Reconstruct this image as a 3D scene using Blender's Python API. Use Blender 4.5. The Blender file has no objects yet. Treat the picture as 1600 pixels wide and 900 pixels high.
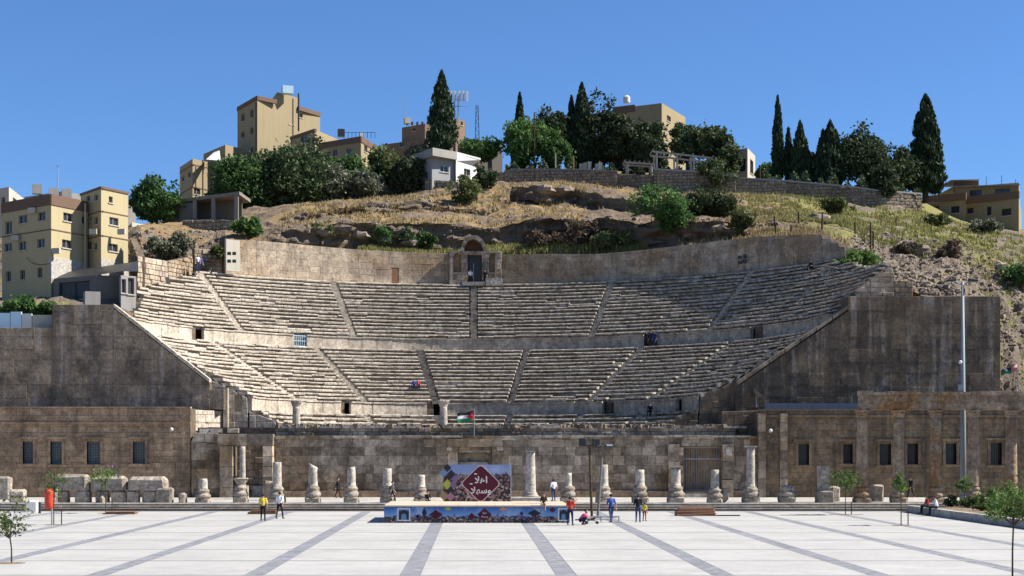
import bpy, math, random
import numpy as np
from mathutils import Vector, Matrix, noise as mnoise

R = math.radians
scene = bpy.context.scene
COL = scene.collection

# ---------------------------------------------------------------- camera, sky, sun, exposure
F, CX, HY, HC = 2400.0, 740.0, 705.0, 4.5      # focal length and principal point (in 1600 px units), eye height
cam_data = bpy.data.cameras.new('camera')
cam = bpy.data.objects.new('camera', cam_data)
COL.objects.link(cam)
cam.location = (0, 0, HC)
cam.rotation_euler = (R(90), 0, 0)
cam_data.sensor_width = 36.0
cam_data.lens = F / 1600.0 * 36.0
cam_data.shift_x = (800 - CX) / 1600.0
cam_data.shift_y = (HY - 450) / 1600.0
cam_data.clip_start = 0.5
cam_data.clip_end = 6000
scene.camera = cam

SUN_EL, SUN_AZ = 45.0, -1.0                      # azimuth measured from +X towards +Y
world = bpy.data.worlds.new('World')
scene.world = world
world.use_nodes = True
wn, wl = world.node_tree.nodes, world.node_tree.links
wn.clear()
sky = wn.new('ShaderNodeTexSky')
sky.sky_type = 'NISHITA'
sky.sun_disc = False
sky.sun_elevation = R(SUN_EL)
sky.sun_rotation = R(90 - SUN_AZ)
sky.altitude = 1500
sky.air_density = 1.2
sky.dust_density = 0.0
sky.ozone_density = 10.0
bg = wn.new('ShaderNodeBackground')
bg.inputs['Strength'].default_value = 0.062
wo = wn.new('ShaderNodeOutputWorld')
tint_ = wn.new('ShaderNodeMix'); tint_.data_type = 'RGBA'; tint_.blend_type = 'MULTIPLY'
tint_.inputs[0].default_value = 1.0; tint_.inputs[7].default_value = (.90, 1.0, 1.12, 1)   # white balance of the clear sky
wl.new(sky.outputs[0], tint_.inputs[6])
wl.new(tint_.outputs[2], bg.inputs[0])
wl.new(bg.outputs[0], wo.inputs[0])

sd = bpy.data.lights.new('sun', 'SUN')
sd.energy = 5.0
sd.angle = R(0.53)
sd.color = (1.0, 0.95, 0.87)
sun = bpy.data.objects.new('sun', sd)
COL.objects.link(sun)
sv = Vector((math.cos(R(SUN_EL)) * math.cos(R(SUN_AZ)), math.cos(R(SUN_EL)) * math.sin(R(SUN_AZ)), math.sin(R(SUN_EL))))
sun.rotation_euler = sv.to_track_quat('Z', 'Y').to_euler()
sun.location = sv * 300

scene.view_settings.view_transform = 'Standard'
scene.view_settings.look = 'None'
scene.view_settings.gamma = 1.0
scene.view_settings.exposure = 1.10
scene.view_settings.use_curve_mapping = False
scene.cycles.max_bounces = 5
scene.cycles.diffuse_bounces = 3

# ---------------------------------------------------------------- helpers
def XX(px, Y): return (px - CX) * Y / F
def ZZ(py, Y): return HC + (HY - py) * Y / F
def PT(px, py, Y): return Vector((XX(px, Y), Y, ZZ(py, Y)))
def clamp(v, a, b): return max(a, min(b, v))
def lerp(a, b, t): return a + (b - a) * t

def tag(o, label=None, cat=None, group=None, kind=None):
    if label: o['label'] = label
    if cat: o['category'] = cat
    if group: o['group'] = group
    if kind is None and label and cat and 'kind' not in o: kind = 'thing'
    if kind: o['kind'] = kind
    return o

def empty(name, loc, label=None, cat=None, group=None, kind=None):
    o = bpy.data.objects.new(name, None)
    o.empty_display_size = 0.3
    COL.objects.link(o)
    o.location = loc
    return tag(o, label, cat, group, kind)

def origin_of(o):
    v = Vector((0, 0, 0))
    while o is not None:
        v += o.location
        o = o.parent
    return v

class MB:
    """collects shapes in world coordinates; build() links them as one mesh object"""
    def __init__(self): self.v, self.f, self.m = [], [], []
    def add(self, vs, fs, mi=0):
        n = len(self.v)
        self.v.extend([tuple(p) for p in vs])
        for f in fs:
            self.f.append(tuple(i + n for i in f)); self.m.append(mi)
        return self
    def box(self, x0, x1, y0, y1, z0, z1, mi=0):
        vs = [(x0,y0,z0),(x1,y0,z0),(x1,y1,z0),(x0,y1,z0),(x0,y0,z1),(x1,y0,z1),(x1,y1,z1),(x0,y1,z1)]
        return self.add(vs, [(0,3,2,1),(4,5,6,7),(0,1,5,4),(1,2,6,5),(2,3,7,6),(3,0,4,7)], mi)
    def rbox(self, c, s, rz=0, jit=0, rng=random, mi=0, tilt=0, bev=0):
        """box of size s around c turned by rz; jitter roughens the corners"""
        M = Matrix.Rotation(rz, 3, 'Z') @ Matrix.Rotation(tilt, 3, 'Y')
        sx, sy, sz = s[0]/2, s[1]/2, s[2]/2
        c = Vector(c)
        if bev:
            b = bev
            pts = []
            for z, k in ((-sz, 1), (sz - b, 1), (sz, 0)):
                q = 0 if k else b
                x, y = sx - q, sy - q
                cc = b * 1.2 if k else b * .8
                pts.append([(-x+cc,-y,z),(x-cc,-y,z),(x,-y+cc,z),(x,y-cc,z),(x-cc,y,z),(-x+cc,y,z),(-x,y-cc,z),(-x,-y+cc,z)])
            vs, fs = [], []
            for ring in pts:
                for p in ring:
                    vs.append(c + M @ Vector([q + rng.uniform(-jit, jit) for q in p]))
            for k in range(2):
                for i in range(8):
                    j = (i + 1) % 8
                    fs.append((k*8+i, k*8+j, k*8+8+j, k*8+8+i))
            fs.append(tuple(range(16, 24))); fs.append(tuple(range(7, -1, -1)))
            return self.add(vs, fs, mi)
        vs = []
        for z in (-sz, sz):
            for x, y in ((-sx,-sy),(sx,-sy),(sx,sy),(-sx,sy)):
                vs.append(c + M @ Vector((x + rng.uniform(-jit, jit), y + rng.uniform(-jit, jit), z + rng.uniform(-jit, jit))))
        return self.add(vs, [(0,3,2,1),(4,5,6,7),(0,1,5,4),(1,2,6,5),(2,3,7,6),(3,0,4,7)], mi)
    def prism(self, poly, vec, mi=0):
        """polygon of 3D points pushed along vec"""
        n = len(poly); vec = Vector(vec)
        vs = [Vector(p) for p in poly] + [Vector(p) + vec for p in poly]
        fs = [tuple(range(n)), tuple(range(2*n-1, n-1, -1))]
        for i in range(n):
            j = (i+1) % n
            fs.append((j, i, i+n, j+n))
        return self.add(vs, fs, mi)
    def tube(self, pts, rad, n=8, mi=0, cap=True):
        pts = [Vector(p) for p in pts]
        if not isinstance(rad, (list, tuple)): rad = [rad]*len(pts)
        vs, fs = [], []
        up = Vector((0, 0, 1))
        for i, p in enumerate(pts):
            d = (pts[min(i+1, len(pts)-1)] - pts[max(i-1, 0)])
            if d.length < 1e-9: d = Vector((0,0,1))
            d.normalize()
            a = d.cross(Vector((0, 1, 0)) if abs(d.z) > .9 else up).normalized()
            b = d.cross(a).normalized()
            for k in range(n):
                t = 2*math.pi*k/n
                vs.append(p + (a*math.cos(t) + b*math.sin(t))*rad[i])
        for i in range(len(pts)-1):
            for k in range(n):
                j = (k+1) % n
                fs.append((i*n+k, i*n+j, (i+1)*n+j, (i+1)*n+k))
        if cap:
            fs.append(tuple(range(n-1, -1, -1))); fs.append(tuple(range((len(pts)-1)*n, len(pts)*n)))
        return self.add(vs, fs, mi)
    def lathe(self, prof, c, n=20, mi=0, wob=0, rng=random, lean=(0, 0), topcut=0):
        """prof: (radius, height) pairs turned about a vertical axis through c"""
        vs, fs = [], []
        h1 = prof[-1][1]
        for i, (r, h) in enumerate(prof):
            for k in range(n):
                t = 2*math.pi*k/n
                rr = r * (1 + (rng.uniform(-wob, wob) if wob else 0))
                hh = h + (topcut * math.cos(t) * r if h > h1 - .02 else 0)
                vs.append((c[0] + rr*math.cos(t) + lean[0]*h, c[1] + rr*math.sin(t) + lean[1]*h, c[2] + hh))
        for i in range(len(prof)-1):
            for k in range(n):
                j = (k+1) % n
                fs.append((i*n+k, i*n+j, (i+1)*n+j, (i+1)*n+k))
        fs.append(tuple(range(n-1, -1, -1))); fs.append(tuple(range((len(prof)-1)*n, len(prof)*n)))
        return self.add(vs, fs, mi)
    def ball(self, c, r, nu=10, nv=6, mi=0, jit=0, rng=random):
        if not isinstance(r, (list, tuple)): r = (r, r, r)
        vs = [(c[0], c[1], c[2]-r[2])]
        for i in range(1, nv):
            a = -math.pi/2 + math.pi*i/nv
            for k in range(nu):
                t = 2*math.pi*k/nu
                q = 1 + rng.uniform(-jit, jit) if jit else 1
                vs.append((c[0]+r[0]*q*math.cos(a)*math.cos(t), c[1]+r[1]*q*math.cos(a)*math.sin(t), c[2]+r[2]*q*math.sin(a)))
        vs.append((c[0], c[1], c[2]+r[2]))
        fs = []
        for k in range(nu):
            j = (k+1) % nu
            fs.append((0, 1+j, 1+k))
            for i in range(nv-2):
                a, b = 1+i*nu, 1+(i+1)*nu
                fs.append((a+k, a+j, b+j, b+k))
            fs.append((1+(nv-2)*nu+k, 1+(nv-2)*nu+j, len(vs)-1))
        return self.add(vs, fs, mi)
    def build(self, name, mats, parent=None, loc=None, smooth=False):
        me = bpy.data.meshes.new(name)
        o = bpy.data.objects.new(name, me)
        off = Vector((0,0,0))
        if parent is not None: off = origin_of(parent)
        elif loc is not None: off = Vector(loc)
        me.from_pydata([(p[0]-off[0], p[1]-off[1], p[2]-off[2]) for p in self.v], [], self.f)
        if not isinstance(mats, (list, tuple)): mats = [mats]
        for m in mats: me.materials.append(m)
        if len(mats) > 1: me.polygons.foreach_set('material_index', self.m)
        if smooth: me.polygons.foreach_set('use_smooth', [True]*len(self.f))
        me.update()
        COL.objects.link(o)
        if parent is not None: o.parent = parent
        elif loc is not None: o.location = loc
        return o

def bx(name, mat, parent, *a, loc=None):
    return MB().box(*a).build(name, mat, parent, loc)

# ---------------------------------------------------------------- materials (node based)
class NT:
    def __init__(self, name):
        self.mat = bpy.data.materials.new(name)
        self.mat.use_nodes = True
        self.t = self.mat.node_tree
        self.n, self.l = self.t.nodes, self.t.links
        self.b = self.n['Principled BSDF']
    def node(self, typ, **kw):
        x = self.n.new(typ)
        for k, v in kw.items():
            if hasattr(x, k): setattr(x, k, v)
        return x
    def link(self, a, b): self.l.new(a, b)
    def pos(self, scale=(1,1,1), rnd=0):
        g = self.node('ShaderNodeNewGeometry')
        mp = self.node('ShaderNodeMapping')
        mp.inputs['Scale'].default_value = scale
        self.link(g.outputs['Position'], mp.inputs['Vector'])
        if rnd:
            oi = self.node('ShaderNodeObjectInfo')
            m = self.node('ShaderNodeMath', operation='MULTIPLY'); m.inputs[1].default_value = rnd
            self.link(oi.outputs['Random'], m.inputs[0])
            self.link(m.outputs[0], mp.inputs['Location'])
        return mp.outputs[0]
    def noise(self, vec, scale, detail=6, rough=.6):
        x = self.node('ShaderNodeTexNoise')
        x.inputs['Scale'].default_value = scale; x.inputs['Detail'].default_value = detail; x.inputs['Roughness'].default_value = rough
        self.link(vec, x.inputs['Vector'])
        return x.outputs['Fac']
    def ramp(self, fac, a, b, ca=(0,0,0,1), cb=(1,1,1,1)):
        r = self.node('ShaderNodeValToRGB')
        r.color_ramp.elements[0].position = a; r.color_ramp.elements[0].color = ca
        r.color_ramp.elements[1].position = b; r.color_ramp.elements[1].color = cb
        self.link(fac, r.inputs[0])
        return r.outputs[0]
    def mix(self, fac, a, b, mode='MIX'):
        x = self.node('ShaderNodeMix', data_type='RGBA', blend_type=mode)
        for s, v in ((x.inputs[0], fac), (x.inputs[6], a), (x.inputs[7], b)):
            if hasattr(v, 'links'): self.link(v, s)
            elif isinstance(v, (tuple, list)): s.default_value = (v[0], v[1], v[2], 1)
            else: s.default_value = v
        return x.outputs[2]
    def math(self, op, a, b):
        x = self.node('ShaderNodeMath', operation=op)
        for s, v in ((x.inputs[0], a), (x.inputs[1], b)):
            if hasattr(v, 'links'): self.link(v, s)
            else: s.default_value = v
        return x.outputs[0]
    def rand(self, lo, hi):
        oi = self.node('ShaderNodeObjectInfo')
        return self.math('ADD', self.math('MULTIPLY', oi.outputs['Random'], hi-lo), lo)
    def bump(self, h, strength=.5, dist=.05):
        b = self.node('ShaderNodeBump')
        b.inputs['Strength'].default_value = strength; b.inputs['Distance'].default_value = dist
        self.link(h, b.inputs['Height']); self.link(b.outputs[0], self.b.inputs['Normal'])
    def done(self, col, rough=.9, spec=.2, metal=0):
        s = self.b.inputs['Base Color']
        if hasattr(col, 'links'): self.link(col, s)
        else: s.default_value = (col[0], col[1], col[2], 1)
        self.b.inputs['Roughness'].default_value = rough
        self.b.inputs['Specular IOR Level'].default_value = spec
        self.b.inputs['Metallic'].default_value = metal
        return self.mat

def stone(name, c1, c2, big=.5, streak=0, pale=None, wide=1.4, streakcol=(.06,.055,.05), rnd=.25, bumpd=.05, grime=.35, speck=3.0, grimecol=(.08,.07,.06), sthr=(.5,.68), tint=None, soil=0, fine=1.0, grime_shade_x=0):
    """weathered stone: two tones, blotches, vertical stain streaks, grime, grain, per-block tone"""
    K = (.785, .755, .70)
    c1, c2 = tuple(x*k for x, k in zip(c1, K)), tuple(x*k for x, k in zip(c2, K))
    if tint is not None: tint = tuple(x*k for x, k in zip(tint, K))
    t = NT(name)
    p = t.pos()
    base = t.mix(t.ramp(t.noise(p, big, 5), .38, .62), c1, c2)
    if tint is not None:
        base = t.mix(t.ramp(t.noise(p, big*.37, 4), .48, .62), base, tint)
    base = t.mix(t.math('MULTIPLY', t.ramp(t.noise(p, big*3.3, 9, .75), .46, .60), .5*fine), base, tuple(x*.5 for x in c2))
    base = t.mix(t.math('MULTIPLY', t.ramp(t.noise(p, big*2.3 + .11, 7, .7), .54, .66), .4*fine), base, tuple(min(.9, x*1.4) for x in c1))
    if streak:
        ps = t.pos((wide, wide, .09*wide/1.4))
        f = t.ramp(t.noise(ps, 1.0, 7, .7), *sthr)
        base = t.mix(t.math('MULTIPLY', f, streak), base, streakcol)
    if pale is not None:
        pp_ = t.ramp(t.noise(t.pos((1.1, 1.1, .05)), 1.3, 6, .65), .50, .60)
        base = t.mix(t.math('MULTIPLY', t.math('MULTIPLY', pp_, t.ramp(t.noise(p, .22, 5), .38, .54)), .6), base, pale)
    if grime:
        g = t.math('MULTIPLY', t.ramp(t.noise(p, big*2.1, 9, .75), .47, .60), grime)
        if grime_shade_x:
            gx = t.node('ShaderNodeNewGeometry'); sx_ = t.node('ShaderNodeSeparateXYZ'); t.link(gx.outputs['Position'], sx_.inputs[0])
            mr = t.node('ShaderNodeMapRange'); mr.inputs[1].default_value = -26; mr.inputs[2].default_value = 4; mr.inputs[3].default_value = 1-grime_shade_x; mr.inputs[4].default_value = 1
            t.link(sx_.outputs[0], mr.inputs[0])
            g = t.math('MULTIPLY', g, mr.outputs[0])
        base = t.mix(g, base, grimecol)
        if grime_shade_x:                            # shade of the bowl's centre and right put into the stone colour
            mr2 = t.node('ShaderNodeMapRange'); mr2.inputs[1].default_value = -24; mr2.inputs[2].default_value = 10; mr2.inputs[3].default_value = 0; mr2.inputs[4].default_value = .5*grime_shade_x
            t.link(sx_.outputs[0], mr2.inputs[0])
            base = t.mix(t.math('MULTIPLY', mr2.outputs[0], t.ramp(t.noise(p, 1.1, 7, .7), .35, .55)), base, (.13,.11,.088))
    if soil:
        ge = t.node('ShaderNodeNewGeometry'); sz_ = t.node('ShaderNodeSeparateXYZ'); t.link(ge.outputs['True Normal'], sz_.inputs[0])
        f = t.math('MULTIPLY', t.ramp(sz_.outputs[2], .85, .95), soil)
        base = t.mix(f, base, (.15,.12,.085))
    base = t.mix(1.0, base, t.ramp(t.noise(p, speck*1.3, 8, .8), .33, .67, (.62,.62,.62,1), (1.36,1.36,1.36,1)), 'MULTIPLY')
    if rnd:
        v = t.rand(1-rnd, 1+rnd)
        cmb = t.node('ShaderNodeCombineColor')
        for i in range(3): t.link(v, cmb.inputs[i])
        base = t.mix(1.0, base, cmb.outputs[0], 'MULTIPLY')
    t.bump(t.noise(p, speck*1.6, 8, .75), .9, bumpd)
    return t.done(base, .95, .1)

def paint(name, c, var=.12, scale=.6, rough=.7, spec=.25, metal=0, streak=0, bumpd=0, dirt=(.12,.1,.08)):
    t = NT(name)
    p = t.pos()
    k = t.noise(p, scale, 6)
    base = t.mix(k, tuple(x*(1-var) for x in c), tuple(min(1, x*(1+var)) for x in c))
    if streak:
        base = t.mix(t.math('MULTIPLY', t.ramp(t.noise(t.pos((1.2,1.2,.12)), 1.0, 6, .7), .5, .75), streak), base, dirt)
    if bumpd: t.bump(t.noise(p, 6, 6), .5, bumpd)
    return t.done(base, rough, spec, metal)

def leafmat(name, c1, c2, scale=.6, trans=.25):
    t = NT(name)
    p = t.pos()
    base = t.mix(t.ramp(t.noise(p, scale, 3), .35, .65), c1, c2)
    v = t.rand(.8, 1.2)
    cmb = t.node('ShaderNodeCombineColor')
    for i in range(3): t.link(v, cmb.inputs[i])
    base = t.mix(1.0, base, cmb.outputs[0], 'MULTIPLY')
    m = t.done(base, .75, .15)
    tr = t.node('ShaderNodeBsdfTranslucent'); t.link(base, tr.inputs[0])
    mx = t.node('ShaderNodeMixShader'); mx.inputs[0].default_value = trans
    t.link(t.b.outputs[0], mx.inputs[1]); t.link(tr.outputs[0], mx.inputs[2])
    t.link(mx.outputs[0], t.n['Material Output'].inputs[0])
    return m

def glassmat(name, c, rough=.15):
    t = NT(name)
    return t.done(c, rough, .5)

M = {}
M['seat'] = stone('seat_limestone', (0.760,0.696,0.612), (0.592,0.532,0.464), .8, rnd=.12, grime=.85, speck=2.2, bumpd=.06, grimecol=(.095,.08,.062), soil=.8, grime_shade_x=.55)
M['stair'] = stone('stair_limestone', (0.780,0.722,0.639), (0.631,0.581,0.506), .9, rnd=.1, grime=.7, speck=2.5, grime_shade_x=.5)
M['slab'] = stone('podium_limestone', (0.720,0.648,0.552), (0.608,0.544,0.460), .6, streak=.5, streakcol=(.16,.13,.10), rnd=.12, grime=.5, grime_shade_x=.6)
M['backwall'] = stone('back_wall_stone', (0.651,0.544,0.419), (0.539,0.451,0.363), .35, streak=.5, streakcol=(.13,.11,.09), rnd=.13, grime=.4, tint=(.42,.30,.19))
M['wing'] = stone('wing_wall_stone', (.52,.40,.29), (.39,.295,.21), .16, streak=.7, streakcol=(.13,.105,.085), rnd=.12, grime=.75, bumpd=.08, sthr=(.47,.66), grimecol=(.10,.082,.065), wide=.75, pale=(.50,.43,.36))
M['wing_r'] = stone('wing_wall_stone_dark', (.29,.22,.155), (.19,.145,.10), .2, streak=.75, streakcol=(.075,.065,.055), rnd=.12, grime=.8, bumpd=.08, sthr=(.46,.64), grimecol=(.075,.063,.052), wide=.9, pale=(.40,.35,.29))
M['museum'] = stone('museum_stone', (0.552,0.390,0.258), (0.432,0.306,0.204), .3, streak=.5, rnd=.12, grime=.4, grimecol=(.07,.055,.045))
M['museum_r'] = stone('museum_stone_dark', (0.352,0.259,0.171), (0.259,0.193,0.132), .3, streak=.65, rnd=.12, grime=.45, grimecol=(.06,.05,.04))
M['scaenae'] = stone('scaenae_stone', (.58,.48,.385), (.42,.345,.27), .4, streak=.45, rnd=.40, grime=.5, grimecol=(.08,.065,.05), tint=(.31,.22,.125))
M['core'] = stone('wall_core', (.20,.16,.12), (.14,.11,.085), .8, rnd=0, grime=.3)
M['rubblestone'] = stone('rubble_stone', (0.382,0.320,0.261), (0.249,0.203,0.166), .7, rnd=.25, grime=.5)
M['winframe'] = paint('window_frame_paint', (.26,.24,.21), .1)
M['rubblewall'] = stone('rubble_wall_stone', (.42,.355,.28), (.29,.24,.185), 1.2, rnd=.2, grime=.6, speck=1.6, bumpd=.15)
M['marble'] = stone('column_marble', (0.647,0.606,0.548), (0.515,0.473,0.415), 1.0, streak=.3, streakcol=(.2,.17,.14), rnd=.12, grime=.35, speck=4)
M['pedestal'] = stone('pedestal_stone', (0.548,0.486,0.415), (0.398,0.344,0.286), 1.1, rnd=.15, grime=.55, speck=4, bumpd=.08)
M['forum'] = stone('forum_column_stone', (.54,.415,.30), (.40,.30,.215), .8, streak=.4, rnd=.1, grime=.45, tint=(.36,.19,.075))
M['paving'] = stone('plaza_paving', (.70,.69,.66), (.64,.63,.60), .25, rnd=.035, grime=.06, speck=1.2, bumpd=.01, grimecol=(.4,.39,.37))
M['stripe'] = stone('plaza_stripe_stone', (.278,.292,.335), (.245,.258,.298), .4, rnd=.05, grime=.15, speck=2, bumpd=.01, grimecol=(.19,.20,.235))
M['joint'] = paint('paving_joint', (0.216,0.207,0.199))
M['pavement'] = stone('pavement_stone', (0.531,0.519,0.498), (0.473,0.461,0.440), .4, rnd=.05, grime=.2, speck=2, bumpd=.02)
M['step'] = stone('step_stone', (0.614,0.598,0.564), (0.531,0.515,0.486), .5, rnd=.06, grime=.3, speck=2)
M['earth'] = stone('earth', (.30,.24,.17), (.24,.19,.13), .4, rnd=0, grime=.3)
M['bark'] = stone('bark', (.11,.08,.055), (.07,.05,.035), 2, rnd=.1, grime=.2)
M['cypress'] = leafmat('cypress_leaf', (.022,.04,.02), (.042,.063,.027), .7, .12)
M['pine'] = leafmat('pine_leaf', (.04,.07,.03), (.085,.105,.045), .5, .2)
M['oak'] = leafmat('tree_leaf', (.045,.10,.03), (.09,.16,.045), .5, .3)
M['olive'] = leafmat('olive_leaf', (.085,.10,.065), (.15,.155,.10), .6, .2)
M['darkpine'] = leafmat('dark_pine_leaf', (.034,.054,.026), (.065,.082,.038), .5, .15)
M['shrub'] = leafmat('shrub_leaf', (.06,.085,.03), (.12,.135,.05), .7, .25)
M['brown_shrub'] = leafmat('brown_shrub_leaf', (.085,.065,.045), (.14,.10,.07), .7, .2)
M['bright'] = leafmat('young_leaf', (.07,.125,.03), (.12,.18,.05), 1.5, .35)
M['flower'] = leafmat('flower_petal', (.30,.20,.50), (.40,.30,.60), 2, .3)
M['dry_grass'] = leafmat('dry_grass_blade', (0.382,0.295,0.149), (0.299,0.224,0.112), .25, .3)
M['green_grass'] = leafmat('green_grass_blade', (0.266,0.249,0.091), (0.183,0.183,0.062), .2, .3)
M['yellow'] = paint('yellow_render', (0.390,0.324,0.187), .06, .3, .85, .1, streak=.18)
M['yellow2'] = paint('ochre_render', (0.270,0.217,0.129), .07, .3, .85, .1, streak=.25)
M['brownband'] = paint('brown_render', (0.145,0.091,0.066), .12, .5, .85, .1, streak=.2)
M['cream'] = paint('cream_render', (0.415,0.382,0.315), .08, .3, .85, .1, streak=.2)
M['white'] = paint('white_paint', (0.548,0.544,0.523), .05, .4, .7, .2, streak=.15)
M['whitestone'] = stone('whitewashed_stone', (0.598,0.581,0.548), (0.515,0.498,0.465), 1.2, rnd=0, grime=.45, speck=3, bumpd=.1, grimecol=(.3,.27,.23))
M['concrete'] = paint('concrete', (0.299,0.282,0.257), .15, .5, .9, .1, streak=.35)
M['darkconcrete'] = paint('dark_concrete', (.16,.145,.13), .2, .5, .9, .1, streak=.35)
M['greyrender'] = paint('grey_render', (0.282,0.282,0.282), .08, .5, .9, .1, streak=.2)
M['dark'] = paint('dark_void', (.02,.019,.018), .2)
M['glass'] = glassmat('window_glass', (.03,.035,.042))
M['shutter'] = paint('grey_glazing', (.16,.18,.19), .15, 2, .4, .4)
M['iron'] = paint('dark_iron', (.05,.05,.052), .2, 3, .55, .4, .6)
M['steel'] = paint('grey_steel', (.30,.32,.33), .1, 2, .5, .4, .3)
M['galv'] = paint('lamp_post_steel', (.20,.24,.26), .1, 2, .6, .3, 0)
M['black'] = paint('black_plastic', (.025,.025,.027), .2, 3, .5, .4)
M['wood'] = paint('stage_plywood', (0.498,0.382,0.282), .12, 1.5, .75, .2)
M['brownwood'] = paint('brown_timber', (.20,.10,.055), .25, 2, .7, .25, bumpd=.02)
M['red'] = paint('red_plastic', (.55,.05,.02), .12, 3, .45, .4)
M['maroon'] = paint('print_maroon', (.075,.012,.025), .08, 2, .6, .2)
M['printwhite'] = paint('print_white', (0.664,0.664,0.664), .03, 2, .6, .2)
M['printpink'] = paint('print_pale_edge', (.62,.50,.50), .03, 2, .6, .2)
M['bluepanel'] = paint('bluish_panel', (.13,.155,.18), .15, 1, .6, .3, streak=.3)
M['lightblue'] = paint('light_blue_panel', (.45,.62,.72), .1, 1, .6, .3)
# ---------------------------------------------------------------- ground, plaza, steps, pavement
def brick_lines(mat_name, base_mat_args, bw, bh, strength):
    pass

g = bx('ground', M['earth'], None, -3000, 3000, -200, 5000, -1.2, -0.5)
tag(g, kind='structure')

t = NT('plaza_slab_stone')                     # faint small slabs inside each big paving panel
p = t.pos()
base = t.mix(t.ramp(t.noise(p, .22, 5), .35, .65), (.335,.326,.305), (.378,.368,.345))
bk = t.node('ShaderNodeTexBrick'); bk.offset = .5
bk.inputs['Scale'].default_value = 1.0; bk.inputs['Brick Width'].default_value = 1.23; bk.inputs['Row Height'].default_value = .7
bk.inputs['Mortar Size'].default_value = .018
bk.inputs['Color1'].default_value = (.95,.95,.95,1); bk.inputs['Color2'].default_value = (1.03,1.03,1.02,1); bk.inputs['Mortar'].default_value = (.90,.89,.88,1)
t.link(p, bk.inputs['Vector'])
base = t.mix(1.0, base, bk.outputs['Color'], 'MULTIPLY')
base = t.mix(1.0, base, t.mix(t.noise(p, 1.5, 6, .75), (.86,.86,.86), (1.13,1.13,1.13)), 'MULTIPLY')
base = t.mix(t.math('MULTIPLY', t.ramp(t.noise(p, .35, 8, .75), .5, .66), .42), base, (.25,.238,.217))
M['paving'] = t.done(base, .75, .25)

plaza = bx('plaza', M['joint'], None, -70, 75, 20, 116.2, -.4, -.014)
tag(plaza, kind='structure')
rng = random.Random(3)
SX0, SDX, SW = -2.31, 5.68, .74
RY0, RDY, RW = 55.67, 7.34, .32
kx = range(-8, 9)
ys = [RY0 + RDY*k for k in range(-2, 9)]
for a, b in zip(ys[:-1], ys[1:]):
    y0, y1 = a + RW/2, min(b - RW/2, 116.0)
    if y1 - y0 < .3: continue
    for k in kx:
        x0, x1 = SX0 + SDX*k + SW/2, SX0 + SDX*(k+1) - SW/2
        if x0 > 44: continue
        dz = rng.uniform(-.002, .002)
        bx('paving_panel', M['paving'], plaza, x0 + .012, x1 - .012, y0 + .012, y1 - .012, -.1, dz)
        bx('stripe_panel', M['stripe'], plaza, x0 - SW + .006, x0 - .006, y0, y1, -.1, -.001 + dz)
for y in ys[1:]:
    if y < 116:
        bx('cross_strip', M['joint'], plaza, -46, 46, y - RW/2 + .01, y + RW/2 - .01, -.1, -.003)

pavement = MB().box(-90, 90, 116.85, 150, -.4, .53).build('pavement', M['joint']); tag(pavement, kind='structure')
for k in range(30):
    x0 = -48 + k*3.2
    for j, (y0, y1) in enumerate(((117.2, 121.5), (121.5, 126.5), (126.5, 132.2))):
        bx('paving_slab', M['pavement'], pavement, x0 + .01, x0 + 3.19, y0 + .01, y1 - .01, .4, .54)
steps = MB().box(-60, 60, 116.0, 117.2, -.4, .16).build('steps', M['core']); tag(steps, kind='structure')
for i, (y, z) in enumerate(((116.0, .18), (116.38, .36), (116.76, .54))):
    x = -48.0
    while x < 48:
        w = rng.uniform(2.2, 3.4)
        dz_ = rng.uniform(-.004, .004); yy = y + rng.uniform(-.012, .012)
        bx('step_block', M['museum'], steps, x + .008, min(x + w, 50) - .008, yy + .09, 117.25 - .002*i, z - .2 + .003*i, z - .075)  # darker riser stone: shade below each tread put into the colour
        bx('step_tread', M['step'], steps, x + .008, min(x + w, 50) - .008, yy, yy + .48, z - .072, z - .002 + dz_)
        x += w

# ---------------------------------------------------------------- masonry
def clip_poly(poly, a, b):
    """keep what lies left of the line a->b"""
    out = []
    n = len(poly)
    def side(p): return (b[0]-a[0])*(p[1]-a[1]) - (b[1]-a[1])*(p[0]-a[0])
    for i in range(n):
        p, q = poly[i], poly[(i+1) % n]
        sp, sq = side(p), side(q)
        if sp >= 0: out.append(p)
        if (sp > 0 > sq) or (sp < 0 < sq):
            k = sp/(sp-sq)
            out.append((p[0]+(q[0]-p[0])*k, p[1]+(q[1]-p[1])*k))
    return out

def ccw(poly):
    s = sum(poly[i][0]*poly[(i+1) % len(poly)][1] - poly[(i+1) % len(poly)][0]*poly[i][1] for i in range(len(poly)))
    return poly if s > 0 else poly[::-1]

def poly_area(p): return abs(sum(p[i][0]*p[(i+1) % len(p)][1] - p[(i+1) % len(p)][0]*p[i][1] for i in range(len(p))))/2

def cut_rect(r, h):
    """rectangle r minus rectangle h"""
    u0, u1, v0, v1 = r; a0, a1, b0, b1 = h
    if a0 >= u1 or a1 <= u0 or b0 >= v1 or b1 <= v0: return [r]
    out = []
    if b0 > v0: out.append((u0, u1, v0, b0))
    if b1 < v1: out.append((u0, u1, b1, v1))
    m0, m1 = max(v0, b0), min(v1, b1)
    if a0 > u0: out.append((u0, a0, m0, m1))
    if a1 < u1: out.append((a1, u1, m0, m1))
    return out

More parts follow.
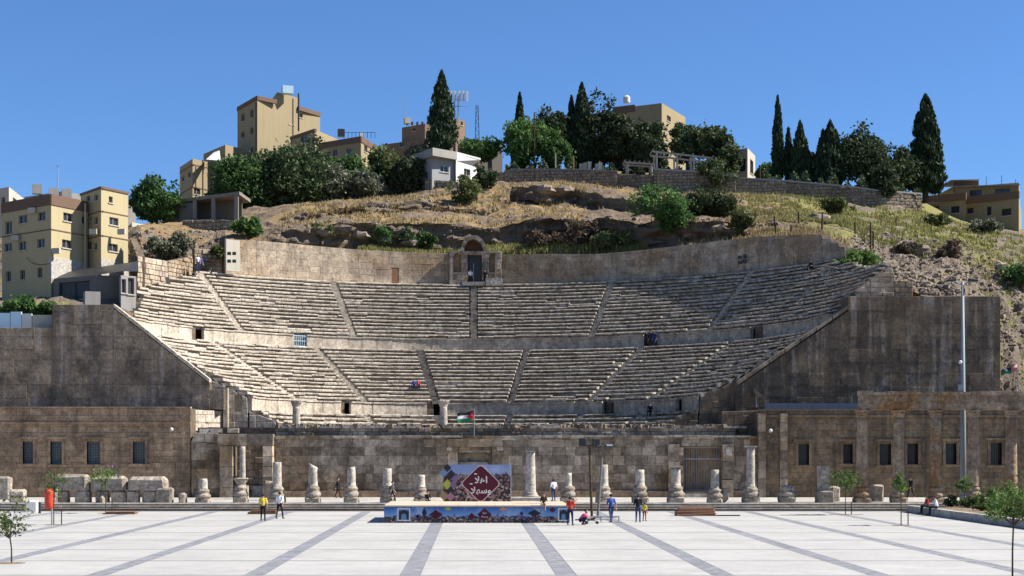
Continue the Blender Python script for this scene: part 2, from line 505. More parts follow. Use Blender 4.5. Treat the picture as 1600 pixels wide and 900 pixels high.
def block_mesh(mb, poly, mapf, d, j=.014, c=.03, back=-.1, mi=0):
    cx_ = sum(p[0] for p in poly)/len(poly); cy_ = sum(p[1] for p in poly)/len(poly)
    def inset(k):
        out = []
        for p in poly:
            dx, dy = cx_ - p[0], cy_ - p[1]
            out.append((p[0] + (min(k, abs(dx)*.6) if dx > 0 else -min(k, abs(dx)*.6)), p[1] + (min(k, abs(dy)*.6) if dy > 0 else -min(k, abs(dy)*.6))))
        return out
    a, b = inset(j), inset(j + c)
    n = len(poly)
    vs = [mapf(u, v, back) for u, v in a] + [mapf(u, v, d - c*.8) for u, v in a] + [mapf(u, v, d) for u, v in b]
    fs = [tuple(range(2*n, 3*n))]
    for i in range(n):
        k = (i+1) % n
        fs.append((i, k, n+k, n+i)); fs.append((n+i, n+k, 2*n+k, 2*n+i))
    mb.add(vs, fs, mi)

def masonry(parent, polys, mapf, course, bw, mat, seed=1, holes=(), name='stone_block', depth=(.02, .09), limit=300, j=.014, c=.03, vary=.35, missing=0):
    rg = random.Random(seed)
    polys = [ccw(list(p)) for p in polys]
    v0 = min(p[1] for q in polys for p in q); v1 = max(p[1] for q in polys for p in q)
    u0 = min(p[0] for q in polys for p in q); u1 = max(p[0] for q in polys for p in q)
    pieces = []
    v = v0
    while v < v1 - .05:
        h = course*rg.uniform(.85, 1.15)
        if v1 - (v+h) < course*.4: h = v1 - v
        u = u0 - rg.uniform(0, bw)
        while u < u1:
            w = bw*rg.uniform(1-vary, 1+vary)
            rects = [(u, u+w, v, v+h)]
            for hole in holes:
                rects = [s for r in rects for s in cut_rect(r, hole)]
            for (a0, a1, b0, b1) in rects:
                for q in polys:
                    pp = [(a0,b0),(a1,b0),(a1,b1),(a0,b1)]
                    for i in range(len(q)):
                        pp = clip_poly(pp, q[i], q[(i+1) % len(q)])
                        if len(pp) < 3: break
                    if len(pp) >= 3 and poly_area(pp) > .04: pieces.append(pp)
            u += w
        v += h
    pieces = [p_ for p_ in pieces if rg.random() >= missing]
    pieces.sort(key=poly_area, reverse=True)
    for p_ in pieces[:limit]:
        mb = MB(); block_mesh(mb, p_, mapf, rg.uniform(*depth), j, c)
        mb.build(name, mat, parent)
    if len(pieces) > limit:
        mb = MB()
        for p_ in pieces[limit:]: block_mesh(mb, p_, mapf, rg.uniform(*depth), j, c)
        o = mb.build('small_' + name + 's', mat, parent); o['kind'] = 'stuff'

def flat(Y): return lambda u, v, d: (u, Y - d, v)
def pxpoly(pts, Y): return [(XX(a, Y), ZZ(b, Y)) for a, b in pts]
def core_prism(parent, polys, Y, thick, mat, name='core'):
    mb = MB()
    for i, q in enumerate(polys):
        q = ccw(list(q))
        mb.prism([(u, Y + .003*i, v) for u, v in q], (0, thick + .004*i, 0))
    return mb.build(name, mat, parent)

# ---------------------------------------------------------------- wing walls
YW = 137.0
zb = 7.4
def wing(label, polys, seed, mat, capline=None, capmat=None, thick=4.5, deep=()):
    root = empty('retaining_wall', (sum(p[0] for p in polys[0])/len(polys[0]), YW, .54), label, 'wall')
    for i, q in enumerate(polys):
        core_prism(root, [q], YW, 12 if i in deep else thick, M['core'])
    masonry(root, polys, flat(YW), 1.05, 1.9, mat, seed, depth=(.02, .05), j=.007, c=.015)
    if capline:
        for (a, b) in zip(capline[:-1], capline[1:]):
            p0, p1 = PT(a[0], a[1], YW), PT(b[0], b[1], YW)
            n = max(1, int((p1-p0).length/1.6))
            for k in range(n):
                s, e = p0.lerp(p1, k/n + .004), p0.lerp(p1, (k+1)/n - .004)
                mb = MB(); mb.prism([s + Vector((0,-.12,.02)), e + Vector((0,-.12,.02)), e + Vector((0,-.12,.32)), s + Vector((0,-.12,.32))], (0, 1.2, 0))
                mb.build('coping_stone', capmat or M['stair'], root)
    return root

def q_(pts): return pxpoly(pts, YW)
B0 = 640
wing('tall stained retaining wall with sloping top, to the left of the seats',
     [q_([(-80,512),(82,512),(82,B0),(-80,B0)]), q_([(82,476),(177,476),(177,B0),(82,B0)]), q_([(177,482),(328,600),(328,B0),(177,B0)]), q_([(328,609),(350,609),(350,B0),(328,B0)])],
     11, M['wing'], [(177,480),(328,598)], M['slab'], 4.8, (0, 1))  # pale coping: sunlight along the sloping edge put into its colour
wing('dark streaked retaining wall behind the tall lamp post',
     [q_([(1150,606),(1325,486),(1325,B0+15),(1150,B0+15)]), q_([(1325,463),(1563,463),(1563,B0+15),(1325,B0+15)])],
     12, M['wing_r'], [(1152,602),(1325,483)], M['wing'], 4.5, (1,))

pier = empty('stepped_pier', (XX(1380,YW+.6), YW+.6, ZZ(463,YW+.6)), 'stepped stone pier above the dark retaining wall where the top seats end', 'pier')
pq = [pxpoly(q, YW+.6) for q in ([(1336,463),(1336,455),(1360,438),(1360,463)], [(1360,463),(1360,438),(1392,415),(1398,432),(1398,463)], [(1398,463),(1398,438),(1426,439),(1426,463)])]
core_prism(pier, pq, YW+.6, 3, M['core']); masonry(pier, pq, flat(YW+.6), .42, 1.3, M['backwall'], 14, depth=(.02, .2), vary=.5)

# ---------------------------------------------------------------- cavea (tiers of seats)
YC = 138.0
def th(px, Rr):
    k = (px - CX)/F
    return math.atan(k) + math.asin(clamp(YC*k/(Rr*math.sqrt(1+k*k)), -1, 1))
def pol(r, a, z): return (r*math.sin(a), YC + r*math.cos(a), z)

cavea = empty('cavea', (0, YC + 18, 6.9), 'curved stone seating tiers rising in a half bowl up to the back wall', 'seating')
rng = random.Random(21)
mb = MB()
prof = [(17.2,6.0),(17.6,6.9),(19.8,7.8),(20.2,8.0),(20.3,9.1),(31.4,15.0),(32.5,15.2),(32.8,16.6),(39.6,22.9),(41.2,23.2),(41.4,22.0)]
def left_lim(i): return lerp(-76, -65, i/8) if i < 8 else lerp(-65, -46.5, (i-8)/7)
for sub, a0, a1 in ((prof[:7], R(-88), R(88)), (prof[7:9], None, None), (prof[8:], R(-45.5), R(65.5))):
    vs, fs = [], []
    if a0 is None:
        sub = [(lerp(32.8, 39.6, k/15), lerp(16.6, 22.9, k/15)) for k in range(16)]
    for k_, (r, z) in enumerate(sub):
        if a0 is None: b0, b1 = R(left_lim(k_) + 1.5), (R(86.5) if k_ < 11 else R(lerp(77, 65, (k_-11)/4)))
        else: b0, b1 = a0, a1
        for k in range(91): vs.append(pol(r, b0 + (b1-b0)*k/90, z))
    for i in range(len(sub)-1):
        for k in range(90): fs.append((i*91+k, i*91+k+1, (i+1)*91+k+1, (i+1)*91+k))
    mb.add(vs, fs)
# solid ends below the rows; mb.build('bedding', M['core'], cavea)

def seat_row(r, z, h, T, a0, a1, blk=2.0, rough=1.0):
    mb = MB()
    a = a0
    while a < a1 - .002:
        w = blk*rng.uniform(.55, 1.6)/r
        b = min(a + w, a1)
        if a1 - b < .3/r: b = a1
        dr = rng.uniform(-.03, .03)*rough; dz = rng.uniform(-.026, .02)*rough
        if rng.random() < .08*rough: dz -= rng.uniform(.04, .14); dr += rng.uniform(0, .12)
        lip = rng.uniform(.36, .5) if rng.random() < .86 else rng.uniform(.08, .2); lh = h*rng.uniform(.32, .58)
        rf = r + dr
        sk = rng.uniform(-.03, .03)*rough
        pr = [(rf+lip, z-h-.12), (rf+lip, z+dz-lh-.05), (rf+.02, z+dz-lh), (rf-.005, z+dz-.06), (rf+.07, z+dz), (rf+max(T,.5)+.2, z+dz)]
        n = len(pr)
        g_ = .008/r
        vs = [pol(x, a+g_, y) for x, y in pr] + [pol(x+sk, b-g_, y+rng.uniform(-.015, .015)) for x, y in pr]
        fs = [(i, n+i, n+i+1, i+1) for i in range(n-1)] + [tuple(range(n)), tuple(range(2*n-1, n-1, -1))]
        mb.add(vs, fs)
        a = b
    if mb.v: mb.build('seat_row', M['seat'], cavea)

def stairway(r0, z0, h, T, n, ac, width=.75):
    mb = MB()
    for i in range(n):
        for k in range(2):
            r = r0 + T*i + k*T/2; z = z0 + h*(i-1) + h/2*(k+1) + rng.uniform(-.05, .03)
            w = width*rng.uniform(.8, 1.05)/2/r
            a = ac + rng.uniform(-.07, .07)/r
            r += rng.uniform(-.04, .04)
            pr = [(r + .09, z-h*.5-.1), (r, z), (r+T/2+.16, z), (r+T/2+.16, z-h*.5-.1)]
            vs = [pol(x, a-w, y) for x, y in pr] + [pol(x, a+w, y) for x, y in pr]
            mb.add(vs, [(0,4,5,1),(1,5,6,2),(2,6,7,3),(0,1,2,3),(7,6,5,4)])
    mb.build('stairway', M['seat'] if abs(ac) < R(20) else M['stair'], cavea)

def wedges(a0, a1, stairs, r, width=.95):
    out, s = [], a0
    for q in stairs:
        w = width/2/r
        if q - w > s and q + w < a1:
            out.append((s, q - w)); s = q + w
    out.append((s, a1))
    return out

def endang(r): return math.pi/2 - .35/r
# lowest rows around the orchestra
for i in range(3):
    r, z = 17.7 + .7*i, 7.35 + .42*i
    for (a, b) in wedges(-endang(r), endang(r), [R(x) for x in (-34, -11, 11, 34, 57)], r, .8):
        seat_row(r, z, .42, .7, a, b, 1.4, .8)
for q in (-34, -11, 11, 34, 57): stairway(17.7, 7.35, .42, .7, 3, R(q), .75)
# middle tier
LOW = [R(x) for x in (-57.5, -32.8, -11, 10.8, 35, 57)]
for i in range(15):
    r, z = 20.35 + .747*i, 9.86 + .41*i
    for (a, b) in wedges(-endang(r), endang(r), LOW, r): seat_row(r, z, .41, .75, a, b)
for q in LOW: stairway(20.35, 9.86, .41, .747, 15, q)
# upper tier
UP = [R(x) for x in (-47.8, -23.7, 0, 23.3, 48.5)]
for i in range(16):
    r, z = 32.75 + .448*i, 17.42 + .425*i
    tL = lerp(-76, -65, i/8) if i < 8 else lerp(-65, -46.5, (i-8)/7)
    aL = R(tL + rng.uniform(-2.0, 1.0))
    aR = R(87.5) if i < 11 else R(lerp(78, 66, (i-11)/4) + rng.uniform(-1, 1))
    for (a, b) in wedges(aL, aR, UP, r): seat_row(r, z, .425, .46, a, b)
for q in UP: stairway(32.75, 17.42, .425, .448, 16, q, .8)

def slabs(R0, z0, z1, a0, a1, w, gaps, name, mat, th_=.35, cap=True, jit=.03):
    a = a0
    while a < a1 - .002:
        b = min(a + w*rng.uniform(.75, 1.3)/R0, a1)
        for (g0, g1) in gaps:
            if a < g0 < b: b = g0
        mid = (a+b)/2
        if not any(g0 <= mid <= g1 for g0, g1 in gaps) and b - a > .002:
            r_ = R0 + rng.uniform(-jit, jit); zt = z1 + rng.uniform(-.05, .03)
            g_ = .008/R0
            pr = [(r_, z0-.1), (r_, zt-.16), (r_-(.09 if cap else 0), zt-.14), (r_-(.09 if cap else 0), zt), (r_+th_, zt), (r_+th_, z0-.1)]
            n = 6
            vs = [pol(x, a+g_, y) for x, y in pr] + [pol(x, b-g_, y) for x, y in pr]
            fs = [(i, n+i, n+i+1, i+1) for i in range(n-1)] + [tuple(range(n)), tuple(range(2*n-1, n-1, -1))]
            mb = MB(); mb.add(vs, fs); mb.build(name, mat, cavea)
        a = b
def gap(p0, p1, R0): return (th(p0, R0), th(p1, R0))
DG = [gap(300,312,32.3), gap(459,481,32.3), gap(1006,1024,32.3), gap(1173,1186,32.3)]
slabs(32.3, 15.45, 17.0, R(-86.5), R(87.5), 1.5, DG, 'podium_slab', M['slab'])
PG = [gap(376,386,20), gap(533,543,20), gap(667,679,20), gap(805,816,20), gap(941,950,20), gap(1056,1064,20), gap(1099,1108,20)]
slabs(20.0, 8.1, 9.5, R(-88.5), R(88.5), 1.2, PG, 'podium_slab', M['slab'])
for R0, z0, z1, gs in ((32.3, 15.45, 17.0, DG), (20.0, 8.1, 9.5, PG)):
    for g0, g1 in gs:                        # the dark back of each opening in the podium walls
        mb = MB()
        pr = [(R0+.55, z0-.1), (R0+.55, z1-.02), (R0+1.2, z1-.02), (R0+1.2, z0-.1)]
        vs = [pol(x, g0, y) for x, y in pr] + [pol(x, g1, y) for x, y in pr]
        mb.add(vs, [(0,4,5,1),(1,5,6,2),(2,6,7,3),(0,1,2,3),(7,6,5,4)])
        mb.build('niche_back', M['core'], cavea)
# walkways behind the tiers
def walk(r0, r1, z, a0, a1, name='walkway'):
    mb = MB(); n = 60
    vs = []
    for k in range(n+1):
        a = a0 + (a1-a0)*k/n
        vs += [pol(r0, a, z-.3), pol(r0, a, z), pol(r1, a, z)]
    fs = []
    for k in range(n):
        q = k*3; fs += [(q, q+3, q+4, q+1), (q+1, q+4, q+5, q+2)]
    mb.add(vs, fs); mb.build(name, M['stair'], cavea)
walk(31.5, 32.6, 15.58, R(-86), R(87)); walk(19.6, 20.6, 8.17, R(-88), R(88)); walk(39.85, 41.0, 23.82, R(-46), R(66))

# end walls closing the tiers beside the stage
for s_ in (-1, 1):
    X0, X1 = 17.3, 24.0
    ew = [[(s_*17.3, 5.5), (s_*20.2, 5.5), (s_*20.2, 8.1), (s_*17.9, 7.2)], [(s_*20.2, 5.5), (s_*24.0, 5.5), (s_*24.0, 11.1), (s_*20.4, 9.3)]]
    core_prism(cavea, ew, YC + .3, .8, M['core'], 'end_wall')
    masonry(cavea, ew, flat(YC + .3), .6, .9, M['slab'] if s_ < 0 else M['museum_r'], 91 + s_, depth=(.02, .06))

# iron bars in one opening of the upper podium
gate = empty('iron_gate', pol(32.4, (DG[1][0]+DG[1][1])/2, 15.6), 'pale barred iron gate in an opening of the upper podium wall', 'gate')
for k in range(7):
    a = lerp(DG[1][0], DG[1][1], (k+.5)/7)
    MB().tube([pol(32.45, a, 15.6), pol(32.45, a, 16.95)], .03, 6).build('bar', M['lightblue'], gate)
for z in (15.75, 16.3, 16.85):
    MB().tube([pol(32.42, DG[1][0], z), pol(32.42, DG[1][1], z)], .03, 6).build('rail', M['lightblue'], gate)

# ---------------------------------------------------------------- back wall with shrine
RB = 40.7
def bmap(u, v, d): 
    a = u/RB; r = RB - d
    return (r*math.sin(a), YC + r*math.cos(a), v)
top_pts = [(352,373),(400,376),(450,380),(500,385),(560,390),(620,393),(700,396),(790,398),(860,397),(930,397),(1000,391),(1060,384),(1120,377),(1180,370),(1240,367),(1284,366),(1284.6,373),(1298,373),(1298.6,379),(1310,379),(1310.6,385),(1320,386)]
ctl = []
for px, py in top_pts:
    a = th(px, RB); Y = YC + RB*math.cos(a)
    ctl.append((a*RB, ZZ(py, Y)))
bw_root = empty('back_wall', (0, YC + RB, 23.5), 'curved ashlar wall closing the top of the seating tiers', 'wall')
polys = []
for (a, b) in zip(ctl[:-1], ctl[1:]):
    polys.append([(a[0], 23.4), (b[0], 23.4), (b[0], b[1]), (a[0], a[1])])
mb = MB()
for q in polys:
    n = 4
    for k in range(n):
        u0, u1 = lerp(q[0][0], q[1][0], k/n), lerp(q[0][0], q[1][0], (k+1)/n)
        z0, z1 = lerp(q[3][1], q[2][1], k/n) - .03, lerp(q[3][1], q[2][1], (k+1)/n) - .03
        vs = [bmap(u0, 22.0, 0), bmap(u1, 22.0, 0), bmap(u1, z1, 0), bmap(u0, z0, 0), bmap(u0, 22.0, -1.2), bmap(u1, 22.0, -1.2), bmap(u1, z1, -1.2), bmap(u0, z0, -1.2)]
        mb.add(vs, [(0,1,2,3),(3,2,6,7),(0,3,7,4),(1,5,6,2),(4,7,6,5)])
mb.build('core', M['core'], bw_root)
nich = (th(612,RB)*RB, th(623,RB)*RB, 23.4, ZZ(420, YC+RB))
def convex_parts(i, j_): return [[(ctl[k][0], 23.4), (ctl[k+1][0], 23.4), ctl[k+1], ctl[k]] for k in range(i, j_)]
masonry(bw_root, convex_parts(0, 21), bmap, .78, 1.5, M['backwall'], 31, holes=[nich], depth=(.02, .045), j=.006, c=.012)
mb = MB(); vs = [bmap(nich[0], 23.5, .006), bmap(nich[1], 23.5, .006), bmap(nich[1], nich[3], .006), bmap(nich[0], nich[3], .006)]
mb.add(vs, [(0,1,2,3)]); mb.build('walled_doorway', M['brownwood'], bw_root)
# the bright end of the wall, facing the sun
pE = bmap(ctl[0][0], 0, 0)

YS = YC + RB - .75
sh = empty('shrine', (0, YS, 23.8), 'small vaulted shrine with a doorway between two arched niches', 'shrine')
def spx(pts): return pxpoly(pts, YS)
def hole(p0, p1, q0, q1, Y): return (XX(p0, Y), XX(p1, Y), ZZ(q1, Y), ZZ(q0, Y))
H = [hole(731,753,398,446,YS), hole(708.5,720.5,395,425,YS), hole(764.5,776.5,395,425,YS)]
masonry(sh, [spx([(702,393),(784,393),(784,446),(702,446)])], flat(YS), .62, 1.0, M['scaenae'], 33, holes=H, depth=(.03, .08))
mb = MB()
for (a0, a1, b0, b1) in [(XX(702,YS),H[1][0],H[0][2],ZZ(393,YS)), (H[1][1],H[0][0],H[0][2],ZZ(393,YS)), (H[0][1],H[2][0],H[0][2],ZZ(393,YS)), (H[2][1],XX(784,YS),H[0][2],ZZ(393,YS)),
                         (H[1][0],H[1][1],H[0][2],H[1][2]), (H[2][0],H[2][1],H[0][2],H[2][2]), (H[1][0],H[1][1],H[1][3],ZZ(393,YS)), (H[2][0],H[2][1],H[2][3],ZZ(393,YS)), (H[0][0],H[0][1],H[0][3],ZZ(393,YS))]:
    mb.box(a0, a1, YS, YS + .9, b0, b1)
mb.box(XX(702,YS), XX(784,YS), YS+.9, YS+1.6, H[0][2], ZZ(393,YS))
mb.build('core', M['core'], sh)
for h_ in H[1:]:
    w = (h_[1]-h_[0])/2; cx_ = (h_[0]+h_[1])/2; zc = h_[3] - w
    for s in (-1, 1):
        pts = [(cx_ + s*w, YS, h_[3])] + [(cx_ + s*w*math.cos(x), YS, zc + w*math.sin(x)) for x in [math.pi/2*k/8 for k in range(9)]]
        MB().prism([(p_[0], p_[1]-.02, p_[2]) for p_ in pts], (0, .5, 0)).build('spandrel', M['scaenae'], sh)
    bx('niche_panel', M['museum'], sh, h_[0], h_[1], YS+.55, YS+.7, h_[2], h_[3])
dr = empty('doorway', (0, 0, 0)); dr.parent = sh
bx('door_leaf', M['iron'], dr, H[0][0]+.08, 0-.04, YS+.5, YS+.58, H[0][2]+.05, ZZ(410,YS)); bx('door_leaf', M['iron'], dr, .04, H[0][1]-.08, YS+.5, YS+.58, H[0][2]+.05, ZZ(410,YS))
bx('transom_panel', M['iron'], dr, H[0][0]+.08, H[0][1]-.08, YS+.5, YS+.58, ZZ(409,YS), H[0][3]-.05)
bx('door_frame', M['iron'], dr, H[0][0], H[0][1], YS+.46, YS+.52, ZZ(410.4,YS), ZZ(408.6,YS)); bx('door_handle_rail', M['steel'], dr, -.035, .035, YS+.42, YS+.5, H[0][2]+.05, ZZ(410.5,YS))
for s in (-1, 1): bx('door_jamb', M['iron'], dr, *(sorted((s*(H[0][1]), s*(H[0][1]-.08)))), YS+.44, YS+.56, H[0][2], H[0][3])
# vault over the doorway
w0, w1 = 1.12, 1.5
zc = ZZ(393, YS) + .02
NV = 11
for k in range(NV):
    a0, a1 = math.pi*k/NV + .012, math.pi*(k+1)/NV - .012
    pts = [(w0*math.cos(a0), YS-.1, zc + 1.25*w0*math.sin(a0)), (w1*math.cos(a0), YS-.1, zc + 1.25*w1*math.sin(a0)), (w1*math.cos(a1), YS-.1, zc + 1.25*w1*math.sin(a1)), (w0*math.cos(a1), YS-.1, zc + 1.25*w0*math.sin(a1))]
    MB().prism(pts[::-1], (0, 2.2, 0)).build('voussoir', M['scaenae'], sh)
pts = [(w0*math.cos(math.pi*k/16), YS+1.6, zc + 1.25*w0*math.sin(math.pi*k/16)) for k in range(17)]
MB().prism(pts[::-1], (0, .3, 0)).build('vault_back', M['brownwood'], sh)
bx('lintel', M['scaenae'], sh, -1.7, 1.7, YS-.14, YS+.3, zc-.42, zc)
for s in (-1, 1):
    bx('pilaster', M['scaenae'], sh, *(sorted((s*2.75, s*2.45))), YS-.2, YS+.1, H[0][2], zc-.05)
    bx('cornice', M['scaenae'], sh, *(sorted((s*2.9, s*1.72))), YS-.24, YS+.4, zc-.2, zc+.06)
bx('doorstep', M['stair'], sh, -1.3, 1.3, YS-1.0, YS-.1, 23.6, 24.02)
bx('doorstep', M['stair'], sh, 1.4, 3.4, YS-.7, YS-.1, 23.6, 24.5)

# floodlights at both ends of the back wall
def floodlights(pts, Y, label, panel=None):
    c = PT(pts[0][0], pts[0][1], Y)
    ro = empty('floodlight_bank', c, label, 'floodlights')
    for (a, b) in pts:
        q = PT(a, b, Y)
        MB().rbox(q, (.42, .22, .34), .2, bev=.05).build('lamp_housing', M['black'], ro)
        bx('lamp_lens', M['glass'], ro, q.x-.15, q.x+.15, q.y-.125, q.y-.112, q.z-.11, q.z+.13)
        MB().tube([q + Vector((0,.1,0)), q + Vector((0,.5,-.1))], .03, 6).build('bracket', M['steel'], ro)
    if panel:
        px_, py0, py1, w_, rz_ = panel
        MB().rbox((XX(px_, Y+1.3), Y+1.3, (ZZ(py0, Y+1.3)+ZZ(py1, Y+1.3))/2), (w_, .3, ZZ(py0, Y+1.3)-ZZ(py1, Y+1.3)), rz_).build('mounting_panel', M['cream'], ro)
floodlights([(358,396),(366,396),(358,408),(366,408)], 165.5, 'four dark floodlights on a white panel at the end of the back wall', (363,375,424,1.75,R(42)))
floodlights([(1156,410),(1163,408),(1156,402),(1164,400)], 166.0, 'bank of small floodlights in front of the stained part of the back wall')
# ---------------------------------------------------------------- museum wings either side of the stage wall
YM = 132.0
def museum(label, x0, x1, ytop, wins, seed, mat, glassm, cornice_py, Yf=YM):
    root = empty('museum_wing', (XX((x0+x1)/2, Yf), Yf, .54), label, 'building')
    zt = ZZ(ytop, Yf)
    holes = [hole(a, b, c_, d_, Yf) for (a, b, c_, d_) in wins]
    masonry(root, [[(XX(x0,Yf), .5), (XX(x1,Yf), .5), (XX(x1,Yf), zt), (XX(x0,Yf), zt)]], flat(Yf), .52, 1.15, mat, seed, holes=holes, depth=(.02, .045), j=.008, c=.014)
    us = sorted(set([XX(x0,Yf), XX(x1,Yf)] + [h[0] for h in holes] + [h[1] for h in holes]))
    mb = MB()
    for a, b in zip(us[:-1], us[1:]):
        hs = [h for h in holes if h[0] <= (a+b)/2 <= h[1]]
        if hs:
            mb.box(a, b, Yf, Yf+4, .3, hs[0][2]); mb.box(a, b, Yf, Yf+4, hs[0][3], zt); mb.box(a, b, Yf+.6, Yf+3.9, hs[0][2], hs[0][3])
        else: mb.box(a, b, Yf, Yf+4, .3, zt)
    mb.build('core', M['core'], root)
    zc = ZZ(cornice_py, Yf)
    n = int((XX(x1,Yf)-XX(x0,Yf))/2.2)
    for k in range(n):
        a, b = lerp(XX(x0,Yf), XX(x1,Yf), k/n), lerp(XX(x0,Yf), XX(x1,Yf), (k+1)/n)
        bx('cornice_stone', mat, root, a+.01, b-.01, Yf-.2, Yf+.1, zc-.1, zc+.08)
        bx('coping_stone', mat, root, a+.01, b-.01, Yf-.14, Yf+.6, zt+.003, zt+.14)
    for h in holes:
        w = empty('window', (0, 0, 0)); w.parent = root
        z0, z1 = h[2], h[3]
        bx('pane', glassm, w, h[0], h[1], Yf+.42, Yf+.46, z0, z1)
        for s in (0, 1):
            x = h[0] if s == 0 else h[1]
            bx('jamb', mat, w, x - (.22 if s == 0 else 0), x + (0 if s == 0 else .22), Yf-.12, Yf+.3, z0-.05, z1+.22)
        bx('lintel', mat, w, h[0]-.38, h[1]+.38, Yf-.19, Yf+.3, z1+.225, z1+.42)
        bx('sill', mat, w, h[0]-.34, h[1]+.34, Yf-.2, Yf+.25, z0-.27, z0-.055)
        nb = 5
        for k in range(1, nb):
            x = lerp(h[0], h[1], k/nb); MB().tube([(x, Yf+.2, z0), (x, Yf+.2, z1)], .016, 5).build('bar', M['iron'], w)
        for k in range(1, 8):
            z = lerp(z0, z1, k/8); MB().tube([(h[0], Yf+.22, z), (h[1], Yf+.22, z)], .013, 5).build('bar', M['iron'], w)
    return root

mL = museum('brown stone museum wing with four barred windows beside the fallen lintels', -70, 298, 638, [(36,52,690,724),(79,97,690,725),(136,157,690,725),(208,227,690,724)], 41, M['museum'], M['shutter'], 661)
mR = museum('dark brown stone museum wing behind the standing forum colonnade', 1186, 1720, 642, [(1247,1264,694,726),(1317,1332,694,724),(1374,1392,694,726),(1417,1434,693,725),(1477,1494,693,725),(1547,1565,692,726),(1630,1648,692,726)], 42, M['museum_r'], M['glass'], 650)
# bluish parapet panels set back on the roof of the dark wing
for i, (a, b) in enumerate(((1196,1232),(1232,1270),(1270,1310),(1310,1348),(1353,1400),(1402,1450),(1452,1500),(1502,1560))):
    bx('roof_parapet', M['bluepanel'], mR, XX(a,135.0)+.01, XX(b,135.0)-.01, 135.0, 135.2, ZZ(642,135.0)-.3, ZZ(630,135.0))
# pilaster strips on the dark wing
for a in (1190, 1224):
    z1 = ZZ(646, YM)
    for k in range(9):
        za, zb_ = lerp(.55, z1, k/9), lerp(.55, z1, (k+1)/9)
        bx('pilaster_block', M['scaenae'], mR, XX(a,YM)-.32, XX(a,YM)+.32, YM-.26-.01*(k % 3), YM+.1, za+.012, zb_-.012)
# small round lamps on the walls
def wall_lamp(px, py, Y, label):
    c = PT(px, py, Y)
    ro = empty('wall_lamp', c, label, 'lamp')
    MB().ball(c, .17, 10, 6).build('globe', M['white'], ro, smooth=True)
    MB().tube([c, c + Vector((0,.6,0))], .05, 6).build('bracket', M['iron'], ro)
wall_lamp(268, 671, YM-.5, 'round white lamp on the brown museum wall with four windows')
wall_lamp(1204, 673, YM-.5, 'round white lamp on the dark museum wing near its pilaster')

# ---------------------------------------------------------------- stage wall (scaenae)
YF = 132.4
sc_ = empty('stage_wall', (0, YF, .54), 'ruined stage wall of uneven ashlar blocks behind the row of broken columns', 'wall')
Hd = hole(716, 768, 704, 776, YF); Hg = hole(1068, 1131, 697, 768, YF)
zt = ZZ(681, YF)
masonry(sc_, [[(XX(430,YF), .5), (XX(1186,YF), .5), (XX(1186,YF), zt), (XX(430,YF), zt)]], flat(YF), .74, .98, M['scaenae'], 51, holes=[Hd, Hg], depth=(.02, .06), j=.007, c=.014, vary=.4, limit=300)
mb = MB()
for a, b in ((XX(430,YF), Hd[0]), (Hd[1], Hg[0]), (Hg[1], XX(1186,YF))): mb.box(a, b, YF, YF+1.6, .3, zt-.02)
mb.box(Hd[0], Hd[1], YF, YF+1.6, Hd[3], zt-.02); mb.box(Hg[0], Hg[1], YF, YF+1.6, Hg[3], zt-.02); mb.box(Hg[0], Hg[1], YF, YF+1.6, .3, Hg[2])
mb.box(Hd[0]-1, Hd[1]+1, YF+2.6, YF+3, .3, zt-.05); mb.box(Hg[0]-1, Hg[1]+1, YF+2.6, YF+3, .3, zt-.05)
mb.build('core', M['core'], sc_)
rng = random.Random(52)
x = XX(428, YF)
while x < XX(1150, YF):
    w = rng.uniform(1.2, 2.8); zz = zt + (0 if x < XX(690, YF) or x > XX(790, YF) else -.25)
    if not (XX(696,YF) < x < XX(702,YF)) and rng.random() > .06:
        bx('cornice_stone', M['stair'] if rng.random() < .6 else M['scaenae'], sc_, x+.015, x+w-.015, YF-rng.uniform(.16, .28), YF+1.3, zz-rng.uniform(.12,.2)+.02, zz+rng.uniform(.02,.08))
    x += w
# door surround in the middle
dm = M['scaenae']
bx('door_jamb', dm, sc_, XX(700,YF), XX(715,YF), YF-.35, YF+.3, .54, ZZ(699,YF)); bx('door_jamb', dm, sc_, XX(769,YF), XX(783,YF), YF-.33, YF+.3, .54, ZZ(699,YF))
bx('door_lintel', dm, sc_, XX(699,YF), XX(785,YF), YF-.42, YF+.35, ZZ(698.5,YF), ZZ(686,YF)); bx('door_capital', M['stair'], sc_, XX(698,YF), XX(706,YF), YF-.55, YF-.1, ZZ(704,YF), ZZ(698.8,YF)); bx('door_capital', M['stair'], sc_, XX(776,YF), XX(786,YF), YF-.55, YF-.1, ZZ(704,YF), ZZ(698.8,YF))
bx('inner_lintel', M['marble'], sc_, XX(716,YF), XX(766,YF), YF+.15, YF+.6, ZZ(707,YF), ZZ(701,YF)); bx('inner_ledge', M['marble'], sc_, XX(716,YF), XX(762,YF), YF+.5, YF+1.4, ZZ(726,YF), ZZ(722,YF))
bx('blocking_wall', M['scaenae'], sc_, Hd[0], Hd[1], YF+1.0, YF+1.4, .5, ZZ(700,YF))
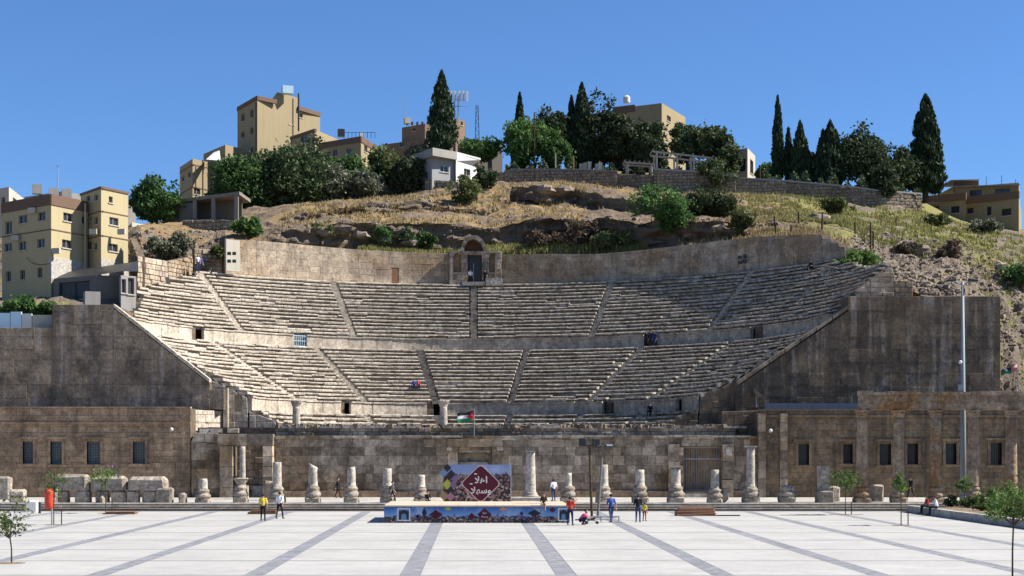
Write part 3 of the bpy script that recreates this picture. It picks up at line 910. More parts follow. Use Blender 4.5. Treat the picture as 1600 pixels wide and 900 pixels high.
# barred gate
ga = empty('barred_gateway', (XX(1100,YF), YF, ZZ(768,YF)), 'tall barred iron gate in the stage wall beside a standing column', 'gate')
for k in range(16):
    x = lerp(Hg[0]+.12, Hg[1]-.12, k/15)
    MB().tube([(x, YF+.5, Hg[2]), (x, YF+.5, Hg[3])], .028, 6).build('bar', M['concrete'], ga)
for py in (699, 717, 766): bx('rail', M['concrete'], ga, Hg[0], Hg[1], YF+.44, YF+.56, ZZ(py,YF)-.06, ZZ(py,YF)+.06)
bx('gate_backing', M['museum'], sc_, Hg[0], Hg[1], YF+1.2, YF+1.4, .5, Hg[3])
bx('threshold', M['marble'], sc_, Hg[0]-.4, Hg[1]+.3, YF-.9, YF-.14, .54, .85)
for a in (1052, 1136):                   # gate jambs, broken at the top
    for k in range(6):
        za, zb_ = lerp(.55, ZZ(694,YF), k/6), lerp(.55, ZZ(694,YF), (k+1)/6)
        MB().rbox((XX(a,YF)+rng.uniform(-.04,.04), YF-.22, (za+zb_)/2), (.95, .7, zb_-za-.03), 0, .03, rng).build('jamb_block', M['scaenae'], sc_)
MB().rbox((XX(1137,YF), YF-.4, ZZ(705,YF)), (.5, .6, .7), 0, .05, rng).build('capital', M['marble'], sc_)
# dark base course with seats at the foot of the wall
x = XX(440, YF)
while x < XX(1180, YF):
    w = rng.uniform(1.5, 3)
    if not (XX(690,YF) < x + w/2 < XX(790,YF)):
        bx('base_course', M['museum'], sc_, x+.01, x+w-.01, YF-.45, YF-.13, .54, 1.0 + rng.uniform(0,.12))
    x += w

# set-back upper ledge of the stage, with the ruined top edge
YL = 134.6
sf = MB().box(XX(300,YL), XX(1150,YL), YL, 140.5, .3, ZZ(668,YL)).build('stage_floor', M['core'], loc=(0, YL, .3)); tag(sf, 'raised stage floor of rubble above the stage wall, below the lowest seats', 'stage')
masonry(sf, [[(XX(430,YL), ZZ(684,YL)), (XX(1150,YL), ZZ(684,YL)), (XX(1150,YL), ZZ(668,YL)), (XX(430,YL), ZZ(668,YL))]], flat(YL), .5, .9, M['scaenae'], 53, depth=(.02, .16), vary=.5)
rng = random.Random(54)
mb = MB()
for k in range(420):
    px = rng.uniform(432, 1140); s = rng.uniform(.12, .42)
    if rng.random() < .35: px = rng.uniform(800, 1140)
    mb.rbox((XX(px,YL), YL + rng.uniform(-.1, 1.5), ZZ(668,YL) + s*.3), (s*1.3, s, s*.9), rng.uniform(0,3), s*.18, rng)
o = mb.build('rubble', M['rubblestone'], sf); o['kind'] = 'stuff'
x = XX(440, YL)
while x < XX(1130, YL):                  # bright ledge stones along the top
    w = rng.uniform(.8, 2.2)
    if rng.random() < .62: bx('ledge_stone', M['stair'], sf, x, x+w-.03, YL-.1-rng.uniform(0,.15), YL+.6, ZZ(668.2,YL)-.05, ZZ(666.4,YL)+rng.uniform(-.03,.1))
    x += w

# ruined portal left of the stage wall
YP = 131.7
po = empty('ruined_portal', (XX(365,YP), YP, .54), 'ruined stone portal with a long lintel at the end of the stage wall', 'portal')
masonry(po, [[(XX(299,YP), .5), (XX(365,YP), .5), (XX(365,YP), ZZ(697,YP)), (XX(299,YP), ZZ(690,YP))]], flat(YP), .8, 1.1, M['scaenae'], 61, depth=(.02, .06), j=.007, c=.015)
bx('core', M['core'], po, XX(299,YP), XX(365,YP), YP, YP+2, .3, ZZ(697.5,YP))
masonry(po, [[(XX(299,YP), ZZ(690,YP)), (XX(340,YP), ZZ(692,YP)), (XX(340,YP), ZZ(676,YP)), (XX(304,YP), ZZ(676,YP))]], flat(YP), .6, 1.0, M['scaenae'], 62)
bx('core', M['core'], po, XX(305,YP), XX(340,YP), YP, YP+1.5, ZZ(697,YP), ZZ(676.5,YP))
for a, b in ((340, 386), (386, 427)): MB().rbox((XX((a+b)/2,YP), YP+.35, ZZ(687,YP)), (XX(b,YP)-XX(a,YP)-.03, 1.3, ZZ(678,YP)-ZZ(696,YP)), 0, .02, random.Random(a)).build('lintel_block', M['scaenae'], po)
for (a, b, top) in ((345, 365, 697), (412, 427, 697)):
    n = 5
    for k in range(n):
        za, zb_ = lerp(.55, ZZ(top,YP), k/n), lerp(.55, ZZ(top,YP), (k+1)/n)
        MB().rbox((XX((a+b)/2,YP), YP-.05+rng.uniform(-.03,.03), (za+zb_)/2), (XX(b,YP)-XX(a,YP), 1.1, zb_-za-.025), 0, .02, rng).build('pier_block', M['scaenae'], po)
masonry(po, [[(XX(366,134.2), .5), (XX(432,134.2), .5), (XX(432,134.2), ZZ(690,134.2)), (XX(366,134.2), ZZ(690,134.2))]], flat(134.2), .6, 1.0, M['backwall'], 63)
bx('rear_core', M['core'], po, XX(362,134.2), XX(434,134.2), 134.2, 134.5, .3, ZZ(690,134.2))
bx('threshold', M['marble'], po, XX(392,YP), XX(410,YP), YP+.8, YP+1.6, .54, 1.5)
for (a, b) in ((310, 326), (327, 344), (352, 371)): MB().rbox((XX((a+b)/2,YP), YP+1.0, ZZ(673,YP)), (1.0, .8, .35), .1, .04, rng).build('loose_block', M['marble'], po)

# sunlit side wall of the passage, turned towards the sun
pw = empty('passage_wall', (XX(300,134), 134, .54), 'pale sunlit stub of wall with a stepped end above the ruined portal', 'wall')
A, Bq = PT(297, 640, 133.6), PT(352, 640, 138.6)
dirv = (Bq - A); L = math.hypot(dirv.x, dirv.y); dirv = Vector((dirv.x/L, dirv.y/L, 0)); nrm = Vector((dirv.y, -dirv.x, 0))
def pmap(u, v, d): 
    q = Vector((A.x, A.y, 0)) + dirv*u + nrm*d
    return (q.x, q.y, v)
ztop, z3 = ZZ(641,136), ZZ(674,136)
pp = [[(0, ZZ(660,136)), (L, ZZ(660,136)), (L, ztop), (.0, ztop)], [(L*.12, z3), (L*.5, z3), (L*.5, ZZ(660,136)), (L*.12, ZZ(660,136))], [(L*.5, ZZ(668,136)), (L, ZZ(668,136)), (L, ZZ(660,136)), (L*.5, ZZ(660,136))]]
masonry(pw, pp, pmap, .7, 1.1, M['slab'], 64, depth=(.01,.04))
mb = MB()
for q in pp: mb.prism([pmap(u, v, 0) for u, v in ccw(q)], -nrm*1.0)
mb.build('core', M['core'], pw)
for (a0, a1, b0, b1, Y) in ((350,357,606,668,138.2),):
    bx('end_pier', M['slab'], pw, XX(a0,Y), XX(a1,Y), Y-.4, Y+1.6, ZZ(b1,Y), ZZ(b0,Y))
rng = random.Random(66)
for (a, b, c_, d_) in ((358,369,632,667),(370,392,648,667),(358,366,620,636),(392,402,660,668)):
    Y = 139.5
    MB().rbox(((XX(a,Y)+XX(b,Y))/2, Y, (ZZ(c_,Y)+ZZ(d_,Y))/2), (XX(b,Y)-XX(a,Y), 1.0, ZZ(c_,Y)-ZZ(d_,Y)), 0, .03, rng).build('broken_block', M['scaenae'], pw)
# matching stub at the dark end
pr_ = empty('passage_wall', (XX(1160,135), 135, .54), 'dark stub of wall between the stage wall and the dark museum wing', 'wall')
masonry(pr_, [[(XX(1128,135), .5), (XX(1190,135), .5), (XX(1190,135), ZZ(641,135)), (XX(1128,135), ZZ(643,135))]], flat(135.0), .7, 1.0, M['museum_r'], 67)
bx('core', M['core'], pr_, XX(1128,135), XX(1190,135), 135, 139, .3, ZZ(643.5,135))
MB().rbox(PT(1150, 625, 138.4), (1.0, 1.6, 2.2), .2, .1, rng).build('broken_block', M['wing_r'], pr_)

# ---------------------------------------------------------------- columns of the forum colonnade
YK = 118.3
def sx(px): return XX(px, YK)
def pedestal(ro, x, w=1.2, h=.95, Y=YK, seed=0, base=True, mat=None):
    rg = random.Random(seed + 900)
    m_ = mat or M['pedestal']
    hp = h*.5 if base else h
    MB().rbox((x, Y, .54 + hp/2), (w, w, hp), rg.uniform(-.08,.08), .05, rg, bev=.11).build('pedestal', m_, ro)
    if base:
        r = w*.5; k = (h - hp + .4)
        MB().lathe([(r*.9,0),(r*1.05,.1*k),(r*1.06,.28*k),(r*.94,.42*k),(r*.82,.5*k),(r*.80,.6*k),(r*.9,.7*k),(r*.88,.82*k),(r*.72,.92*k),(r*.66,k)], (x, Y, .54 + hp - .02), 14, wob=.055, rng=rg).build('base', m_, ro, smooth=True)
        return .54 + h + .36
    return .54 + h

def column(px, top, label, r=.36, seed=0, w=1.2, h=.85, cut=0, wob=.02, cap=None, base=True, mat=None, drum=0):
    x = sx(px)
    ro = empty('broken_column', (x, YK, .54), label, 'column', 'broken columns along the edge of the plaza')
    z0 = pedestal(ro, x, w, h, YK, seed, base)
    zt_ = ZZ(top, YK)
    rg = random.Random(seed)
    H_ = zt_ - z0
    if H_ > .1:
        n = max(5, int(H_/.25))
        prof = [(r*1.08, 0), (r*1.06, .06)] + [(lerp(r, r*.9, k/n), .08 + (H_-.08)*k/n) for k in range(n+1)]
        MB().lathe(prof, (x, YK, z0), 20, wob=wob, rng=rg, topcut=cut).build('shaft', mat or M['marble'], ro, smooth=True)
    if cap == 'slab':
        bx('cap_slab', M['marble'], ro, x-.42, x+.42, YK-.42, YK+.42, zt_+.003, zt_+.12)
    return ro

column(317, 748, 'very short column stub on a broad base, nearest the fallen lintels', .36, 1, 1.15, .7, wob=.07)
ro = column(376, 757, 'pedestal topped by a carved block, in front of the portal pillar', .3, 2, 1.15, .95, base=True)
rg = random.Random(5)
MB().lathe([(.3,0),(.34,.2),(.5,.45),(.56,.6),(.5,.66)], (sx(376), YK, ZZ(757,YK)-.15), 10, wob=.12, rng=rg).build('capital', M['pedestal'], ro)
column(433, 722, 'upright smooth column stub in front of the right pillar of the portal', .36, 3, 1.25, .85)
column(489, 727, 'broken column with a jagged bright edge, right of the two walkers', .36, 4, 1.2, .9, cut=-.5, wob=.07)
column(549, 730, 'rough column stub beside the dark figure walking along the wall', .33, 5, 1.15, .9, wob=.06, cut=.15)
column(605, 732, 'column stub standing just off the left end of the stage', .36, 6, 1.1, .9, wob=.03)
column(657, 742, 'shortest square-topped column stub, left of the welcome board', .37, 7, 1.05, .8, wob=.03)
column(888, 739, 'thin short column stub behind the seated boy on the stage', .28, 9, 1.2, .9)
column(943, 726, 'column stub half hidden by the light masts', .37, 10, 1.2, .9)
column(1000, 734, 'column stub behind the person in black', .36, 11, 1.25, .95)
column(1056, 731, 'column stub with a flat collar, above the stacked timber', .38, 12, 1.25, .95, cap='slab')
column(1173, 699, 'tall slender column with a flat cap, right of the barred gate', .33, 14, 1.25, .85, cap='slab')
ro = column(1117, 734, 'square pale stub on a lumpy base in front of the barred gate', .34, 13, 1.15, .75)
MB().ball((sx(1119)+.6, YK+.1, 1.0), (.35,.3,.5), 8, 5, jit=.15, rng=rg).build('leaning_stone', M['pedestal'], ro)
ro = column(1229, 760, 'low dark pedestal with a worn stump, left of the square pier', .42, 15, 1.25, .95, wob=.12)
# tall column on a wide slab beside the board
x = sx(829)
ro = empty('broken_column', (x, YK, .54), 'tall white tapering column on a wide slab, right of the welcome board', 'column', 'broken columns along the edge of the plaza')
MB().rbox((sx(815), YK, .54 + .22), (3.5, 1.5, .44), 0, .02, rg, bev=.05).build('plinth_slab', M['marble'], ro)
MB().lathe([(.62,0),(.64,.08),(.56,.16),(.5,.2),(.54,.28),(.46,.36)], (x, YK, .98), 20).build('base', M['marble'], ro, smooth=True)
MB().lathe([(.42,0)] + [(lerp(.41,.33,k/12), .05 + (ZZ(706,YK)-1.39)*k/12) for k in range(13)], (x, YK, 1.34), 22, wob=.012, rng=rg).build('shaft', M['marble'], ro, smooth=True)
bx('cap_slab', M['marble'], ro, x-.4, x+.38, YK-.38, YK+.38, ZZ(706,YK), ZZ(704.4,YK))
# square pier
ro = empty('square_pier', (sx(1288), YK, .54), 'square stone pier on a pedestal beside a young tree', 'pier')
pedestal(ro, sx(1288), 1.25, .95, YK, 16, base=False)
MB().rbox((sx(1286), YK, (1.49+ZZ(728,YK))/2), (.75, .75, ZZ(728,YK)-1.47), 0, .04, rg, bev=.05).build('shaft', M['pedestal'], ro)

# standing columns with entablature
fc = []
for i, px in enumerate((1347, 1404, 1462, 1521, 1580)):
    x = sx(px)
    lab = ['standing column at the open end of the forum colonnade', 'standing column with an orange stain on its shaft, second of the colonnade', 'standing column in the middle of the forum colonnade', 'standing column just right of the tall lamp post', 'standing column of the colonnade nearest the picture edge'][i]
    ro = empty('standing_column', (x, YK, .54), lab, 'column', 'standing columns of the forum colonnade')
    z0 = pedestal(ro, x, 1.2, .9, YK, 70+i, mat=M['forum'])
    zt_ = ZZ(652, YK)
    MB().lathe([(.47,0)] + [(lerp(.46,.38,k/14), .05 + (zt_-z0-.05)*k/14) for k in range(15)], (x, YK, z0), 20, wob=.012, rng=rg).build('shaft', M['forum'], ro, smooth=True)
    MB().lathe([(.40,0),(.44,.1),(.42,.15),(.5,.32),(.46,.36),(.6,.56),(.58,.6)], (x, YK, zt_-.02), 16, wob=.06, rng=rg).build('capital', M['forum'], ro)
    bx('abacus', M['forum'], ro, x-.56, x+.56, YK-.56, YK+.56, zt_+.58, ZZ(640.2,YK))
ent = empty('entablature', (sx(1480), YK, ZZ(640,YK)), 'brown stone entablature carried by the standing forum columns', 'entablature')
rng = random.Random(71)
edges = [1342, 1404, 1462, 1521, 1580, 1640]
for a, b in zip(edges[:-1], edges[1:]):
    bx('architrave_block', M['forum'], ent, sx(a)+.012, sx(b)-.012, YK-.46, YK+.46, ZZ(640,YK)+.003, ZZ(629,YK))
    bx('frieze_block', M['forum'], ent, sx(a)+.012+.05, sx(b)-.012+.05, YK-.52, YK+.5, ZZ(629,YK)+.004, ZZ(618,YK))
    k0 = a
    while k0 < b:
        k1 = min(b, k0 + rng.uniform(14, 26))
        bx('cornice_block', M['forum'] if rng.random() < .6 else M['scaenae'], ent, sx(k0)+.01, sx(k1)-.01, YK-.68+rng.uniform(-.04,.04), YK+.6, ZZ(618,YK)+.004, ZZ(612,YK)+rng.uniform(-.08,.05))
        k0 = k1

# columns standing on the old stage
for px, lab in ((463, 'carved column with a worn capital standing in front of the bright podium'), (693, 'column with one sunlit side standing left of the flag')):
    Y = 136.0; z0 = ZZ(668, 134.6) - .05; x = XX(px, Y)
    ro = empty('stage_column', (x, Y, z0), lab, 'column')
    zt_ = ZZ(635, Y)
    MB().lathe([(.42,0),(.4,.08)] + [(lerp(.36,.32,k/8), .12 + (zt_-z0-.12)*k/8) for k in range(9)], (x, Y, z0), 18, wob=.02, rng=rg).build('shaft', M['marble'], ro, smooth=True)
    MB().lathe([(.33,0),(.38,.1),(.36,.14),(.48,.36),(.55,.52),(.5,.56)], (x, Y, zt_-.02), 12, wob=.07, rng=rg).build('capital', M['marble'], ro)
# slender column inside the portal
Y = 127.5; x = XX(379, Y)
ro = empty('portal_column', (x, Y, .54), 'slender white column shaft standing in the portal opening', 'column')
MB().rbox((x, Y, 1.1), (.9, .9, 1.12), 0, .03, rg, bev=.06).build('pedestal', M['pedestal'], ro)
MB().lathe([(.3,0)] + [(lerp(.27,.22,k/8), .06 + (ZZ(697,Y)-1.7)*k/8) for k in range(9)], (x, Y, 1.62), 16, wob=.02, rng=rg).build('shaft', M['marble'], ro, smooth=True)

# fallen lintels and stones on the pavement
rng = random.Random(81)
def lump(px, py0, py1, w, Y, label, name='stone_block', seed=0, cat='stone', mat=None, depth=1.0):
    rg = random.Random(seed)
    z0 = .54; z1 = ZZ(py0, Y)
    o = MB().rbox((XX(px,Y), Y, (z0+z1)/2), (w, depth, z1-z0), rg.uniform(-.15,.15), .06, rg, bev=.12).build(name, mat or M['pedestal'], None, (XX(px,Y), Y, z0))
    return tag(o, label, cat)
YT = 118.6
sup = [(97,'support stone under the left end of the leftmost fallen lintel'),(130,'support stone where the left and middle fallen lintels meet'),(160,'support stone under the middle fallen lintel, left one'),(186,'support stone under the middle fallen lintel, right one'),(209,'support stone under the left end of the right fallen lintel'),(236,'support stone under the right fallen lintel, right one')]
for i, (px, lab) in enumerate(sup): lump(px, 766.5, 787, 1.15 if i % 2 else .95, YT, lab, seed=i+3)
for i, (a, b, y0, y1, lab) in enumerate(((86,141,741,766,'rounded pale fallen lintel lying on stones, leftmost of three'),(143,199,744,766,'fallen lintel in the middle of the three'),(201,262,745,766,'longest fallen lintel, at the right of the three'))):
    c = (XX((a+b)/2,YT), YT, (ZZ(y0,YT)+ZZ(y1,YT))/2)
    o = MB().rbox(c, (XX(b,YT)-XX(a,YT)-.05, 1.2, ZZ(y0,YT)-ZZ(y1,YT)-.01), 0, .04, rng, bev=.22).build('fallen_lintel', M['pedestal'], None, (c[0], c[1], ZZ(y1,YT)))
    tag(o, lab, 'lintel', 'fallen lintels')
lump(258, 762, 787, 1.25, YK, 'weathered pedestal stone beside the right end of the fallen lintels', seed=21)
lump(285, 770, 787, .6, YK, 'small pale block between the pedestal stones', seed=22)
lump(28, 765, 787, 1.2, YK, 'weathered block at the edge of the pavement behind the bush', seed=23)
lump(82, 764, 787, .9, YK, 'block behind the red bin', seed=24)
lump(160, 775, 787, .4, 117.8, 'small upright stone below the middle lintel', seed=25, depth=.4)
lump(1303, 760, 787, .85, 121.5, 'pale broken stone between the square pier and the colonnade', seed=26)
lump(1370, 757, 787, .9, 121.0, 'round pale drum stone behind the colonnade', seed=27)
lump(422, 752, 787, .95, 124, 'square dark block beside the portal pillar', seed=28, mat=M['scaenae'])
lump(4, 745, 780, 1.4, 126, 'grey stone block at the picture edge by the museum wall', seed=29)
# ---------------------------------------------------------------- hillside behind the theatre
HC_ = {
 -300: [(800,145),(500,150),(475,160),(468,170),(445,185),(410,200),(385,215)],
 0:    [(482,146),(478,150),(470,160),(460,170),(432,185),(392,200),(372,215)],
 190:  [(478,148.5),(470,152),(440,163),(424,168),(385,176),(362,184),(354,203)],
 220:  [(456,155.5),(448,158),(425,164),(402,170),(366,175),(356,182),(350,203)],
 260:  [(442,161.5),(434,164),(420,168),(402,172.5),(374,178),(350,185),(344,206)],
 300:  [(429,167),(425,168.5),(415,171),(404,173.5),(376,178),(346,186),(338,210)],
 352:  [(388,167.5),(384,170.5),(373,176),(369,178),(352,184),(341,190),(330,212)],
 420:  [(382,173),(378,175),(362,179),(355,183),(342,186),(330,195),(318,215)],
 480: [(387, 176), (383, 177.5), (354, 177.15), (348, 187), (335, 186.8), (318, 198), (305, 215)],
 540: [(392, 178.4), (389, 180), (346, 179.65), (339, 191), (327, 190.8), (316, 200), (300, 215)],
 600: [(397, 180), (391, 182.5), (348, 182.15), (339, 193), (324, 192.8), (310, 203), (295, 215)],
 660: [(399, 181.2), (391, 184), (342, 183.65), (328, 195), (317, 194.8), (298, 205), (284, 215)],
 720: [(400, 182), (390, 185.5), (344, 185.15), (333, 195), (325, 194.8), (288, 207), (274, 215)],
 760: [(400, 182), (388, 186), (354, 185.65), (338, 195), (328, 194.8), (285, 208), (271, 215)],
 800: [(400, 182), (386, 186), (346, 185.65), (315, 202), (294, 201.8), (289, 208), (268, 214)],
 850: [(400, 181.2), (384, 185.5), (341, 185.15), (323, 200), (296, 199.8), (287, 208), (266, 214)],
 900: [(400, 180.7), (386, 184.5), (348, 184.15), (321, 201), (298, 200.8), (286, 208), (266, 214)],
 950: [(398, 178.8), (388, 181.5), (343, 181.15), (326, 194), (307, 193.8), (290, 207), (267, 214)],
 1010: [(393, 176.7), (387, 179), (348, 178.65), (335, 190), (314, 189.8), (295, 205), (270, 212)],
 1070: [(387, 174.2), (382, 177), (346, 176.65), (335, 188), (314, 187.8), (300, 203), (272, 212)],
 1130: [(380, 171.2), (374, 174.5), (348, 174.15), (340, 184), (321, 183.8), (303, 202), (277, 212)],
 1200: [(373,167),(365,172),(350,177),(345,181),(330,187),(304,202),(282,212)],
 1260: [(370,163),(361,169),(348,175),(343,180),(334,186),(312,202),(288,212)],
 1320: [(388,157.5),(377,162),(358,172),(350,178),(340,186),(322,202),(300,212)],
 1380: [(428,150),(413,155),(391,164),(379,171),(350,186),(326,202),(305,212)],
 1440: [(462,145),(442,149),(402,162),(386,170),(356,188),(334,206),(314,222)],
 1500: [(470,143.5),(452,148),(412,162),(391,172),(368,188),(352,208),(344,226)],
 1558: [(800,141.8),(560,146),(455,157),(425,163),(392,180),(368,197),(354,226)],
 1640: [(800,141.5),(585,147),(508,154),(458,162),(410,179),(376,196),(362,226)],
 1900: [(800,141.5),(585,148),(512,155),(462,163),(415,180),(380,197),(366,228)],
}
cols = sorted(HC_)
ctlY = np.array([[p[1] for p in HC_[c]] for c in cols]); ctlP = np.array([[p[0] for p in HC_[c]] for c in cols])
def hill_ctl(px):
    return [np.interp(px, cols, ctlY[:, k]) for k in range(7)], [np.interp(px, cols, ctlP[:, k]) for k in range(7)]
SEG = [3, 14, 20, 10, 26, 12]         # rows of faces per segment
def fbm(x, y, z, o=4): return mnoise.fractal(Vector((x, y, z)), 1.0, 2.0, o)
pxs = np.arange(-300, 1901, 4.0)
TS = []
for s, n in enumerate(SEG):
    for k in range(n): TS.append(s + k/n)
TS.append(6.0)
NR = len(TS)
def sstep(a, b, x):
    t_ = clamp((x-a)/(b-a), 0, 1); return t_*t_*(3-2*t_)
hv = []; hrock = []; hgreen = []; hpale = []
hill_grid = {}
for ci, px in enumerate(pxs):
    Ys, Ps = hill_ctl(px)
    Zs = [ZZ(p_, y_) for p_, y_ in zip(Ps, Ys)]
    for ri, t_ in enumerate(TS):
        s = min(int(t_), 5); f = t_ - s
        Y = lerp(Ys[s], Ys[s+1], f); Z = lerp(Zs[s], Zs[s+1], f)
        X = XX(px, Y)
        n1 = fbm(X*.06, Y*.06, 3.1); n2 = fbm(X*.22, Y*.22, Z*.25 + 7.7); n3 = fbm(X*.7, Y*.7, Z*.8, 3)
        cliff = 1.0 if s in (1, 3) else 0.0
        if s == 1: cliff = sstep(0, .08, f)*(1 - sstep(.93, 1, f))
        if s == 3: cliff = sstep(0, .1, f)*(1 - sstep(.45, .6, f))
        cliff *= .5 + .5*sstep(-.25, .15, n1)
        if px > 1180: cliff *= 1 - .75*sstep(1180, 1300, px)
        if px < 420: cliff *= .5
        edge = sstep(0, .6, t_)*(1 - sstep(5.4, 6, t_))
        strata = math.sin(Z*4.2 + X*.35 + n2*2.2)
        rub = sstep(1330, 1400, px)*(1 - sstep(2.4, 3.4, t_))
        dY = edge*(-cliff*(1.3*n2 + .45*strata + .6*n3))
        dZ = edge*((1-cliff)*(.45*n2 + .18*n3) + cliff*.25*n3 + rub*.5*n3 + n1*.6)
        Yq = Y + dY; Zq = Z + dZ
        hv.append((XX(px, Y) + edge*cliff*.3*n3, Yq, Zq))
        rock = max(cliff*1.25, rub*(.65 + .8*n3), sstep(.05, .4, n2 + .3*n3) if 2 <= t_ < 5 and px < 1180 else sstep(.22, .5, n2 + .25*n3)*.9)
        if px > 915 and px < 1140 and t_ < 4.6: rock = max(rock, .95 + n3*.5)
        if px < 480: rock = max(rock, .35 + .8*n2)
        if px > 1555: rock = max(rock, .6 + .7*n3)
        hrock.append(clamp(rock, 0, 1))
        gr = sstep(1120, 1260, px)*(1-sstep(1750, 1900, px))*.85
        if t_ < 1.15: gr = max(gr, .75)
        hgreen.append(clamp(gr + n2*.5, 0, 1)); hpale.append(clamp(sstep(1300, 1380, px) + (1 - sstep(300, 420, px))*.8 + .75*sstep(430, 480, px)*(1 - sstep(620, 690, px)), 0, 1))
nC = len(pxs)
hf = []
for c in range(nC-1):
    for r in range(NR-1):
        a = c*NR + r
        hf.append((a, a+NR, a+NR+1, a+1))
# the plateau goes on behind the crest and falls away
base_n = len(hv)
for ci, px in enumerate(pxs):
    x, y, z = hv[ci*NR + NR-1]
    hv.append((x*300/y, 300, z - 1.0)); hv.append((x*520/y, 520, z - 14)); hv.append((x*900/y, 900, z-45))
    hrock += [.4]*3; hgreen += [.3]*3; hpale += [.5]*3
for ci in range(nC-1):
    a, b = ci*NR + NR-1, (ci+1)*NR + NR-1
    p0, p1 = base_n + ci*3, base_n + (ci+1)*3
    hf.append((a, b, p1, p0)); hf.append((p0, p1, p1+1, p0+1)); hf.append((p0+1, p1+1, p1+2, p0+2))
hm = MB(); hm.v = hv; hm.f = hf; hm.m = [0]*len(hf)
t = NT('hillside_ground')
at = t.node('ShaderNodeAttribute', attribute_name='rock'); ag = t.node('ShaderNodeAttribute', attribute_name='green')
p = t.pos()
dry = t.mix(t.ramp(t.noise(p, .35, 6), .35, .65), (.285,.20,.097), (.20,.137,.075))
grn = t.mix(t.ramp(t.noise(p, .5, 6), .35, .65), (.21,.20,.07), (.14,.147,.05))
gcol = t.mix(ag.outputs['Fac'], dry, grn)
rk = t.mix(t.ramp(t.noise(p, .5, 8, .7), .35, .65), (.22,.165,.115), (.10,.076,.056))
rk = t.mix(t.ramp(t.noise(t.pos((.25,.25,1.6)), 1.2, 6, .7), .55, .7), rk, (.10,.08,.06))
ap = t.node('ShaderNodeAttribute', attribute_name='pale')
rk = t.mix(ap.outputs['Fac'], rk, t.mix(t.ramp(t.noise(p, .6, 8, .7), .35, .65), (.21,.17,.13), (.12,.095,.072)))
edge_ = t.ramp(t.math('ADD', at.outputs['Fac'], t.math('MULTIPLY', t.math('SUBTRACT', t.noise(p, .9, 8, .75), .5), 1.0)), .38, .58)
col = t.mix(edge_, gcol, rk)
col = t.mix(1.0, col, t.mix(t.noise(p, 2.2, 6, .8), (.5,.5,.5), (1.5,1.5,1.5)), 'MULTIPLY')
t.bump(t.noise(p, 1.8, 10, .75), .9, .35)
M['hill'] = t.done(col, .95, .1)
hill = hm.build('hillside', M['hill'], None, smooth=False); tag(hill, kind='structure')
for nm, arr in (('rock', hrock), ('green', hgreen), ('pale', hpale)):
    a = hill.data.attributes.new(nm, 'FLOAT', 'POINT'); a.data.foreach_set('value', np.array(arr, dtype=np.float32))

HV = np.array(hv[:nC*NR]).reshape(nC, NR, 3)
HRK = np.array(hrock[:nC*NR]).reshape(nC, NR)
def hill_at(px, t_):
    """point on the hill by column and band"""
    c = clamp((px + 300)/4.0, 0, nC-1.001); i = int(c); f = c - i
    r = np.interp(t_, TS, range(NR)); r = min(r, NR-1.001); k = int(r); h = r - k
    q = (HV[i,k]*(1-f) + HV[i+1,k]*f)*(1-h) + (HV[i,k+1]*(1-f) + HV[i+1,k+1]*f)*h
    return Vector(q)
def hill_on(px, py):
    """hill point that shows at this place in the picture (from the crest down)"""
    best, bd = None, 1e9
    c = int(clamp(round((px + 300)/4.0), 0, nC-1))
    for k in range(NR-1, -1, -1):
        q = HV[c, k]; yy = HY - (q[2]-HC)*F/q[1]
        if abs(yy - py) < bd: best, bd = q, abs(yy - py)
    return Vector(best)
def hill_z(x, y):
    px = CX + F*x/y
    c = int(clamp(round((px + 300)/4.0), 0, nC-1))
    return float(np.interp(y, np.maximum.accumulate(HV[c,:,1]), HV[c,:,2]))

# grass tufts and loose stones, too many to count
def tri_cloud(name, mat, verts, nper, label, cat, parent=None):
    me = bpy.data.meshes.new(name)
    n = len(verts)//nper
    me.vertices.add(len(verts)); me.vertices.foreach_set('co', np.asarray(verts, dtype=np.float32).ravel())
    me.loops.add(len(verts)); me.loops.foreach_set('vertex_index', np.arange(len(verts), dtype=np.int32))
    me.polygons.add(n); me.polygons.foreach_set('loop_start', np.arange(0, len(verts), nper, dtype=np.int32)); 
    me.materials.append(mat); me.update(calc_edges=True); me.validate()
    o = bpy.data.objects.new(name, me); COL.objects.link(o)
    if parent is not None: o.parent = parent
    if label: tag(o, label, cat)
    return o
nrng = np.random.default_rng(5)
def grass(name, mat, n, lo, hi, tsel, label, h0=.25, h1=.6, rockmax=.45, extra=None):
    px = nrng.uniform(lo, hi, n); tt = nrng.uniform(tsel[0], tsel[1], n)
    V = []
    for a, b in zip(px, tt):
        c = int((a + 300)/4); k = int(np.interp(b, TS, range(NR)))
        if HRK[c, k] > rockmax and nrng.random() > .06: continue
        q = hill_at(a, b)
        if extra and not extra(a, b): continue
        if fbm(q.x*.35, q.y*.35, 4.4) < -.08 and nrng.random() < .8: continue
        for _ in range(3):
            an = nrng.uniform(0, 6.283); w = nrng.uniform(.05, .13); h = nrng.uniform(h0, h1)
            o = np.array([q.x + nrng.uniform(-.25,.25), q.y + nrng.uniform(-.25,.25), q.z - .05])
            d = np.array([math.cos(an)*w, math.sin(an)*w, 0]); ln = np.array([nrng.uniform(-.2,.2), nrng.uniform(-.2,.2), h])
            V += [o - d, o + d, o + ln]
    o = tri_cloud(name, mat, np.array(V), 3, label, 'grass'); o['kind'] = 'stuff'
grass('dry_grass', M['dry_grass'], 11500, 440, 1250, (1.9, 4.95), 'dry straw-coloured grass over the slope above the back wall')
grass('green_grass', M['green_grass'], 13000, 1130, 1640, (2.2, 5.2), 'yellow green grass on the slope beside the rubble', rockmax=.6)
grass('meadow_grass', M['green_grass'], 4500, 560, 1010, (.05, 1.05), 'strip of tall green grass along the top of the back wall', .35, .9, 1.1)
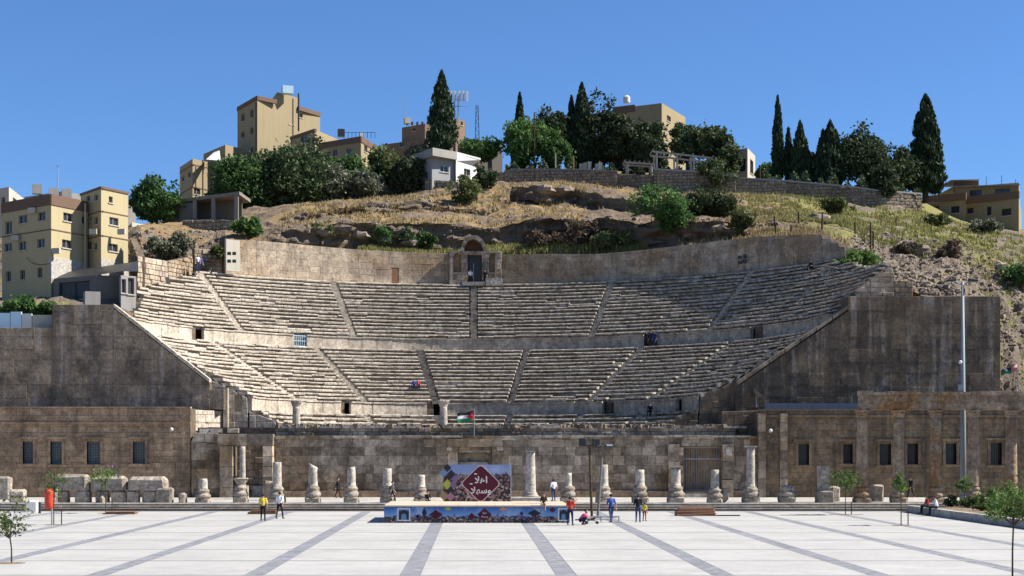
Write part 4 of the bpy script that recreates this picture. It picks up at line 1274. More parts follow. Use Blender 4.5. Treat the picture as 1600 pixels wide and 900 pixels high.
grass('wall_top_grass', M['dry_grass'], 1500, 1060, 1330, (.05, 1.3), 'dry grass along the top of the stained end of the back wall', .3, .7, 1.1)

def rocks(name, n, sel, s0, s1, seed, label, mat='rubblestone'):
    rg = random.Random(seed); mb = MB(); k = 0; tries = 0
    while k < n and tries < n*20:
        tries += 1
        r_ = sel(rg)
        if r_ is None: continue
        q = hill_at(*r_); s = s0*(s1/s0)**(rg.random()**2.2)
        mb.ball((q.x, q.y, q.z + s*.02), (s*rg.uniform(.8,1.4), s*rg.uniform(.8,1.2), s*rg.uniform(.5,.9)), 5, 4, jit=.28, rng=rg)
        k += 1
    o = mb.build(name, M[mat]); tag(o, label, 'rubble', kind='stuff')
rocks('rubble', 4200, lambda g: (g.uniform(1335,1640), g.uniform(.1, 3.4)), .07, .42, 91, 'loose rubble stones covering the slope behind the dark retaining wall')
rocks('rubble', 600, lambda g: (g.uniform(195,350), g.uniform(.2, 4.5)), .1, .45, 92, 'loose stones on the slope beside the yellow house')
rocks('rubble', 700, lambda g: (g.uniform(450,1330), g.choice((g.uniform(1.7,2.3), g.uniform(3.2,4.2)))), .08, .4, 93, 'loose stones along the rock ledges above the back wall')

# boulders and rock ledges one can pick out
rng = random.Random(95)
def boulder(px, py, w, h, label, seed, Y=None):
    q = hill_on(px, py)
    rg = random.Random(seed)
    o = MB().ball((q.x, q.y-.1, q.z + h*.25), (w/2, w*.4, h/2), 7, 5, jit=.26, rng=rg).build('boulder', M['rubblestone'], None, tuple(q))
    tag(o, label, 'rock')
for i, (px, py, w, h, lab) in enumerate(((1440,398,2.2,1.5,'large brown boulder high on the rubble slope'),(1480,392,1.6,1.1,'dark boulder on the rubble slope below the grass'),(1565,425,1.8,1.2,'boulder beside the green shrub at the picture edge'),(1410,392,2.6,1.6,'broad boulder above the stepped seat ends'),
        (600,378,2.0,1.0,'pale ledge stone among the shrubs left of the shrine'),(640,383,2.2,.9,'flat pale stone just above the back wall left of the shrine'),(535,362,3.0,1.2,'long pale rock ledge above the sunlit back wall'),(560,372,2.6,1.1,'lower pale rock ledge above the sunlit back wall'),(505,368,2.2,1.2,'grey rock at the left end of the ledges'),
        (1120,362,1.8,1.0,'pale rock under the green bushes right of the shrine'),(1085,372,2.2,.9,'low rock above the stained back wall'),(1280,345,2.6,1.1,'dark rock beside the fence posts'),(850,300,2.6,1.4,'reddish rock in the hollow under the terrace wall'),(885,302,2.2,1.3,'rock at the right edge of the hollow'))):
    boulder(px, py, w, h, lab, 200+i)
# ---------------------------------------------------------------- rubble walls on the hill
def rubble_wall(label, pts, seed, mat='rubblewall', course=.42, bw=.62, thick=.7, cap=None, rag=.1, name='terrace_wall'):
    """pts: (px, py of top, py of foot, Y)"""
    c = PT(pts[0][0], pts[0][2], pts[0][3])
    ro = empty(name, c, label, 'wall')
    for i, (a, b) in enumerate(zip(pts[:-1], pts[1:])):
        A = Vector((XX(a[0], a[3]), a[3], 0)); B = Vector((XX(b[0], b[3]), b[3], 0))
        d = B - A; L = d.length; d.normalize(); n = Vector((d.y, -d.x, 0))
        if n.y > 0: n = -n
        def mp(u, v, q, A=A, d=d, n=n):
            w = A + d*u + n*q
            return (w.x, w.y, v)
        za, zb_ = ZZ(a[1], a[3]), ZZ(b[1], b[3]); fa, fb = ZZ(a[2], a[3]) - 1.2, ZZ(b[2], b[3]) - 1.2
        poly = [(0, fa), (L, fb), (L, zb_), (0, za)]
        MB().prism([mp(u, v, 0) for u, v in poly], -n*thick).build('core', M['core'], ro)
        masonry(ro, [poly], mp, course, bw, M[mat], seed+i, depth=(.02, .16), limit=0, j=.02, c=.05, vary=.5)
        if cap:
            MB().prism([mp(0, za+.005, .12), mp(L, zb_+.005, .12), mp(L, zb_+cap, .12), mp(0, za+cap, .12)], -n*(thick+.2)).build('coping', M['concrete'], ro)
    return ro
rubble_wall('grey terrace wall under the cypress trees, above the hollow', [(775,276,292,211),(800,265,290,209),(895,265,288,208),(965,268,290,207)], 300, cap=.1)
rubble_wall('low terrace wall below the small pergola', [(958,271,296,207.5),(1022,274,298,205)], 310)
rubble_wall('terrace wall below the long pergola, with a pale top', [(1022,266,300,204.5),(1090,270,301,203.5),(1150,277,304,202.5)], 320, cap=.25)
rubble_wall('long stone wall running down to the small tree', [(1146,279,306,203),(1230,284,309,202.5),(1330,293,318,202),(1372,299,326,202),(1440,304,330,204)], 330, cap=.2)
rubble_wall('grey terraced wall under the concrete frame building', [(285,344,372,184),(345,343,370,183),(405,348,374,182)], 340)
rubble_wall('sloping masonry wall above the white floodlight panel', [(408,376,384,176.5),(440,354,380,178),(456,352,378,178.5)], 350, bw=.9)
rubble_wall('sunlit stone wall behind the two people at the top of the stairs', [(214,400,452,157),(262,408,442,162),(300,401,430,166.5)], 360, mat='backwall', course=.5, bw=.8)
rubble_wall('rough stone wall beside the white floodlight panel', [(303,388,428,167.5),(350,392,422,169)], 365, mat='backwall')
rubble_wall('broken stone pillar wall at the corner of the yellow house', [(203,372,450,160),(216,400,450,157.5)], 370)
rubble_wall('low ruined wall on the hilltop beside the white house', [(752,262,290,212),(776,268,290,211)], 375)
rubble_wall('retaining wall below the grey house', [(664,280,300,205.5),(716,284,302,205)], 378, mat='rubblewall', cap=.0)
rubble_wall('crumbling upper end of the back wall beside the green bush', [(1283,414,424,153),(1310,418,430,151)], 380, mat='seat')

# ---------------------------------------------------------------- houses
M['oldconcrete'] = paint('old_concrete', (.20,.18,.155), .2, .5, .9, .1, streak=.4)
M['brownhouse'] = paint('brown_house_render', (.20,.14,.10), .1, .4, .85, .1, streak=.3)
def on_line(A, B, px):
    k = (px - CX)/F
    ax, ay = A[0], A[1]; dx, dy = B[0]-A[0], B[1]-A[1]
    s = (k*ay - ax)/(dx - k*dy)
    return s
class House:
    def __init__(self, name, label, base, cat='building'):
        self.ro = empty(name, base, label, cat); self.wall = MB()
    def face(self, A, B, z0, z1, wins=(), mb=None, glass='glass', frame='winframe', depth=.22, sill=True, u_wins=()):
        """A, B: (x, y) ends of the facade; wins in picture units on this facade"""
        mb = mb or self.wall
        A, B = Vector((A[0], A[1], 0)), Vector((B[0], B[1], 0))
        d = B - A; L = d.length; d.normalize(); n = Vector((d.y, -d.x, 0))
        if n.dot(-A) < 0: n = -n
        P = lambda u, v, q=0: tuple(A + d*u + n*q + Vector((0, 0, v)))
        rects = []
        for (a, b, c_, e) in wins:
            s0, s1 = sorted((on_line(A, B, a)*L, on_line(A, B, b)*L)); Y = (A + d*(s0+s1)/2).y
            rects.append((max(.05, s0), min(L-.05, s1), ZZ(e, Y), ZZ(c_, Y)))
        rects += list(u_wins)
        us = sorted(set([0, L] + [r[0] for r in rects] + [r[1] for r in rects])); vs = sorted(set([z0, z1] + [r[2] for r in rects] + [r[3] for r in rects]))
        for u0, u1 in zip(us[:-1], us[1:]):
            for v0, v1 in zip(vs[:-1], vs[1:]):
                um, vm = (u0+u1)/2, (v0+v1)/2
                if any(r[0] < um < r[1] and r[2] < vm < r[3] for r in rects): continue
                mb.add([P(u0,v0), P(u1,v0), P(u1,v1), P(u0,v1)], [(0,1,2,3)])
        for (u0, u1, v0, v1) in rects:
            q = -depth
            mb.add([P(u0,v0), P(u1,v0), P(u1,v1), P(u0,v1), P(u0,v0,q), P(u1,v0,q), P(u1,v1,q), P(u0,v1,q)], [(0,1,5,4),(1,2,6,5),(2,3,7,6),(3,0,4,7)])
            w = empty('window', (0,0,0)); w.parent = self.ro
            MB().add([P(u0,v0,q), P(u1,v0,q), P(u1,v1,q), P(u0,v1,q)], [(0,1,2,3)]).build('pane', M[glass], w)
            fb = MB(); t_ = .07
            def bar(a0, a1, b0, b1, q0=q+.01, q1=q+.07):
                fb.add([P(a0,b0,q0),P(a1,b0,q0),P(a1,b1,q0),P(a0,b1,q0),P(a0,b0,q1),P(a1,b0,q1),P(a1,b1,q1),P(a0,b1,q1)], [(4,5,6,7),(0,1,5,4),(1,2,6,5),(2,3,7,6),(3,0,4,7)])
            bar(u0, u1, v0, v0+t_); bar(u0, u1, v1-t_, v1); bar(u0, u0+t_, v0+t_, v1-t_); bar(u1-t_, u1, v0+t_, v1-t_)
            if u1-u0 > .8: bar((u0+u1)/2-t_/2, (u0+u1)/2+t_/2, v0+t_, v1-t_)
            fb.build('window_frame', M[frame], w)
            if sill:
                sb = MB(); sb.add([P(u0-.1,v0-.1,-.05),P(u1+.1,v0-.1,-.05),P(u1+.1,v0,-.05),P(u0-.1,v0,-.05),P(u0-.1,v0-.1,.1),P(u1+.1,v0-.1,.1),P(u1+.1,v0,.1),P(u0-.1,v0,.1)], [(4,5,6,7),(0,1,5,4),(1,2,6,5),(2,3,7,6),(3,0,4,7)])
                sb.build('sill', M['cream'], w)
    def strip(self, A, B, z0, z1, mat, out=.06, name='band', back=.3):
        A, B = Vector((A[0], A[1], 0)), Vector((B[0], B[1], 0))
        d = (B - A).normalized(); n = Vector((d.y, -d.x, 0))
        if n.dot(-A) < 0: n = -n
        p = [A + n*out - d*out*.5, B + n*out + d*out*.5]
        MB().prism([tuple(p[0]+Vector((0,0,z0))), tuple(p[1]+Vector((0,0,z0))), tuple(p[1]+Vector((0,0,z1))), tuple(p[0]+Vector((0,0,z1)))], -n*(out+back)).build(name, M[mat], self.ro)
    def block(self, L, C, Rr, z0, z1, wl=(), wr=(), top=True, **kw):
        """three visible corners (x, y); the fourth is opposite C"""
        D = (L[0]+Rr[0]-C[0], L[1]+Rr[1]-C[1])
        self.face(L, C, z0, z1, wl, **kw); self.face(C, Rr, z0, z1, wr, **kw)
        self.wall.add([(Rr[0],Rr[1],z0),(D[0],D[1],z0),(D[0],D[1],z1),(Rr[0],Rr[1],z1)], [(0,1,2,3)]); self.wall.add([(D[0],D[1],z0),(L[0],L[1],z0),(L[0],L[1],z1),(D[0],D[1],z1)], [(0,1,2,3)])
        if top: MB().add([(q[0], q[1], z1-.02) for q in (L, C, Rr, D)], [(0,1,2,3)]).build('roof', M['concrete'], self.ro)
        return D
    def done(self, mat): return self.wall.build('wall', M[mat], self.ro)
def FP(px, Y): return (XX(px, Y), Y)
def far(C, px, ratio):
    """corner further off along the same eaves line: ratio of apparent heights gives the distance"""
    Y = C[1]*ratio
    return FP(px, Y)

# B1: yellow house at the left, two volumes
C = FP(80, 155); Lc = far(C, 3, 400/386); Rc = far(C, 137, 400/388)
h = House('apartment_house', 'yellow three-storey house with a brown roof edge and a white stone foot, beside the seats', (C[0], C[1], 17.5))
z1 = ZZ(305, 155); z0 = 16.5
wl = [(8,19,346,366),(29,43,336,349),(59,71,331,345),(7,19,380,393),(29,41,377,391),(58,70,373,387),(9,17,424,440),(31,39,422,437),(58,66,418,434)]
wr = [(99,114,333,346),(97,113,375,388),(128,134,338,350)]
h.block(Lc, C, Rc, z0, z1, wl, wr)
for (A, B) in ((Lc, C), (C, Rc)):
    h.strip(A, B, ZZ(320,155), z1+.12, 'brownband', .08, 'parapet'); h.strip(A, B, ZZ(359,155), ZZ(357.4,155), 'brownband', .05, 'string_course')
h.strip(C, Rc, ZZ(437,155), ZZ(401,155), 'whitestone', .05, 'stone_foot')
C2 = FP(158, 157.5); L2 = far(C2, 126, 1.028); R2 = far(C2, 200, 1.022)
z2 = ZZ(294, 157.5)
h.block(L2, C2, R2, z0, z2, [(135,141,306,315),(147,153,304,314),(139,143,340,346),(147,153,339,351),(146,152,380,391),(132,143,379,391)], [(170,176,307,317),(171,185,340,352),(170,184,381,393)])
for (A, B) in ((L2, C2), (C2, R2)):
    h.strip(A, B, z2-.05, z2+.18, 'brownband', .1, 'parapet')
    for py in (329, 367): h.strip(A, B, ZZ(py+1.4,157.5), ZZ(py,157.5), 'brownband', .05, 'string_course')
h.strip(C2, R2, ZZ(430,157.5), ZZ(405,157.5), 'whitestone', .05, 'stone_foot')
h.done('yellow')
# fittings on the facades
for (px, py, Y) in ((24,372,158.6),(50,329,156.9),(88,392,155.4),(146,362,157.9),(190,362,158.8)):
    q = PT(px, py, Y - .3)
    MB().rbox(q, (.8,.35,.55), -.2).build('air_conditioner', M['cream'], h.ro)
MB().tube([PT(41,402,157.3), PT(50,411,156.8), PT(62,414,156.2), PT(78,412,155)], .03, 5).build('cable', M['iron'], h.ro)
MB().tube([PT(133,438,158.8), PT(133,318,158.8)], .07, 6).build('downpipe', M['cream'], h.ro)
# roof clutter
for i, (px, py, Y) in enumerate(((58,296,166),(104,303,164),(84,302,163))):
    q = PT(px, py, Y)
    MB().rbox(q, (1.0, .8, 1.0), .3).build('roof_tank', M['concrete'], h.ro)
q = PT(90, 300, 163)
an = empty('aerial', q, 'thin metal aerial mast on the roof of the yellow house', 'aerial')
MB().tube([q, q + Vector((0,0,ZZ(257,163)-ZZ(300,163)))], [.07,.04], 6).build('mast', M['steel'], an)
MB().tube([PT(86,259,163), PT(94,259,163)], .03, 5).build('crossbar', M['steel'], an)

# white houses far behind at the left edge
h = House('white_house', 'white flat-roofed houses stepping up at the picture edge', (XX(0,240), 240, 30), 'building')
h.block(FP(-60,235), FP(14,228), FP(40,240), 30, ZZ(292,228), [(2,8,308,318),(2,8,330,340)], [(20,26,310,320)])
h.done('cream')
h = House('grey_house', 'long low grey roofline behind the yellow house', (XX(90,260), 260, 30))
h.block(FP(38,262), FP(110,255), FP(212,262), 30, ZZ(302,255), [(60,66,304,309)], [(150,156,306,312)])
h.done('concrete')
h = House('small_white_house', 'small cream house between the yellow house and the green tree', (XX(215,195), 195, 30))
h.block(FP(200,197), FP(206,193), FP(232,196), 30, ZZ(347,193), [], [(214,219,352,358)])
h.done('cream')

# dark sheds in front of the yellow house
h = House('dark_shed', 'dark low building with black awnings below the yellow house', (XX(150,150), 150, 17.5))
h.block(FP(84,153), FP(150,150), FP(214,151), 16.5, ZZ(430,150), [(92,140,440,468)], [], frame='black', glass='black')
MB().add([PT(80,441,153.2), PT(190,424,148.4), PT(216,424,150), PT(216,408,156), PT(100,425,158)], [(0,1,2,3,4)]).build('awning', M['black'], h.ro)
h.done('darkconcrete')
h = House('grey_shed', 'small concrete shed beside the top of the sloping wall', (XX(165,144), 144, 17.5))
h.block(FP(130,145), FP(133,143.5), FP(157,144), 16.5, ZZ(455,143.5)); h.done('concrete')
h = House('broken_kiosk', 'broken grey wall with dark posters beside the seats', (XX(200,149), 149, 17.5))
h.block(FP(186,150), FP(189,148), FP(212,149), 16.5, ZZ(430,148), [], [(190,197,436,458),(200,210,434,460)], frame='concrete', glass='black'); h.done('concrete')

# B3: small yellow block and B4: tower
C = FP(301,236); h = House('apartment_house', 'ochre stepped house with a white awning, left of the tall tower', (C[0], C[1], 40))
h.block(FP(281,243), C, FP(372,244), 40, ZZ(248,236), [(284,288,276,284),(294,298,269,278)], [(303,313,293,304)])
h.block(FP(318,246), FP(352,238.5), FP(380,242), 40, ZZ(226,238.5), [], [(356,360,240,246)])
for py in (292, 257): h.strip(FP(281,243), C, ZZ(py+1,236), ZZ(py-.6,236), 'brownband', .06, 'string_course'); h.strip(C, FP(372,244), ZZ(py+1,236), ZZ(py-.6,236), 'brownband', .06, 'string_course')
MB().tube([PT(317,306,236.5), PT(317,250,236.5)], .12, 6).build('downpipe', M['brownband'], h.ro)
MB().add([PT(322,249,235.5), PT(345,251,235.5), PT(343,235,238), PT(334,238,238)], [(0,1,2,3)]).build('awning', M['white'], h.ro)
h.done('yellow2')
C = FP(402,240); h = House('tower_block', 'tall ochre tower block with a brown roof edge on the hilltop', (C[0], C[1], 42))
Lc, Rc = FP(371,248), FP(500,252)
z1 = ZZ(150,240)
h.block(Lc, C, Rc, 42, z1, [(377,382,178,190),(391,396,171,184),(377,382,206,216),(391,396,199,210),(377,382,235,245),(391,396,230,240)], [(451,460,183,195),(468,473,178,184)])
h.block(FP(424,249), FP(433,243.7), FP(467,247.75), 42, ZZ(144,243.7))
for A, B in ((Lc, C), (C, FP(432,242.7)), (FP(467,247.3), Rc)): h.strip(A, B, z1-.6, z1+.05, 'brownband', .1, 'parapet')
MB().tube([PT(466.5,205,246.6), PT(466.5,146,246.6)], .14, 6).build('downpipe', M['iron'], h.ro)
for px in (386, 400): h.strip(FP(px,244.5 if px < 390 else 240.4), FP(px+1.2,244.2 if px < 390 else 240.2), 42, z1-.9, 'brownband', .12, 'pilaster')
MB().rbox(PT(449,141,244), (1.7,1.4,1.2), .3).build('water_tank', M['lightblue'], h.ro)
h.done('yellow2')
# B5: low ochre houses right of the tower
C = FP(492,232); h = House('flat_roofed_house', 'low ochre house with a brown roof edge and railing behind the pines', (C[0], C[1], 42))
h.block(FP(454,238), C, FP(530,240), 40, ZZ(202,232), [(470,480,212,224)], [])
C5 = FP(564,228); h.block(FP(499,233), C5, FP(590,236), 40, ZZ(215,228), [(541,549,232,243),(520,527,234,244)], [(569,574,228,238)])
h.strip(FP(499,233), C5, ZZ(222,228), ZZ(213,228), 'brownband', .1, 'parapet'); h.strip(C5, FP(590,236), ZZ(222,228), ZZ(213,228), 'brownband', .1, 'parapet'); h.strip(FP(454,238), C, ZZ(206,232), ZZ(201,232), 'brownband', .1, 'parapet')
for k in range(9):
    px = 538 + k*6; MB().tube([PT(px,216,231), PT(px,206.5,231)], .04, 5).build('railing_post', M['iron'], h.ro)
MB().tube([PT(538,207,231), PT(586,207,231)], .04, 5).build('handrail', M['iron'], h.ro)
MB().rbox(PT(533,208,232), (1.0,1.0,1.1), .2).build('water_tank', M['black'], h.ro); MB().rbox(PT(565,211,232), (.7,.7,.7), .2).build('water_tank', M['white'], h.ro)
h.done('yellow2')
# B6 brown building with a slim tower
C = FP(668,238); h = House('brown_house', 'brown flat-roofed building behind the largest cypress', (C[0], C[1], 44))
h.block(FP(598,243), C, FP(727,246), 42, ZZ(216,238), [(625,632,222,230)], [])
h.block(FP(628,242), FP(664,239), FP(715,243), 42, ZZ(193,239), [(645,650,200,205)], [])
for k in range(5): MB().rbox(PT(636+k*8,193,241), (.35,.3,.5)).build('roof_post', M['brownband'], h.ro)
h.block(FP(708,240), FP(712,238), FP(727,240), 42, ZZ(185,238), [], [(720,723,190,196)])
MB().rbox(PT(636,189,240), (.9,.8,.9), .3).build('water_tank', M['cream'], h.ro)
for a in (632, 643): MB().tube([PT(a,190,240), PT(a-.6,152 if a < 640 else 168,240)], .035, 5).build('aerial', M['steel'], h.ro)
h.done('brownhouse')
h = House('low_hill_house', 'low dark green and brown house behind the bushes, right of the white house', (XX(750,226), 226, 44))
h.block(FP(715,228), FP(722,224), FP(785,227), 42, ZZ(219,224)); h.done('darkconcrete')

# B7 grey and white house with a sloping roof slab
C = FP(675,205); Lc = FP(628,212); Rc = FP(712,207.5)
h = House('grey_house', 'grey house with a pale overhanging roof slab and white side wing, above the dry slope', (C[0], C[1], 39))
h.face(Lc, C, 38, ZZ(246,205), []); h.face(C, Rc, 38, ZZ(246,205), [(688,701,259,269)], frame='white')
h.wall.add([(Rc[0],Rc[1],38),(XX(665,218),218,38),(XX(665,218),218,ZZ(246,205)),(Rc[0],Rc[1],ZZ(246,205))], [(0,1,2,3)])
h.done('greyrender')
roofp = [PT(625,249,212.5), PT(676,241,203.6), PT(714,250,206.6), PT(750,247,212), PT(690,246,222)]
zr = ZZ(240, 204)
pts = [(p_.x, p_.y, 0) for p_ in roofp]
MB().prism([(a, b, ZZ(246,205)+.003) for a, b, _ in pts[:3]] + [(XX(668,220), 220, ZZ(246,205)+.003)], (0, 0, 1.05)).build('roof_slab', M['concrete'], h.ro)
wg = MB()
A, B = FP(712.5,206.9), FP(740,210)
def wz(py, Y): return ZZ(py, Y)
h2 = House('white_house', 'bright white side wing with a slanting roof edge, next to the grey house', (A[0], A[1], 39))
h2.face(A, B, 39.5, wz(254, 208), [(725,735,264,274)], glass='glass')
h2.wall.add([(A[0],A[1],wz(254,208)), (B[0],B[1],wz(254,208)), (XX(750,210),210,wz(250,210)), (A[0],A[1],wz(240,207))], [(0,1,2,3)])
h2.wall.add([(B[0],B[1],39.5), (XX(748,214),214,39.5), (XX(748,214),214,wz(254,208)), (B[0],B[1],wz(254,208))], [(0,1,2,3)])
MB().prism([(A[0],A[1]+.01,wz(240,207)+.003), (XX(751,210),210,wz(250,210)+.003), (XX(742,216),216,wz(250,210)+.003), (XX(700,214),214,wz(240,207)+.003)], (0,0,.25)).build('roof', M['white'], h2.ro)
h2.done('white')

# B8 unfinished concrete frame building on the terrace
ro = empty('concrete_frame_building', (XX(330,188), 188, ZZ(345,188)), 'open concrete frame building with dark bays on the stone terrace', 'building')
def fp(px, py, Y): return PT(px, py, Y)
q0, q1 = FP(274,191), FP(372,187)
MB().prism([PT(274,317,191), PT(374,304,187), PT(374,299,187), PT(274,312,191)], (.5, 6, 0)).build('roof_slab', M['oldconcrete'], ro)
for i, px in enumerate((277, 304, 333, 369)):
    Y = lerp(191, 187, (px-274)/98)
    MB().prism([PT(px-3,346,Y), PT(px+3,346,Y), PT(px+3,lerp(317,304,(px-274)/100),Y), PT(px-3,lerp(317,304,(px-274)/100),Y)], (0,.5,0)).build('post', M['oldconcrete'], ro)
MB().prism([PT(272,350,195), PT(378,350,190.5), PT(378,300,190.5), PT(272,313,195)], (0,.4,0)).build('back_wall', M['darkconcrete'], ro)
MB().prism([PT(274,346,191), PT(303,345,189.9), PT(303,316,189.9), PT(274,319,191)], (0,.2,0)).build('infill_panel', M['darkconcrete'], ro)

# B9 ochre house behind the dark trees
C = FP(1034,236); h = House('ochre_house', 'ochre flat-roofed house rising behind the dark pines', (C[0], C[1], 44))
h.block(FP(958,240), C, FP(1071,246), 44, ZZ(161,236), [(975,982,185,195)], [(1042,1048,181,190)])
h.strip(FP(958,240), FP(992,238.2), ZZ(174,238), ZZ(163,238), 'brownband', .08, 'parapet')
MB().lathe([(.5,0),(.55,.1),(.55,.9),(.3,1.15)], tuple(PT(979,161,239)), 14).build('water_tank', M['white'], h.ro)
h.done('yellow2')
# B10 small cream house
C = FP(1168,216); h = House('cream_house', 'small cream house with dark doorways at the end of the terrace', (C[0], C[1], 41))
h.block(FP(1134,219), C, FP(1180,222), 40, ZZ(231,216), [(1154,1165,248,268)], [(1172,1177,250,272)], frame='iron')
h.block(FP(1120,222), FP(1146,218.5), FP(1152,222), 40, ZZ(226,218.5)); h.done('cream')
MB().rbox(PT(1140,213,218), (.9,.5,.14), 0, tilt=-.7).build('solar_panel', M['black'], h.ro)
MB().tube([PT(1140,228,218.5), PT(1140,214,218.2)], .05, 5).build('panel_post', M['iron'], h.ro)
# B11 house at the right
C = FP(1592,219); h = House('yellow_house', 'ochre house with red brown balconies at the edge of the slope', (XX(1520,222), 222, 36))
h.face(FP(1449,226), FP(1509,223), 34, ZZ(314,224), [(1457,1467,322,329),(1486,1499,322,333)], frame='iron')
h.face(FP(1509,224.5), C, 34, ZZ(314,222), [(1511,1521,325,334),(1542,1549,323,337),(1565,1580,326,337)], frame='iron')
h.face(C, FP(1596,232), 34, ZZ(314,222)); h.face(FP(1449,226), FP(1447,234), 34, ZZ(314,224))
h.face(FP(1492,228), FP(1592,224), ZZ(314,224), ZZ(289,226), [(1515,1534,297,306),(1555,1578,295,306)], frame='iron'); h.face(FP(1592,224), FP(1594,232), ZZ(314,224), ZZ(289,226))
h.face(FP(1490,229), FP(1529,228), ZZ(300,228), ZZ(281,228)); 
h.done('yellow2')
h.strip(FP(1449,225.6), FP(1509,222.8), ZZ(314,224), ZZ(303,224), 'brownband', .1, 'balcony'); h.strip(FP(1509,223.9), C, ZZ(315,222), ZZ(304,222), 'brownband', .1, 'balcony')
MB().prism([PT(1486,282,228), PT(1530,281,227), PT(1530,280,227), PT(1486,281,228)], (0,6,0)).build('roof', M['concrete'], h.ro); MB().prism([PT(1490,292,227.6), PT(1594,289,223), PT(1594,287.6,223), PT(1490,290.6,227.6)], (0,9,0)).build('roof', M['concrete'], h.ro)
h.strip(FP(1490,228.8), FP(1529,227.8), ZZ(290,228), ZZ(282.5,228), 'brownband', .05, 'parapet')
MB().add([PT(1450,292,224), PT(1464,294,223.6), PT(1463,304,223.6), PT(1452,304,224)], [(0,1,2,3)]).build('hanging_blanket', M['cream'], h.ro)
for px, py in ((1541,276),(1565,274),(1587,280)): MB().tube([PT(px,290,225), PT(px,py,225)], .04, 5).build('roof_rod', M['iron'], h.ro)

# pergolas, masts
def pergola(label, posts, beam, Y, depth):
    ro = empty('pergola', PT(posts[0][0], posts[0][1], Y), label, 'pergola')
    for (px, pb, pt_) in posts:
        for dy in (0, depth): MB().tube([PT(px,pb,Y) + Vector((0,dy,0)), PT(px,pt_,Y) + Vector((0,dy,0))], .13, 6).build('post', M['concrete'], ro)
    (a, ya), (b, yb) = beam
    for dy in (0, depth): MB().prism([PT(a,ya+1.4,Y)+Vector((0,dy-.1,0)), PT(b,yb+1.4,Y)+Vector((0,dy-.1,0)), PT(b,yb-1.2,Y)+Vector((0,dy-.1,0)), PT(a,ya-1.2,Y)+Vector((0,dy-.1,0))], (0,.25,0)).build('beam', M['concrete'], ro)
    n = 7
    for k in range(n):
        px = lerp(a, b, k/(n-1)); py = lerp(ya, yb, k/(n-1)) - 1.6
        q = PT(px, py, Y); MB().box(q.x-.06, q.x+.06, Y-.5, Y+depth+.5, q.z-.02, q.z+.12).build('rafter', M['concrete'], ro)
pergola('long weathered pergola on the terrace wall', [(1026,270,238),(1058,272,240),(1084,274,243),(1112,276,246)], ((1020,236.5),(1114,247)), 207, 3)
pergola('short low pergola left of the long one', [(981,272,255),(1018,274,257)], ((976,253.5),(1022,256.5)), 208, 2)
ro = empty('cell_mast', PT(715,190,237), 'cell phone mast with white panel antennas beside the cypress', 'mast')
for a in (710, 716): MB().tube([PT(a,192,237), PT(a,150,237)], .09, 6).build('mast_leg', M['steel'], ro)
for py in (146, 156, 166): MB().tube([PT(698,py,237), PT(732,py,237)], .06, 5).build('crossbar', M['steel'], ro)
for a in (699, 705, 711, 718, 724, 730): MB().rbox(PT(a,150,236.8), (.28,.16,1.6), .2).build('panel_antenna', M['white'], ro)
MB().lathe([(.05,0),(.4,.1),(.45,.14)], tuple(PT(706,202,236.5)), 12).build('dish', M['white'], ro)
ro = empty('lattice_mast', PT(745,222,240), 'thin lattice mast on the skyline right of the cell mast', 'mast')
for a, b in ((742.5,744),(749,747)): MB().tube([PT(a,222,240), PT(b,164,240)], .06, 5).build('mast_leg', M['iron'], ro)
for k in range(9):
    y0 = 220 - k*6; a, b = lerp(742.5,744,k/9), lerp(749,747,k/9); MB().tube([PT(a if k % 2 else b,y0,240), PT(b if k % 2 else a,y0-6,240)], .035, 4).build('brace', M['iron'], ro)
def pole(px, pb, pt_, Y, label, name='utility_pole', r=.12, mat='bark', cat='pole'):
    o = MB().tube([PT(px,pb,Y), PT(px,pt_,Y)], [r, r*.8], 7).build(name, M[mat], None, tuple(PT(px,pb,Y))); tag(o, label, cat)
pole(835, 262, 176, 214, 'dark wooden pole standing among the trees right of the thin cypress')
pole(800, 262, 192, 226, 'grey pole left of the thin cypress', r=.2, mat='steel')
pole(868, 262, 240, 211, 'short pale pole on the terrace wall', r=.1, mat='concrete'); pole(896, 264, 244, 211, 'reddish short pole below the twin cypress', r=.1, mat='brownwood')
pole(1187, 284, 258, 206, 'dark post on the wall right of the cream house', r=.16)
fence = [(1180,346,328),(1213,355,338),(1210,366,346),(1249,352,331),(1282,357,332),(1282,364,344),(1335,366,347),(1361,394,348),(1365,390,362),(1300,350,338),(1400,352,340),(1237,368,352)]
for i, (px, pb, pt_) in enumerate(fence):
    q = hill_on(px, pb); top = q + Vector((0, 0, (pb-pt_)*q.y/F))
    o = MB().tube([q - Vector((0,0,.4)), top], .09, 6).build('fence_post', M['bark'], None, tuple(q))
    tag(o, 'leaning dark fence post on the green slope beyond the back wall', 'post', 'fence posts on the green slope')
for i, px in enumerate((908, 914, 921, 933, 938)):
    Y = 211; o = MB().rbox(PT(px, 262, Y), (.5,.4,1.0+.3*(i%3)), 0, .03, random.Random(i)).build('garden_pillar', M['concrete'], None, tuple(PT(px,268,Y))); tag(o, 'small pale concrete pillar on the terrace wall under the dark trees', 'pillar', 'small pillars on the terrace wall')
# panels and tank at the far left
for i, (a, b, c_, d_, m) in enumerate(((-10,16,489,512,'lightblue'),(16,34,487,512,'lightblue'),(34,50,490,512,'white'),(50,82,492,512,'cream'))):
    Y = 138.5
    o = bx('site_panel', M[m], None, XX(a,Y)+.03, XX(b,Y)-.03, Y, Y+.2, ZZ(d_,Y), ZZ(c_,Y), loc=(XX(a,Y), Y, ZZ(d_,Y)))
    tag(o, ['pale blue panel at the picture edge on the retaining wall','light blue panel second from the picture edge','white panel on the retaining wall','cream panel nearest the step of the retaining wall'][i], 'panel')
